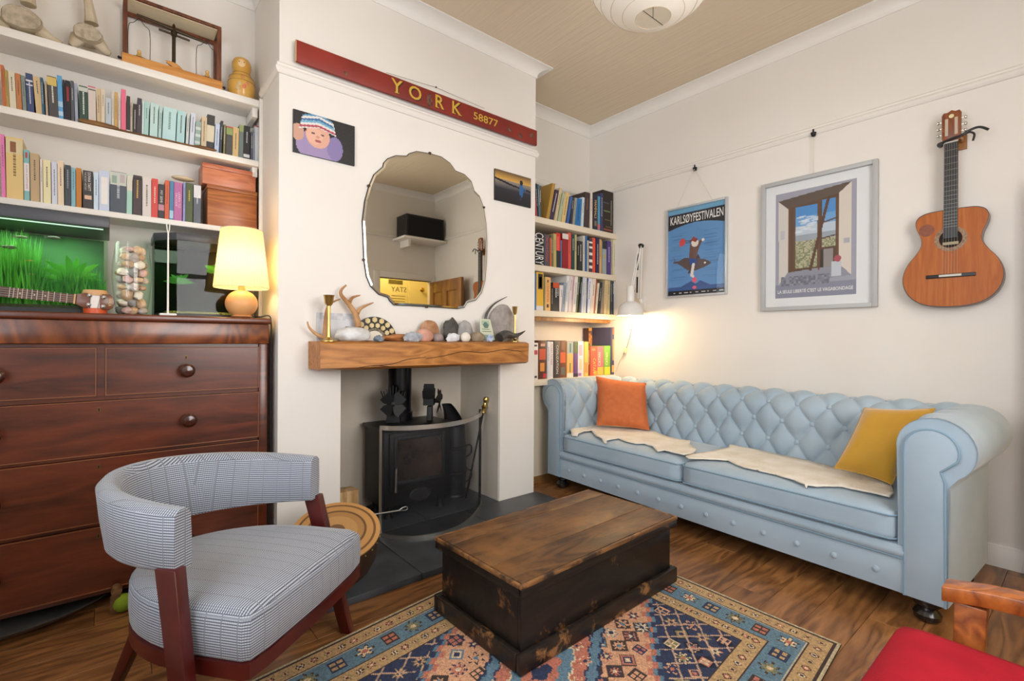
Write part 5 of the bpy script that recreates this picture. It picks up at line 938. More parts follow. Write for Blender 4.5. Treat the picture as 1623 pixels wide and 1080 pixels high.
def plant(x, y, z, n_, ln, wd, lab, keys):
    t = thing('aquarium_plant', lab, 'plant', (x, y, z), 'aquarium plants')
    for k in range(n_): a = R(15+150*k/(n_-1)); leaf((x, y, z), (math.cos(a), rg.uniform(-.3, .1), math.sin(a)*1.1+.1), ln*rg.uniform(.7, 1.1), wd, t, leafm[rg.choice(keys)])
plant(-.115, 2.66, 1.31, 10, .135, .012, 'sword plant with bright blades in middle of long aquarium', ['6cc23a', '4fae2a']); plant(-.21, 2.68, 1.27, 8, .11, .007, 'narrow leaved plant beside the sword plant in long aquarium', ['4fae2a', '2f8a22']); plant(-.095, 2.76, 1.28, 7, .075, .006, 'fine leaved plant near the end pane of the long aquarium', ['2f8a22', '1f6a1c']); plant(-.34, 2.66, 1.28, 10, .12, .008, 'bushy green plant in the far part of the long aquarium', ['4fae2a', '2f8a22'])
plant(.40, 2.74, 1.40, 8, .07, .012, 'broad leaved plant high in the small aquarium', ['4fae2a', '2f8a22']); plant(.255, 2.79, 1.34, 8, .075, .009, 'dark stemmed plant at the chamfer of the small aquarium', ['2f8a22', '1f6a1c'])
m = MB()
for k in range(5200):                                       # moss carpet
    x, y_ = rg.uniform(-.6, -.015), rg.uniform(2.60, 2.89); h_ = rg.uniform(.04, .15)*(1.7 if x < -.2 else 1.0)*(.6+.7*abs(math.sin(x*17))); a = rg.uniform(0, 6.28); q = Vector((math.cos(a)*.004, math.sin(a)*.004, 0)); tp = Vector((min(-.012, max(-.608, x+rg.uniform(-.03, .03))), min(2.893, max(2.588, y_+rg.uniform(-.03, .03))), min(1.50, 1.206+h_)))
    m.add([Vector((x, y_, 1.205))-q, Vector((x, y_, 1.205))+q, tp], [(0, 1, 2)])
o = m.build('aquarium_moss', M('moss_green', '1d7a14', .6, col2='58ac2c', ns=14)); tag(o, 'mass of green moss and fine weed filling the long aquarium', 'moss', kind='stuff')
for k, (x, y_, z, L_, col) in enumerate(((-.235, 2.62, 1.375, .018, 'c9873a'), (-.232, 2.63, 1.325, .02, 'c98a4a'), (-.29, 2.62, 1.42, .045, '5a5346'), (-.17, 2.64, 1.475, .04, '4a4a40'), (-.26, 2.64, 1.465, .035, '6a6450'))):
    t = thing('aquarium_fish', ('small orange fish' if k < 2 else 'slim dark fish')+' swimming in the long aquarium', 'fish', (x, y_, z), 'orange fish' if k < 2 else 'dark fish')
    fm = M('fish_'+col, col, .35); MB().blob((x, y_, z), (L_*.5, L_*.1, L_*.16), k, .05, 1, 2).build('fish_body', fm, t, smooth=True)
    MB().prism([(0, 0), (-.3*L_, .22*L_), (-.25*L_, 0), (-.3*L_, -.22*L_)], (x-.42*L_, y_-.0005, z), (1, 0, 0), (0, 0, 1), (0, .001, 0)).build('tail_fin', fm, t)
# lamp with pleated shade
LX, LY = .475, 2.548
t = thing('table_lamp', 'lit table lamp with pleated cream shade and round terracotta base', 'lamp', (LX, LY, ZT))
MB().lathe([(.03, 0), (.045, .006)]+[(.068*math.cos(R(a)), .066+.064*math.sin(R(a))) for a in range(-58, 80, 9)]+[(.016, .132), (.014, .15), (.001, .15)], (LX, LY, ZT), 32).build('lamp_base', M('peach_ceramic', 'd99f66', .45), t, smooth=True)
n_ = 100; P = np.zeros((2, n_, 3))
for i, (r_, z) in enumerate(((.112, 1.315), (.084, 1.585))):
    for j in range(n_): a = 2*math.pi*j/n_; k = 1+.034*(j % 2); P[i, j] = (LX+r_*k*math.cos(a), LY+r_*k*math.sin(a), z)
shm = bpy.data.materials.new('pleated_shade'); shm.use_nodes = True; MATS['pleated_shade'] = shm
def _sh():
    N = shm.node_tree.nodes; L = shm.node_tree.links; b = N['Principled BSDF']; b.inputs['Base Color'].default_value = (*lin('ead6a4'), 1); b.inputs['Roughness'].default_value = .8
    tr = N.new('ShaderNodeBsdfTranslucent'); tr.inputs[0].default_value = (1, .86, .6, 1); mx = N.new('ShaderNodeMixShader'); mx.inputs[0].default_value = .3
    L.new(b.outputs[0], mx.inputs[1]); L.new(tr.outputs[0], mx.inputs[2]); L.new(mx.outputs[0], N['Material Output'].inputs[0])
_sh()
MB().grid(P, closev=True).build('pleated_shade', shm, t)
for r_, z in ((.1135, 1.316), (.0855, 1.584)): MB().tube([(LX+r_*math.cos(q*math.pi/24), LY+r_*math.sin(q*math.pi/24), z) for q in range(49)], .0022, 6).build('shade_trim', M('cream_binding', 'e8dcc0', .7), t)
MB().lathe([(.001, 0), (.02, .01), (.028, .035), (.014, .065), (.013, .09)][::-1], (LX, LY, 1.40), 14, rot('X', 180)).build('bulb', M('lamp_bulb'), t, smooth=True)
pl = bpy.data.lights.new('table_lamp_light', 'POINT'); pl.energy = 2.8; pl.color = (1, .72, .36); pl.shadow_soft_size = .03; plo = bpy.data.objects.new('table_lamp_light', pl); COL.objects.link(plo); plo.location = (LX, LY, 1.435)
MB().tube(spline([(LX+.06, LY+.01, ZT+.006), (.555, 2.535, ZT+.008), (.592, 2.53, ZT+.01), (.60, 2.535, 1.12), (.598, 2.54, .95), (.60, 2.545, .5)], 6), .003, 6).build('lamp_cord', M('black_cord', '1a1816', .5), t, smooth=True)
# glass vase of shells
VX, VY = .074, 2.615; pr = [(.045, 0), (.052, .008), (.062, .08), (.068, .16), (.066, .22), (.056, .29), (.053, .305)]
t = thing('glass_vase', 'clear barrel shaped glass vase full of shells', 'vase', (VX, VY, ZT)); MB().lathe(pr, (VX, VY, ZT), 32, cap=False).build('vase_glass', glassy('vase_glass', (.97, .99, .98), .05), t, smooth=True)
shells = [('a59a94', 'd3c8be'), ('d3b08a', 'ead0b0'), ('c49a90', 'dcbab2'), ('7d7976', '9d9894'), ('e2d6c4', 'f2e8d8'), ('a88868', 'c8a888')]
k = 0
for lay in range(9):
    z = ZT+.02+.032*lay; rr_ = .05 if lay < 7 else .042
    for j in range(6):
        a = j/6*6.28+lay*.55; r0 = (rr_-.014) if j < 5 else 0; sz = .014+.009*rg.random(); c1, c2 = shells[(k*5+lay) % 6]
        o = MB().blob((VX+r0*math.cos(a), VY+r0*math.sin(a), z), (sz*1.15, sz, sz*.75), k, .3, 2.2, 2, rot('X', rg.uniform(0, 90)) @ rot('Z', rg.uniform(0, 180))).build('shell', M('shell_%s' % c1, c1, .6, col2=c2, ns=60), None, smooth=True)
        tag(o, ('dark grey shell', 'sandy shell', 'pink shell', 'charcoal pebble', 'cream shell', 'brown shell')[(k*5+lay) % 6]+' piled with others inside the glass vase', 'shell', 'shells in the glass vase'); k += 1
# thin white stand, little drum, ukulele
t = thing('white_stand', 'thin white upright rod with forked tip on a small foot', 'stand', (.193, 2.54, ZT)); wp = M('white_plastic', 'e6e4e0', .35)
MB().box((.193, 2.54, ZT+.005), (.06, .04, .01)).build('foot', wp, t, bevel=.003); MB().tube([(.193, 2.54, ZT+.01), (.193, 2.54, 1.53)], [.004, .003], 10).build('rod', wp, t, smooth=True)
for s_ in (-1, 1): MB().tube([(.193, 2.54, 1.525), (.193+s_*.004, 2.54, 1.545), (.193+s_*.006, 2.54, 1.572)], .0022, 8).build('fork_tine', wp, t, smooth=True)
DXc, DYc = -.043, 2.54
t = thing('toy_drum', 'small white and orange toy drum behind the ukulele head', 'drum', (DXc, DYc, ZT)); MB().lathe([(.036, 0), (.037, .02)], (DXc, DYc, ZT), 28).build('lower_band', M('orange_band', 'd0562c', .4), t, smooth=True); MB().lathe([(.035, .0205), (.035, .07)], (DXc, DYc, ZT), 28).build('shell', M('white_drum', 'e2d8d2', .4), t, smooth=True); MB().lathe([(.038, .0705), (.039, .085), (.036, .092), (.001, .093)], (DXc, DYc, ZT), 28).build('drum_head', M('tan_rim', 'd0a070', .5), t, smooth=True)
for j in range(8): a = j*math.pi/4+.2; MB().tube([(DXc+.0375*math.cos(a), DYc+.0375*math.sin(a), ZT+.015), (DXc+.0375*math.cos(a+.3), DYc+.0375*math.sin(a+.3), ZT+.08)], .0012, 5).build('lacing', chrome, t)
N0, N1 = Vector((-.31, 2.508, 1.2445)), Vector((-.105, 2.508, 1.2285)); ud = (N1-N0).normalized(); uu = Vector((0, 0, 1)); uu = (uu-ud*uu.dot(ud)).normalized()
t = thing('ukulele', 'small brown ukulele lying on its side along the chest edge', 'ukulele', (-.5, 2.51, ZT)); koa = wood('koa', '5a3218', '8f5a30', .35, stretch=(2, 9, 9), coat=.3)
B0 = N0-ud*.30; Uo = lambda a, b_, y_=0: B0+ud*a+uu*b_+Vector((0, y_, 0))
body = [(0, 0), (.01, .04), (.04, .072), (.08, .082), (.115, .07), (.14, .056), (.165, .056), (.195, .062), (.22, .055), (.235, .03), (.238, 0)]; bs = spline([(a, b_, 0) for a, b_ in body], 4); bo = [(v.x, v.y) for v in bs]+[(v.x, -v.y) for v in bs[::-1]][1:-1]
MB().prism(bo, Uo(0, 0, 0), ud, uu, (0, .05, 0)).build('body', koa, t, bevel=.002)
MB().prism(arc(.165, 0, .027, 0, 345, 24), Uo(0, 0, -.0006), ud, uu, (0, .0005, 0)).build('sound_hole', M('hole_dark'), t)
NL = (N1-B0).length
MB().prism([(.17, -.019), (NL, -.017), (NL, .017), (.17, .019)], Uo(0, 0, -.004), ud, uu, (0, .004, 0)).build('fretboard', rosew, t); MB().prism([(.236, -.017), (NL, -.015), (NL, .015), (.236, .017)], Uo(0, 0, .0002), ud, uu, (0, .014, 0)).build('neck', koa, t)
for k in range(1, 13): a = NL-.345*(1-2**(-k/12)); MB().prism([(a-.0008, -.019), (a+.0008, -.019), (a+.0008, .019), (a-.0008, .019)], Uo(0, 0, -.0052), ud, uu, (0, .0012, 0)).build('fret', M('nickel'), t)
for k in (5, 7, 10): a = NL-.345*(1-2**(-(k-.5)/12)); MB().lathe([(.0025, 0), (.0025, .0008)], Uo(a, 0, -.004), 8, rot('X', 90)).build('fret_dot', M('bone_white'), t)
MB().prism([(NL, -.019), (NL+.005, -.019), (NL+.005, .019), (NL, .019)], Uo(0, 0, -.006), ud, uu, (0, .007, 0)).build('nut', M('nut_tan', 'cba46a', .5), t)
hd = MB().prism([(NL+.005, -.019), (NL+.03, -.03), (NL+.105, -.032), (NL+.118, -.02), (NL+.122, 0), (NL+.118, .02), (NL+.105, .032), (NL+.03, .028), (NL+.005, .019)], Uo(0, 0, .0), ud, uu, (0, .012, 0)).build('headstock', M('head_brown', '6b3a1c', .35, coat=.3), t, bevel=.002)
for a, b_ in ((.045, .019), (.088, .018), (.045, -.017), (.088, -.019)): MB().lathe([(.0075, 0), (.0075, .003), (.0035, .005), (.003, .011), (.001, .012)], Uo(NL+a, b_, 0), 12, rot('X', 90)).build('tuning_peg', chrome, hd, smooth=True)
for s_ in (-.011, -.0037, .0037, .011): MB().tube([Uo(.06, s_*1.2, -.008), Uo(NL+.004, s_, -.0075)], .0006, 4).build('string', M('nylon_string'), t)
text('KALA', Uo(NL+.108, 0, -.0002), uu*-1, ud, M('gold_ink', 'c9a04a', .4, .4), t, width=.03, height=.009)
# ----- top shelf: vertebrae, scales in their case, nesting doll
bone = M('old_bone', 'b9a789', .75, col2='cfc2ab', ns=14, bump=.3, bscale=40); bone2 = M('bone_face', 'c2b5a0', .9, col2='a39580', ns=45, bump=.6, bscale=70)
def vertebra(cx, cy, r_, lab, top, left, right):
    Yv = 2.852; c0 = at(cx, cy, Y=Yv); t = thing('vertebra_bone', lab, 'bone', (c0.x, Yv, LZ[0]), 'vertebrae on the top shelf')
    o1 = [(r_*(1+.10*math.cos(3*a+1)+.05*math.sin(5*a))*math.cos(a), .82*r_*(1+.08*math.cos(2*a))*math.sin(a)) for a in [i*math.pi/18 for i in range(36)]]
    P = np.zeros((5, 36, 3))
    for i, (k, y_) in enumerate(((.9, .062), (1.0, .05), (.93, .02), (1.0, -.01), (.94, -.018))):
        for j, (a, b_) in enumerate(o1): P[i, j] = (c0.x+a*k, Yv+y_, max(c0.z+b_*k, LZ[0]+.001))
    mb = MB().grid(P, closev=True); mb.f.append(tuple(range(35, -1, -1))); mb.mi.append(0); mb.build('centrum', bone, t, smooth=True, angle=60)
    MB().add([(c0.x+a*.93, Yv-.0185+.003*math.sin(5*i), max(c0.z+b_*.93, LZ[0]+.002)) for i, (a, b_) in enumerate(o1)], [tuple(range(36))]).build('worn_face', bone2, t)
    for pts, r0, r1, nm in ((top, .026, .012, 'spinous_process'), (left, .03, .012, 'side_process'), (right, .03, .010, 'side_process')):
        q = spline([at(x, y, Y=Yv+.03) for x, y in pts], 5); q = [Vector((v.x, v.y, max(v.z, LZ[0]+.014))) for v in q]; k = len(q); MB().tube(q, [r0+(r1-r0)*i/(k-1) for i in range(k)], 10).build(nm, bone, t, smooth=True)
vertebra(34, 30, .062, 'larger pale vertebra bone with broad worn face', [(45, 8), (44, -25), (42, -50)], [(10, 38), (-12, 42), (-30, 44)], [(62, 50), (80, 62), (98, 70)]); vertebra(139, 54, .05, 'smaller pale vertebra bone beside the scale case', [(145, 38), (142, 15), (136, -20)], [(125, 60), (118, 68), (112, 72)], [(155, 68), (166, 80), (175, 86)])
YC = 2.83
xa, xb = at(195, 60, Y=YC).x, at(351, 90, Y=YC).x; zt_ = at(353, 48, Y=YC).z
t = thing('balance_scale_case', 'old balance scales in a dark wooden case open at the front', 'scales', ((xa+xb)/2, YC, LZ[0])); casew = wood('case_walnut', '4a2413', '7a4326', .4, stretch=(9, 9, 2)); pinew = wood('case_pine', 'b5702c', 'd69a52', .5, stretch=(1.5, 9, 9))
zb0 = LZ[0]+.0005; yb = YAL-.012
for x0, x1 in ((xa, xa+.016), (xb-.016, xb)): MB().bx(x0, x1, YC, YC+.014, zb0+.05, zt_).build('front_post', casew, t); MB().bx(x0, x1, yb-.014, yb, zb0+.05, zt_).build('back_post', casew, t)
MB().bx(xa, xb, YC, yb, zt_+.0005, zt_+.014).build('case_top', [casew], t, bevel=.002); MB().bx(xa+.016, xb-.016, YC+.012, yb-.002, zt_-.003, zt_).build('top_lining', M('cream_lining', 'd9cdb0', .8), t)
MB().bx(xa+.016, xb-.016, yb-.014, yb, zt_-.02, zt_-.0035).build('back_rail', casew, t)
MB().bx(xa-.004, xb+.004, YC-.008, yb, zb0, zb0+.05).build('drawer_base', pinew, t, bevel=.002)
for x in (xa-.004, xb+.004): MB().lathe([(.004, 0), (.006, .008), (.007, .012), (.001, .016)], (x, YC+.004, zb0+.026), 10, rot('Y', 90 if x > 0.3 else -90)).build('brass_knob', M('dark_iron'), t, smooth=True)
bz = M('bronze_dark', '4a3f30', .4, .8); xm = (xa+xb)/2; ym = YC+.05
zc1 = zt_-.055
MB().tube([(xm, ym, zb0+.05), (xm, ym, zc1)], .008, 12).lathe([(.013, -.03), (.014, -.02), (.009, 0), (.006, .02), (.001, .03)], (xm, ym, zc1), 12).build('column', bz, t, smooth=True)
MB().tube([(xa+.05, ym, zc1+.012), (xm, ym, zc1), (xb-.055, ym, zc1-.012)], [.005, .009, .005], 10).build('beam', bz, t, smooth=True); MB().tube([(xm-.06, ym, zc1-.022), (xm+.065, ym, zc1-.028)], .005, 10).build('guard_bar', bz, t, smooth=True)
for x in (xa+.06, xb-.06):
    for s_ in (-1, 1): MB().tube(spline([(x, ym, zc1), (x+s_*.02, ym, zc1-.028), (x+s_*.04, ym, zc1-.055), (x+s_*.041, ym, zb0+.056)], 5), .0014, 6).build('pan_wire', bz, t)
    MB().lathe([(.001, 0), (.03, .001), (.043, .006), (.044, .008)], (x, ym, zb0+.051), 24).build('scale_pan', bz, t, smooth=True)
def doll(x, y, z, s, lab, grp=None, fat=1.0):
    f = fat
    t = thing('nesting_doll', lab, 'doll', (x, y, z), grp); q = rot('Z', 0)
    MB().lathe([(.036*s*f, 0), (.038*s*f, .004*s), (.046*s*f, .035*s), (.047*s*f, .062*s), (.045*s*f, .075*s)], (x, y, z), 28).build('lower_half', M('doll_wood', 'cf9a3f', .35, col2='d9ad58', ns=12, coat=.4), t, smooth=True)
    MB().lathe([(.045*s*f, .0755*s), (.042*s*f, .095*s), (.031*s*f, .118*s), (.029*s*f, .13*s), (.033*s*f, .15*s), (.033*s*f, .168*s), (.026*s*f, .188*s), (.012*s*f, .199*s), (.001, .201*s)], (x, y, z), 28).build('upper_half', M('doll_wood'), t, smooth=True)
    dn = Vector((-x, -y, 0)).normalized(); rt = Vector((-dn.y, dn.x, 0)); c_ = Vector((x, y, z))
    def on(a, zz, r_): return c_+dn*(r_*s*f*math.cos(R(a)))+rt*(r_*s*f*math.sin(R(a)))+Vector((0, 0, zz*s))
    MB().blob(on(0, .158, .0315), (.017*s, .004*s, .019*s), 1, .02, 1, 2, rot('Z', math.degrees(math.atan2(dn.y, dn.x))+90)).build('face', M('doll_face', 'e6c08a', .4), t, smooth=True)
    for a in (-14, 14): MB().blob(on(a, .162, .0345), (.003*s, .003*s, .0025*s), 1, 0, 1, 1).build('eye', ebony, t, smooth=True)
    for k, (a, zz, cc) in enumerate(((10, .045, 'd9825a'), (22, .06, 'd9825a'), (-8, .055, 'c9b088'), (-16, .035, 'c9b088'), (4, .085, 'c98a4a'))): MB().blob(on(a, zz, .0455 if zz < .08 else .0425), (.009*s, .003*s, .012*s), k, .3, 2, 2, rot('Z', math.degrees(math.atan2(dn.y, dn.x))+90)).build('painted_flower', M('doll_'+cc, cc, .4), t, smooth=True)
    for zz, r_ in ((.098, .0423), (.118, .0315), (.075, .0456)): MB().tube([c_+Vector((r_*s*f*math.cos(q_*math.pi/14), r_*s*f*math.sin(q_*math.pi/14), zz*s)) for q_ in range(29)], .0006*s, 4).build('painted_line', M('ink_brown', '5a3a1c', .6), t)
p = at(384, 130, Y=2.845); doll(p.x, 2.862, zb0, 1.1, 'large pale wood nesting doll at the end of the shelf', None, 1.25)
doll(xa+.06, ym, zb0+.0595, .24, 'tiny nesting doll in the scale pan near the vertebra', 'tiny dolls in the scale pans'); doll(xb-.055, ym-.005, zb0+.0595, .24, 'tiny nesting doll in the scale pan near the large doll', 'tiny dolls in the scale pans')
b_ = MB().blob((xm+.0, YC+.006, zb0+.062), (.035, .012, .012), 9, .35, 2.5, 3, rot('Y', 18)).build('carved_bird', pinew, None, smooth=True); tag(b_, 'small carved wooden bird lying on the scale base', 'carving')
# oar lying on the shelf in front of the books
p0, p1 = at(122, 186, Y=YS+.008), at(344, 232, Y=YS+.008); zo = LZ[1]+.008
t = thing('model_oar', 'brown wooden model oar lying in front of the paperbacks', 'oar', (p0.x, YS+.01, LZ[1])); om = wood('oar_wood', '5a3a18', '8f6430', .4, stretch=(2, 9, 9))
MB().tube([(p0.x+.02, YS+.010, zo), (p1.x-.02, YS+.010, zo-.001)], .0045, 8).build('shaft', om, t, smooth=True)
for xs, xe, hh in ((p0.x, p0.x+.14, .012), (p1.x-.1, p1.x, .009)): MB().blob(((xs+xe)/2, YS+.010, LZ[1]+hh+.0005), ((xe-xs)/2, .008, hh), 3, .08, 2, 3).build('blade', om, t, smooth=True)
# ================================================================== SOFA
def rbox(hx, hy, hz, r, n=10, crown=0):
    m = MB(); lin_ = [-1+2*i/n for i in range(n+1)]
    for ax in range(3):
        for sg in (-1, 1):
            P = np.zeros((n+1, n+1, 3))
            for i, a in enumerate(lin_):
                for j, b_ in enumerate(lin_):
                    p = [0, 0, 0]; p[ax] = sg; p[(ax+1) % 3] = a; p[(ax+2) % 3] = b_
                    q = Vector((p[0]*hx, p[1]*hy, p[2]*hz)); c_ = Vector([max(-h_+r, min(h_-r, v)) for v, h_ in zip(q, (hx, hy, hz))]); d = q-c_
                    q = c_+d.normalized()*r if d.length > 1e-9 else q
                    q.z += crown*(1-(q.x/hx)**2)*(1-(q.y/hy)**2)*(1 if q.z > 0 else .2*-1)*abs(q.z/hz); P[i, j] = q
            m.grid(P)
    return m
def weld(o, d=1e-5):
    bm = bmesh.new(); bm.from_mesh(o.data); bmesh.ops.remove_doubles(bm, verts=bm.verts, dist=d); bmesh.ops.recalc_face_normals(bm, faces=bm.faces); bm.to_mesh(o.data); bm.free()
    o.data.polygons.foreach_set('use_smooth', [True]*len(o.data.polygons)); return o
SA = Vector((2.498, 2.575, 0)); SL = 2.236; es = Vector((-.055, -.9985, 0)); et = Vector((.9985, -.055, 0))
SM = Matrix((es, et, Vector((0, 0, 1)))).transposed()
blue = M('pale_blue_velvet', '98abb9', .8, col2='a5b6c3', ns=3.5, bump=.06, bscale=300, sheen=.25); bluep = M('blue_piping', '7f9bad', .75)
so = thing('chesterfield_sofa', 'pale blue buttoned chesterfield sofa with rolled arms', 'sofa', tuple(SA+es*SL/2+et*.35))
def S(mb, nm, mt=blue, par=None, **k): return mb.xf(SM, SA).build(nm, mt, par or so, **k)
DU, DV, AMP = .0795, .112, .032
def tuft(u, v, fade=1.0):
    a, b_ = (u/DU+v/DV)/2, (u/DU-v/DV)/2; h_ = (abs(math.sin(math.pi*a)*math.sin(math.pi*b_)))**.45
    return AMP*(h_-.55)*fade
def sweep(prof, ext, axis_u, tfun):
    """profile [(a,z)] swept along ext; tfun(u, v, k) gives outward displacement"""
    Q, _ = resample(prof, 110); d = np.gradient(Q, axis=0); d /= np.linalg.norm(d, axis=1)[:, None]; nr = np.stack([d[:, 1], -d[:, 0]], 1); vv = np.r_[0, np.cumsum(np.linalg.norm(np.diff(Q, axis=0), axis=1))]
    P = np.zeros((len(ext), 110, 3))
    for i, u in enumerate(ext):
        for k in range(110):
            h_ = tfun(u, vv[k], k/109); a, z = Q[k]+nr[k]*h_; P[i, k] = axis_u(u, a, z)
    return P
# back: inner face from the seat up, over the roll and down behind
bp_ = [(.53, .30), (.545, .42), (.565, .56)]+arc(.665, .672, .115, 195, -35, 18)+[(.69, .57)]
v_in = .30
def tb(u, v, k): return tuft(u-.118, v-.10, min(1, max(0, (v-.04)/.06))*min(1, max(0, (.66-v)/.12))*min(1, u/.1, (SL-u)/.1))
ext = np.linspace(.06, SL-.06, 380)
P = sweep([(a, z) for a, z in bp_], ext, lambda u, a, z: (u, a, z), lambda u, v, k: -tb(u, v, k))
S(MB().grid(P), 'backrest', smooth=True, angle=180)
S(MB().bx(.05, SL-.05, .62, .66, .10, .62), 'back_panel')
def arm(side):
    f = (lambda a: a) if side < 0 else (lambda a: SL-a)
    prof = [(.152, .28), (.152, .42), (.156, .60)]+arc(.04, .678, .118, -8, 236, 22)+[(.0, .54), (.0, .30), (.0, .10)]
    ext = np.linspace(.0, .66, 120)
    def ta(u, v, k): return tuft(u-.07, v-.10, min(1, max(0, (v-.04)/.06))*min(1, max(0, (.60-v)/.1))*min(1, max(0, (u-.03)/.06)))
    P = sweep(prof, ext, lambda u, a, z: (f(a), u, z), lambda u, v, k: ta(u, v, k))
    m = MB().grid(P); S(m, 'rolled_arm', smooth=True, angle=180)
    cap = [(.15, .10)]+prof+[(.0, .10)]
    S(MB().prism([(f(a), z) for a, z in cap], (0, .004, 0), (1, 0, 0), (0, 0, 1), (0, .02, 0)), 'arm_end', smooth=True)
    pan = [(.128, .10), (.128, .60)]+arc(.052, .672, .078, 0, 205, 16)+[(.0, .60), (.0, .55), (.0, .10)]
    pan = [(.128, .10), (.13, .62)]+arc(.05, .672, .08, 0, 200, 16)+[(.022, .60), (.01, .56), (.006, .10)]
    fp = S(MB().prism([(f(a), z) for a, z in pan], (0, -.012, 0), (1, 0, 0), (0, 0, 1), (0, .018, 0)), 'arm_front_panel', bevel=.004)
    pts = [Vector((f(a), -.010, z)) for a, z in pan]; S(MB().tube(pts, .004, 6), 'piping', bluep, fp, smooth=True)
    S(MB().bx(min(f(.002), f(.15)), max(f(.002), f(.15)), .01, .65, .095, .30), 'arm_base')
arm(-1); arm(1)
S(MB().bx(.15, SL-.15, .03, .62, .10, .285), 'seat_base')
P = np.zeros((60, 9, 3))
for i in range(60):
    s_ = .128+(SL-.256)*i/59
    for j, (t_, z) in enumerate([(.03, .098), (.0, .10), (-.006, .15), (-.006, .20), (.0, .235), (-.012, .245), (-.014, .265), (-.004, .285), (.04, .29)]): P[i, j] = (s_, t_, z)
S(MB().grid(P), 'front_apron', smooth=True, angle=50)
S(MB().tube([(.13, -.008, .238), (SL-.13, -.008, .238)], .003, 6), 'apron_piping', bluep)
btn = MB().lathe([(.013, 0), (.012, .004), (.007, .007), (.001, .008)], (0, 0, 0), 14).build('button', blue, None, smooth=True); bme = btn.data; bpy.data.objects.remove(btn)
def button(p, nrm):
    w_ = SM @ Vector(p)+SA; q = (SM @ Vector(nrm)).to_track_quat('Z', 'Y').to_matrix(); link_copy(bme, 'button', so, w_, q)
for i in range(13): button((.22+(SL-.44)*i/12, -.006, .165), (0, -1, 0))
QB, LB = resample(bp_, 200); vb = np.r_[0, np.cumsum(np.linalg.norm(np.diff(QB, axis=0), axis=1))]
for j in range(0, 5):
    v = .10+DV*j; k = int(np.searchsorted(vb, v)); tx = QB[min(k+1, 199)]-QB[k-1]; nn = np.array((tx[1], -tx[0])); nn /= np.linalg.norm(nn)
    for i in range(0, 28):
        u = .118+DU*i
        if (i+j) % 2 == 0 and .16 < u < SL-.16: p = QB[k]+nn*.011; button((u, p[0], p[1]), (0, -nn[0], -nn[1]))
def crown(s_, t_): return .012
cus = []
for s0, s1 in ((.157, 1.113), (1.123, SL-.157)):
    cm = rbox((s1-s0)/2, .28, .068, .038, 14, .012); cm.v = [(x+(s0+s1)/2, y_+.262, z+.35) for x, y_, z in cm.v]; o = weld(S(cm, 'seat_cushion'))
    for z in (.396, .304):
        pts = [Vector((x+(s0+s1)/2, y_+.262, z)) for x, y_ in [( (s1-s0)/2*sx*k1, .28*sy*k2) for sx, sy, k1, k2 in ((-1, 1, 1, .9), (-1, -1, 1, .93), (-1, -1, .965, 1), (1, -1, .965, 1), (1, -1, 1, .93), (1, 1, 1, .9))]]
        S(MB().tube(pts, .0035, 6), 'piping', bluep, o, smooth=True)
legm = M('ebonised_leg', '15110f', .25, coat=.5)
for s_, t_ in ((.075, .07), (SL-.075, .07), (.075, .58), (SL-.075, .58)): S(MB().lathe([(.03, 0), (.043, .012), (.046, .03), (.036, .045), (.03, .052), (.044, .065), (.046, .085), (.04, .098)], (s_, t_, 0), 20), 'bun_foot', legm, smooth=True)
def pillow(name, lab, corners, th, mat):
    t = thing(name, lab, 'cushion', tuple((corners[2]+corners[3])/2)); n_ = 22; A = np.zeros((2, n_, n_, 3)); nrm = (corners[1]-corners[0]).cross(corners[3]-corners[0]).normalized()
    if nrm.dot(CAM-corners[0]) < 0: nrm = -nrm
    for i in range(n_):
        for j in range(n_):
            u, v = i/(n_-1), j/(n_-1); x, y_ = 2*u-1, 2*v-1; pin = 1-.05*(1-x*x)*0; uu_ = .5+.5*x*(1-.055*(1-y_*y_)); vv_ = .5+.5*y_*(1-.055*(1-x*x))
            p = (corners[0]*(1-uu_)+corners[1]*uu_)*(1-vv_)+(corners[3]*(1-uu_)+corners[2]*uu_)*vv_
            hh = th*((1-x**4)*(1-y_**4))**.6+.002+.004*mnoise.noise(Vector((x*2.5, y_*2.5, 3)))*(1-x*x)*(1-y_*y_)
            A[0, i, j] = p+nrm*hh; A[1, i, j] = p-nrm*hh*.8
    weld(MB().grid(A[0]).grid(A[1]).build('cushion_cover', mat, t), .0001)
    rim = [Vector(A[0, i, j])*.5+Vector(A[1, i, j])*.5 for i, j in [(i, 0) for i in range(n_)]+[(n_-1, j) for j in range(n_)]+[(i, n_-1) for i in range(n_-1, -1, -1)]+[(0, j) for j in range(n_-1, -1, -1)]]
    MB().tube(rim, .003, 6).build('seam', mat, t, smooth=True); return t
def atp(x, y, p0, n_):
    d = FW+RT*((x-811.5)/FPX)+UP*((540-y)/FPX); n_ = Vector(n_); return CAM+d*((Vector(p0)-CAM).dot(n_)/d.dot(n_))
g = ((2.90, 2.20, .60), (-.72, -.45, .42)); pillow('throw_cushion', 'plain orange square cushion in the corner of the sofa', [atp(*p, *g) for p in ((945, 597), (1024, 608), (1029, 682), (946, 674))], .062, M('orange_linen', 'c96f3e', .85, col2='c06636', ns=30, bump=.15, bscale=400))
g = ((2.75, .66, .585), (-.80, -.12, .5)); pillow('throw_cushion', 'mustard velvet cushion tilted against the sofa arm', [atp(*p, *g) for p in ((1370, 647), (1482, 648), (1413, 768), (1323, 742))], .072, M('mustard_velvet', 'b58412', .7, col2='c4931f', ns=4, sheen=.6))
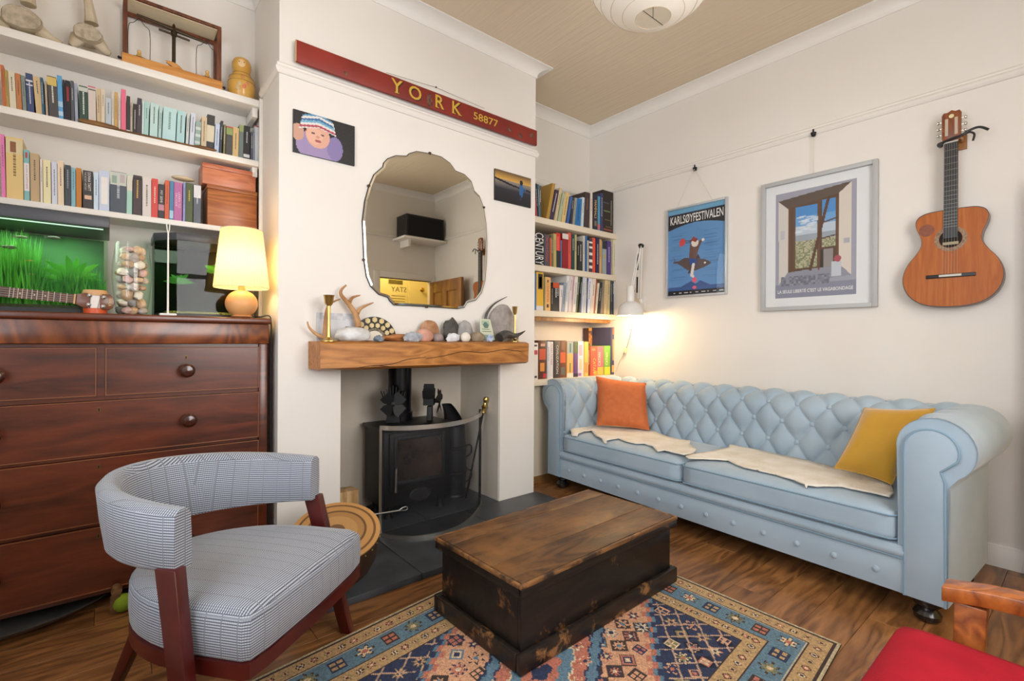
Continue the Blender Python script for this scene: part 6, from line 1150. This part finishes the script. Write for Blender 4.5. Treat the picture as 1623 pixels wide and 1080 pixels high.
# two cream hides thrown over the seat
h1 = [(230, 440), (255, 410), (300, 400), (380, 405), (480, 410), (580, 425), (690, 440), (780, 475), (850, 495), (915, 500), (910, 520), (950, 550), (930, 570), (880, 580), (770, 555), (730, 560), (700, 530), (650, 515), (600, 515), (540, 500), (505, 485), (440, 495), (390, 505), (375, 470), (350, 440), (310, 445), (270, 460), (235, 455)]
h2 = [(890, 590), (940, 575), (1040, 560), (1130, 540), (1180, 515), (1230, 515), (1290, 535), (1330, 555), (1420, 580)]
h1 = [(840+x/3.6, 560+y/3.6) for x, y in h1]; h2 = [(840+x/3.6, 560+y/3.6) for x, y in h2]+[(1200+x/2.572, 580+y/2.572) for x, y in ((130, 370), (200, 385), (330, 420), (430, 440), (545, 478), (555, 520), (540, 532), (480, 520), (345, 490), (240, 490), (200, 485), (150, 465), (70, 440), (0, 425))]+[(840+x/3.6, 560+y/3.6) for x, y in ((1400, 690), (1290, 665), (1220, 650), (1170, 630), (1130, 610), (1040, 605), (900, 598))]
hide = M('cream_hide', 'f2ebe0', .95, col2='e4dac8', ns=9, bump=.5, bscale=140)
for pts, lab in ((h1, 'cream sheepskin hide spread under the orange cushion'), (h2, 'cream sheepskin hide spread before the mustard cushion')):
    Pw = [at(x, y, Z=.438) for x, y in pts]; inv = SM.inverted(); Ps = [inv @ (p-SA) for p in Pw]; bm = bmesh.new()
    vs_ = [bm.verts.new((p.x, min(max(p.y, -.012), .52), .4315)) for p in Ps]; f = bm.faces.new(vs_); bmesh.ops.triangulate(bm, faces=[f]); bmesh.ops.subdivide_edges(bm, edges=bm.edges, cuts=5, use_grid_fill=True)
    for v in bm.verts:
        e = max(0, -.0+.02-v.co.y); v.co.z += .003*mnoise.noise(v.co*14)+.002-(.018 if v.co.y < .005 else 0); v.co.x += .004*mnoise.noise(v.co*40)
    r = bmesh.ops.extrude_face_region(bm, geom=bm.faces[:]); 
    for v in [g_ for g_ in r['geom'] if isinstance(g_, bmesh.types.BMVert)]: v.co.z += .007
    bmesh.ops.recalc_face_normals(bm, faces=bm.faces); me = bpy.data.meshes.new('sheepskin'); bm.to_mesh(me); bm.free(); me.materials.append(hide); me.polygons.foreach_set('use_smooth', [True]*len(me.polygons))
    me.transform(SM.to_4x4()); me.transform(Matrix.Translation(SA)); o = bpy.data.objects.new('sheepskin', me); COL.objects.link(o); tag(o, lab, 'hide')
# ================================================================== TRUNK, RUG, CHAIRS, SMALL FLOOR THINGS
def rugpaint():
    W, H_ = 1.86, 1.33; cv = Canvas(W, H_, .005, 'c79268'); x, y = cv.x, cv.y; rg_ = np.random.default_rng(8)
    e = np.minimum(np.minimum(x, W-x), np.minimum(y, H_-y))        # distance to the rug's edge
    navy, coral, sky, tan, brown, cream_, olive, peach = '262e48', 'a86552', '56707f', 'a5875f', '3a2c28', 'c4ad8c', '766f4c', 'bb8c6c'
    # field: navy corners, peach centre with stepped coral and blue edge
    fx, fy = np.abs(x-W/2)/(W/2-.25), np.abs(y-H_/2)/(H_/2-.25); dia = fx*.72+fy*.62+.035*(np.floor(((x+y)*22) % 2)-.5)
    cv.mask(e > .0, navy).mask(dia < .74, sky).mask(dia < .715, coral).mask(dia < .68, peach)
    def motif(cx, cy, r, cols, kind):
        if kind == 0:
            for k, c in enumerate(cols): q = r*(1-.28*k); cv.mask((np.abs(x-cx)+np.abs(y-cy) < q), c)
        elif kind == 1:
            cv.mask((np.maximum(np.abs(x-cx), np.abs(y-cy)) < r*.75), cols[0]).mask((np.maximum(np.abs(x-cx), np.abs(y-cy)) < r*.58), cols[1]).mask((np.abs(x-cx) < r*.12) | (np.abs(y-cy) < r*.12), cols[2]) if False else cv.mask((np.maximum(np.abs(x-cx), np.abs(y-cy)) < r*.75), cols[0]).mask((np.maximum(np.abs(x-cx), np.abs(y-cy)) < r*.58), cols[1]).mask(((np.abs(x-cx) < r*.1) | (np.abs(y-cy) < r*.1)) & (np.maximum(np.abs(x-cx), np.abs(y-cy)) < r*.58), cols[0])
        else:
            a = np.arctan2(y-cy, x-cx); d = np.hypot(x-cx, y-cy); q = r*(.72+.28*np.cos(a*(6 if kind == 2 else 8))); cv.mask(d < q, cols[0]).mask(d < q*.78, cols[1]).mask(d < r*.28, cols[2])
    inner = (e > .26)
    for i in range(-1, 22):
        for j in range(-1, 16):
            cx, cy = .30+.078*i+(.039 if j % 2 else 0), .30+.064*j
            if not (.29 < cx < W-.29 and .29 < cy < H_-.29): continue
            k = abs(cx-W/2)/(W/2-.25)*.72+abs(cy-H_/2)/(H_/2-.25)*.62; n_ = int(rg_.integers(0, 4))
            if .66 < k < .80: continue
            pal = [(peach, navy, coral), (cream_, olive, coral), (coral, cream_, navy), (olive, peach, navy)] if k > .74 else [(navy, coral, cream_), (brown, peach, sky), (sky, cream_, navy), (coral, navy, cream_)]
            motif(cx, cy, .038+.004*rg_.random(), (brown if k < .74 else '15192a',)*3, 0) if rg_.random() < .4 else None; motif(cx, cy, .024+.012*rg_.random(), pal[n_], int(rg_.integers(0, 4)))
    # lattice lines in the navy corners
    lat = (np.abs(((x+y*1.15)/.105) % 1-.5) < .045) | (np.abs(((x-y*1.15)/.105) % 1-.5) < .045); cv.mask(lat & (dia > .77) & inner, 'a98a72')
    cx, cy = W/2, H_/2                                             # central medallion
    for k, (q, c) in enumerate(((.30, navy), (.285, sky), (.235, navy), (.225, coral), (.16, cream_), (.15, sky), (.09, coral), (.05, navy))): cv.mask((np.abs(x-cx)*.8+np.abs(y-cy)*1.25+.012*(np.floor((x*40) % 2)) < q), c)
    for k in range(10): a = k*.628; motif(cx+.19*math.cos(a), cy+.12*math.sin(a), .026, (cream_, coral, navy), 2)
    # borders
    cv.mask(e < .26, brown).mask(e < .254, tan).mask(e < .19, brown).mask(e < .185, sky).mask(e < .085, brown).mask(e < .08, tan).mask(e < .018, brown).mask(e < .010, 'a99a7c')
    per = []
    for yy in (0, 1):
        n_ = 17
        for k in range(n_): per.append((.135+(W-.27)*k/(n_-1), .135 if yy == 0 else H_-.135, k))
        for k in range(1, 11): per.append((.135 if yy == 0 else W-.135, .135+(H_-.27)*k/11, k))
    for cx, cy, k in per: motif(cx, cy, .038, [(brown, cream_, coral), (brown, coral, cream_), (brown, olive, cream_), (navy, tan, coral)][k % 4], [2, 1, 3, 1][k % 4])
    for off, nn in ((.22, 34), (.05, 38)):
        pts = [(off+(W-2*off)*k/(nn-1), yy) for k in range(nn) for yy in (off, H_-off)]+[(xx, off+(H_-2*off)*k/(nn*.7)) for k in range(1, int(nn*.7)) for xx in (off, W-off)]
        for k, (cx, cy) in enumerate(pts): motif(cx, cy, .017, [(brown, coral, cream_), (brown, cream_, navy), (olive, peach, brown)][k % 3], 2 if k % 2 else 0)
    cv.mask((e > .183) & (e < .192) | (e > .08) & (e < .087), brown); cv.mask(np.abs(e-.0855) < .0025, cream_, .6)
    cv.c *= (.8+.62*rg_.random(cv.c.shape[:2]))[..., None]; return cv
cv = rugpaint(); W_, H_ = cv.w, cv.h; RC = [Vector(p) for p in ((.15, .42, 0), (2.0, .572, 0), (2.0, 1.90, 0), (.15, 1.66, 0))]
def rugfn(A, B):
    u, v = (A/W_)[..., None], (B/H_)[..., None]; c = [np.array(p) for p in RC]; P = (c[0]*(1-u)+c[1]*u)*(1-v)+(c[3]*(1-u)+c[2]*u)*v; P[..., 2] = .008+.0012*np.sin(A*9)*np.sin(B*7); return P
rug = thing('persian_rug', 'worn Persian rug with blue and tan borders under the trunk', 'rug', (1.07, 1.15, 0)); cv.mesh('woven_pile', printed('rug_pile', .95, bump=.5), None, None, None, rug, fn=rugfn)
m = MB()
for k in range(4): p, q = RC[k], RC[(k+1) % 4]; m.add([p, q, q+Vector((0, 0, .0075)), p+Vector((0, 0, .0075))], [(0, 1, 2, 3)])
m.build('rug_edge', M('rug_edge_dark', '2f2620', .95), rug)
m = MB()
for k in range(230):
    t_ = k/229; p = RC[1].lerp(RC[2], t_); l_ = .006+.007*rg.random(); m.add([p+Vector((0, -.0018, .006)), p+Vector((0, .0018, .006)), p+Vector((l_, .001+rg.uniform(-.003, .003), .001))], [(0, 1, 2)])
tag(m.build('fringe', M('rug_fringe', 'b9a888', .95), rug), kind='stuff')
# trunk
TC, TR = Vector((1.468, 1.425, 0)), R(1.6); TM = Matrix.Rotation(TR, 3, 'Z'); ZR = .0095
blackp = wood('worn_black_paint', '0f0d0d', '221a15', .38, stretch=(1.5, 8, 8), worn=('6b4526', 9, .60, .68)); topw = wood('worn_trunk_top', '2a1a10', '654427', .48, stretch=(1.4, 7, 7), worn=('84592f', 2.2, .46, .68)); edgew = wood('bare_edge_wood', '4a2f1a', '8a5f34', .5, stretch=(1.5, 8, 8), worn=('2a1c12', 8, .5, .58))
tk = thing('storage_chest', 'old black painted wooden trunk with worn brown lid used as table', 'trunk', tuple(TC+Vector((0, 0, ZR))))
def T(mb, nm, mt, par=None, **k): return mb.xf(TM, TC).build(nm, mt, par or tk, **k)
LX2, LY2 = .46, .243
for x0, x1, y0, y1, nm in ((-LX2+.012, LX2-.012, -LY2+.012, -LY2+.03, 'front_panel'), (-LX2+.012, LX2-.012, LY2-.03, LY2-.012, 'back_panel'), (-LX2+.012, -LX2+.03, -LY2+.03, LY2-.03, 'end_panel'), (LX2-.03, LX2-.012, -LY2+.03, LY2-.03, 'end_panel')): T(MB().bx(x0, x1, y0, y1, ZR+.01, .272), nm, blackp, bevel=.002)
for x0, x1, y0, y1 in ((-LX2-.012, LX2+.012, -LY2-.012, -LY2+.0115), (-LX2-.012, LX2+.012, LY2-.0115, LY2+.012), (-LX2-.012, -LX2+.0115, -LY2+.0115, LY2-.0115), (LX2-.0115, LX2+.012, -LY2+.0115, LY2-.0115)): T(MB().bx(x0, x1, y0, y1, ZR, .075), 'plinth_board', wood('scuffed_plinth', '120f0e', '2a1f17', .4, stretch=(1.5, 8, 8), worn=('8a6038', 7, .55, .62)), bevel=.006)
ld = T(MB().bx(-LX2, LX2, -LY2, LY2, .273, .281), 'lid', blackp)
for y0, y1 in ((-LY2, -.09), (-.089, .148), (.149, LY2)): T(MB().bx(-LX2+.002, LX2-.002, y0+.0006, y1-.0006, .2812, .302), 'lid_board', topw, ld, bevel=.002)
for x0, x1, y0, y1 in ((-LX2-.012, LX2+.012, -LY2-.012, -LY2-.0005), (-LX2-.012, LX2+.012, LY2+.0005, LY2+.012), (-LX2-.012, -LX2-.0005, -LY2, LY2), (LX2+.0005, LX2+.012, -LY2, LY2)):
    T(MB().bx(x0, x1, y0, y1, .285, .3015), 'lid_moulding', edgew, ld, bevel=.004); T(MB().bx(x0+(.004 if x0 < 0 else 0), x1-(.004 if x1 > 0 else 0), y0+.002, y1-.002, .256, .2848), 'lid_lip', blackp, ld, bevel=.002)
# ----- grey woven tub chair
CO = Vector((.48, 1.47, 0)); CM = Matrix((Vector((.78, .626, 0)), Vector((-.626, .78, 0)), Vector((0, 0, 1)))).transposed()
tweed = weave('grey_tweed', '4e5462', 'b9bdc5', '77797e', 150); redw = M('cherry_lacquer', '3d0b09', .3, col2='4e130f', ns=8, coat=.2)
ch = thing('tub_chair', 'low grey woven tub chair with curved back and dark red legs', 'armchair', tuple(CO))
def boxuv(o):
    me = o.data; uv = me.uv_layers.new(name='UVMap'); co = np.zeros(len(me.vertices)*3); me.vertices.foreach_get('co', co); co = co.reshape(-1, 3) @ np.array(CM); 
    li = np.zeros(len(me.loops), int); me.loops.foreach_get('vertex_index', li); out_ = np.zeros((len(me.loops), 2))
    for p in me.polygons:
        n_ = np.abs(np.array(p.normal) @ np.array(CM)); s_ = slice(p.loop_start, p.loop_start+p.loop_total); c = co[li[s_]]
        out_[s_] = c[:, [0, 1]] if n_[2] > .6 else (c[:, [0, 2]] if n_[1] > n_[0] else c[:, [1, 2]])
    uv.data.foreach_set('uv', out_.ravel()); return o
def K(mb, nm, mt, par=None, **k): return mb.xf(CM, CO).build(nm, mt, par or ch, **k)
ol = [(-.262, .012), (-.20, .002), (0, -.004), (.20, .002), (.262, .012), (.272, .03), (.272, .20)]+[(.272*math.cos(R(a)), .20+.36*math.sin(R(a))) for a in range(8, 173, 8)]+[(-.272, .20), (-.272, .03)]
cen = np.array((0, .26)); rings = [(.97, .287), (1.0, .297), (1.012, .34), (1.005, .382), (.982, .402), (.93, .414), (.75, .425), (.4, .430), (.02, .431)]
P = np.zeros((len(rings), len(ol), 3))
for i, (k, z) in enumerate(rings):
    for j, q in enumerate(ol): p = cen+(np.array(q)-cen)*k; P[i, j] = (p[0], p[1], z)
mb = MB().grid(P, closev=True); mb.f.append(tuple(range((len(rings)-1)*len(ol), len(rings)*len(ol)))); mb.mi.append(0)
boxuv(K(mb, 'seat_cushion', tweed, smooth=True, angle=180))
K(MB().tube([Vector((q[0]*.985, .26+(q[1]-.26)*1.0, .393)) for q in ol+ol[:1]], .003, 6), 'piping', M('tweed_piping', '8d929c', .9), smooth=True)
P = np.zeros((2, len(ol), 3)); 
for j, q in enumerate(ol): P[0, j] = (q[0]*1.01, q[1], .248); P[1, j] = (q[0]*1.01, q[1], .286)
mb = MB().grid(P, closev=True); n_ = len(ol); mb.f += [tuple(range(n_-1, -1, -1)), tuple(range(n_, 2*n_))]; mb.mi += [0, 0]; K(mb, 'seat_rail', redw, smooth=True, angle=50)
n_ = 40; prof = [(-.026, 0), (-.03, .02), (-.03, .5), (-.026, .9), (-.012, 1), (.012, 1), (.028, .92), (.03, .5), (.028, .08), (.018, 0)]; P = np.zeros((n_, len(prof), 3))
for i in range(n_):
    th = math.pi*i/(n_-1); c_ = Vector((-.275*math.cos(th), .195+.44*math.sin(th), 0)); nn = Vector((-math.cos(th)/.275, math.sin(th)/.44, 0)).normalized(); zb0_, zt0 = .505-.035*math.sin(th), .655+.02*math.sin(th)
    for j, (d, k) in enumerate(prof): P[i, j] = c_+nn*(d*(.85 if i in (0, n_-1) else 1)+.03*(k-.5)*math.sin(th))+Vector((0, 0, zb0_+(zt0-zb0_)*k))
mb = MB().grid(P, closev=True); q = len(prof); mb.f += [tuple(range(q-1, -1, -1)), tuple(range((n_-1)*q, n_*q))]; mb.mi += [0, 0]; boxuv(K(mb, 'backrest', tweed, smooth=True, angle=60))
def leg(a, b_, w0, w1, d0, d1, nm='leg'):
    a, b_ = Vector(a), Vector(b_); mb = MB(); vs = []
    for p, w_, d in ((a, w0, d0), (b_, w1, d1)): vs += [p+Vector((x*w_/2, y_*d/2, 0)) for x, y_ in ((-1, -1), (1, -1), (1, 1), (-1, 1))]
    mb.add(vs, [(3, 2, 1, 0), (4, 5, 6, 7)]+[(i, (i+1) % 4, 4+(i+1) % 4, 4+i) for i in range(4)]); K(mb, nm, redw, bevel=.003)
for s_ in (-1, 1): leg((s_*.335, .10, .0095 if s_ < 0 else .0), (s_*.292, .215, .515), .03, .034, .042, .06, 'front_post'); leg((s_*.11, .62, 0), (s_*.13, .48, .25), .024, .034, .026, .04)
# ----- red upholstered wooden armchair, mostly out of view
RX0, RX1, RY0, RY1 = .93, 1.462, -.26, .30; redc = M('red_wool', 'b0182a', .85, col2='9c1424', ns=8, spec=.2, bump=.2, bscale=300); beech = wood('worn_beech', '6f3512', 'b5682a', .35, stretch=(6, 6, 6), worn=('2f1a10', 5, .56, .64), coat=.3)
t = thing('red_armchair', 'wooden armchair with a red seat cushion beside the rug', 'armchair', (1.2, .02, 0))
cm = rbox((RX1-RX0)/2, (RY1-RY0)/2, .055, .03, 12, .012); cm.v = [(x+(RX0+RX1)/2, y_+(RY0+RY1)/2, z+.365) for x, y_, z in cm.v]; weld(cm.build('seat_cushion', redc, t))
MB().bx(RX0, RX1+.03, RY1+.012, RY1+.04, .262, .315).build('front_rail', beech, t, bevel=.004); MB().bx(RX0, RX1+.03, RY0-.03, RY0, .22, .30).build('back_rail', beech, t, bevel=.004)
for x in (RX0-.03, RX1+.03):
    MB().bx(x, x+.03, RY0, RY1-.02, .25, .305).build('side_rail', beech, t, bevel=.004)
    MB().add([(x-.002, .17, 0), (x+.034, .17, 0), (x+.034, .215, 0), (x-.002, .215, 0), (x-.002, .15, .487), (x+.034, .15, .487), (x+.034, .205, .487), (x-.002, .205, .487)], [(3, 2, 1, 0), (4, 5, 6, 7), (0, 1, 5, 4), (1, 2, 6, 5), (2, 3, 7, 6), (3, 0, 4, 7)]).build('front_leg', beech, t, bevel=.004)
    MB().bx(x, x+.03, RY0-.06, RY0-.02, 0, .80).build('back_leg', beech, t, bevel=.004)
    q = spline([(x+.016, .225, .50), (x+.016, .12, .518), (x+.016, -.05, .522), (x+.016, RY0-.02, .505)], 6); P = np.zeros((len(q), 4, 3))
    for i, v in enumerate(q):
        for j, (a, b_) in enumerate(((-.031, -.017), (.031, -.017), (.031, .017), (-.031, .017))): P[i, j] = (v.x+a, v.y, v.z+b_)
    mb = MB().grid(P, closev=True); mb.f += [(3, 2, 1, 0), tuple(range(len(q)*4-4, len(q)*4))]; mb.mi += [0, 0]; mb.build('armrest', beech, t, bevel=.003)
for z in (.5, .62, .74): MB().bx(RX0, RX1+.015, RY0-.05, RY0-.03, z, z+.05).build('back_slat', beech, t, bevel=.003)
# ----- drum by the chair, dish, ball and wooden rollers under the chest
dn = Vector((-.12, -.34, .93)).normalized(); q = dn.to_track_quat('Z', 'Y').to_matrix(); dc = Vector((.735, 2.03, .275))
t = thing('hide_drum', 'round drum with concentric ringed brown skin, tilted against the hearth', 'drum', (.73, 2.1, .03)); bodym = M('dark_drum_body', '2a1c14', .5, col2='3a281c', ns=10)
MB().lathe([(.15, -.17), (.168, -.12), (.176, -.03), (.176, -.004)], dc, 40, q).build('drum_body', bodym, t, smooth=True)
for i, (r0, r1, c_) in enumerate(((.0, .035, '6f5236'), (.035, .085, 'b98e58'), (.085, .112, 'a67c48'), (.112, .122, '6a4a2c'), (.122, .15, 'b98a50'), (.15, .16, '6f4c2c'), (.16, .178, 'bd8d52'))):
    MB().lathe([(max(r0, .0005), .0), (max(r0, .0005), .004-i*.0003), (r1, .004-i*.0003), (r1, -.004)], dc, 48, q, cap=False).build('skin_ring', M('skin_'+c_, c_, .6, col2=c_, ns=20, bump=.3, bscale=90), t, smooth=True)
for k in range(28): a = k*2*math.pi/28; MB().blob(dc+q @ Vector((.177*math.cos(a), .177*math.sin(a), -.022)), (.004, .004, .004), 1, 0, 1, 1).build('stud', brass, t, smooth=True)
o = MB().lathe([(.001, .004), (.30, .004), (.36, .016), (.40, .040), (.404, .040), (.362, .010), (.30, 0), (.001, 0)], (-.31, 2.82, .0), 64, cap=False).build('metal_dish', M('dull_pewter', '8a8886', .4, .6, col2='9a9896', ns=6), None, smooth=True); tag(o, 'wide shallow grey metal dish pushed under the chest', 'dish')
o = MB().blob((.047, 2.45, .034), (.034, .034, .034), 2, .04, 3, 3).build('green_ball', M('green_felt', '93ad24', .9, col2='7d961c', ns=20, bump=.4, bscale=200), None, smooth=True); tag(o, 'fuzzy yellow green ball on the floor by the chest', 'ball')
t = thing('wooden_rollers', 'small stack of wooden rollers lying beside the green ball', 'toy', (.022, 2.46, 0))
for k in range(3): MB().lathe([(.001, 0), (.017, .0), (.018, .004), (.018, .036), (.017, .04), (.001, .04)], (.022+.002*k, 2.44, .0185+.0345*k), 18, rot('X', -90)).build('roller', wood('roller_wood', '5a3a22', '8a6440', .5, stretch=(9, 2, 9)), t, smooth=True)
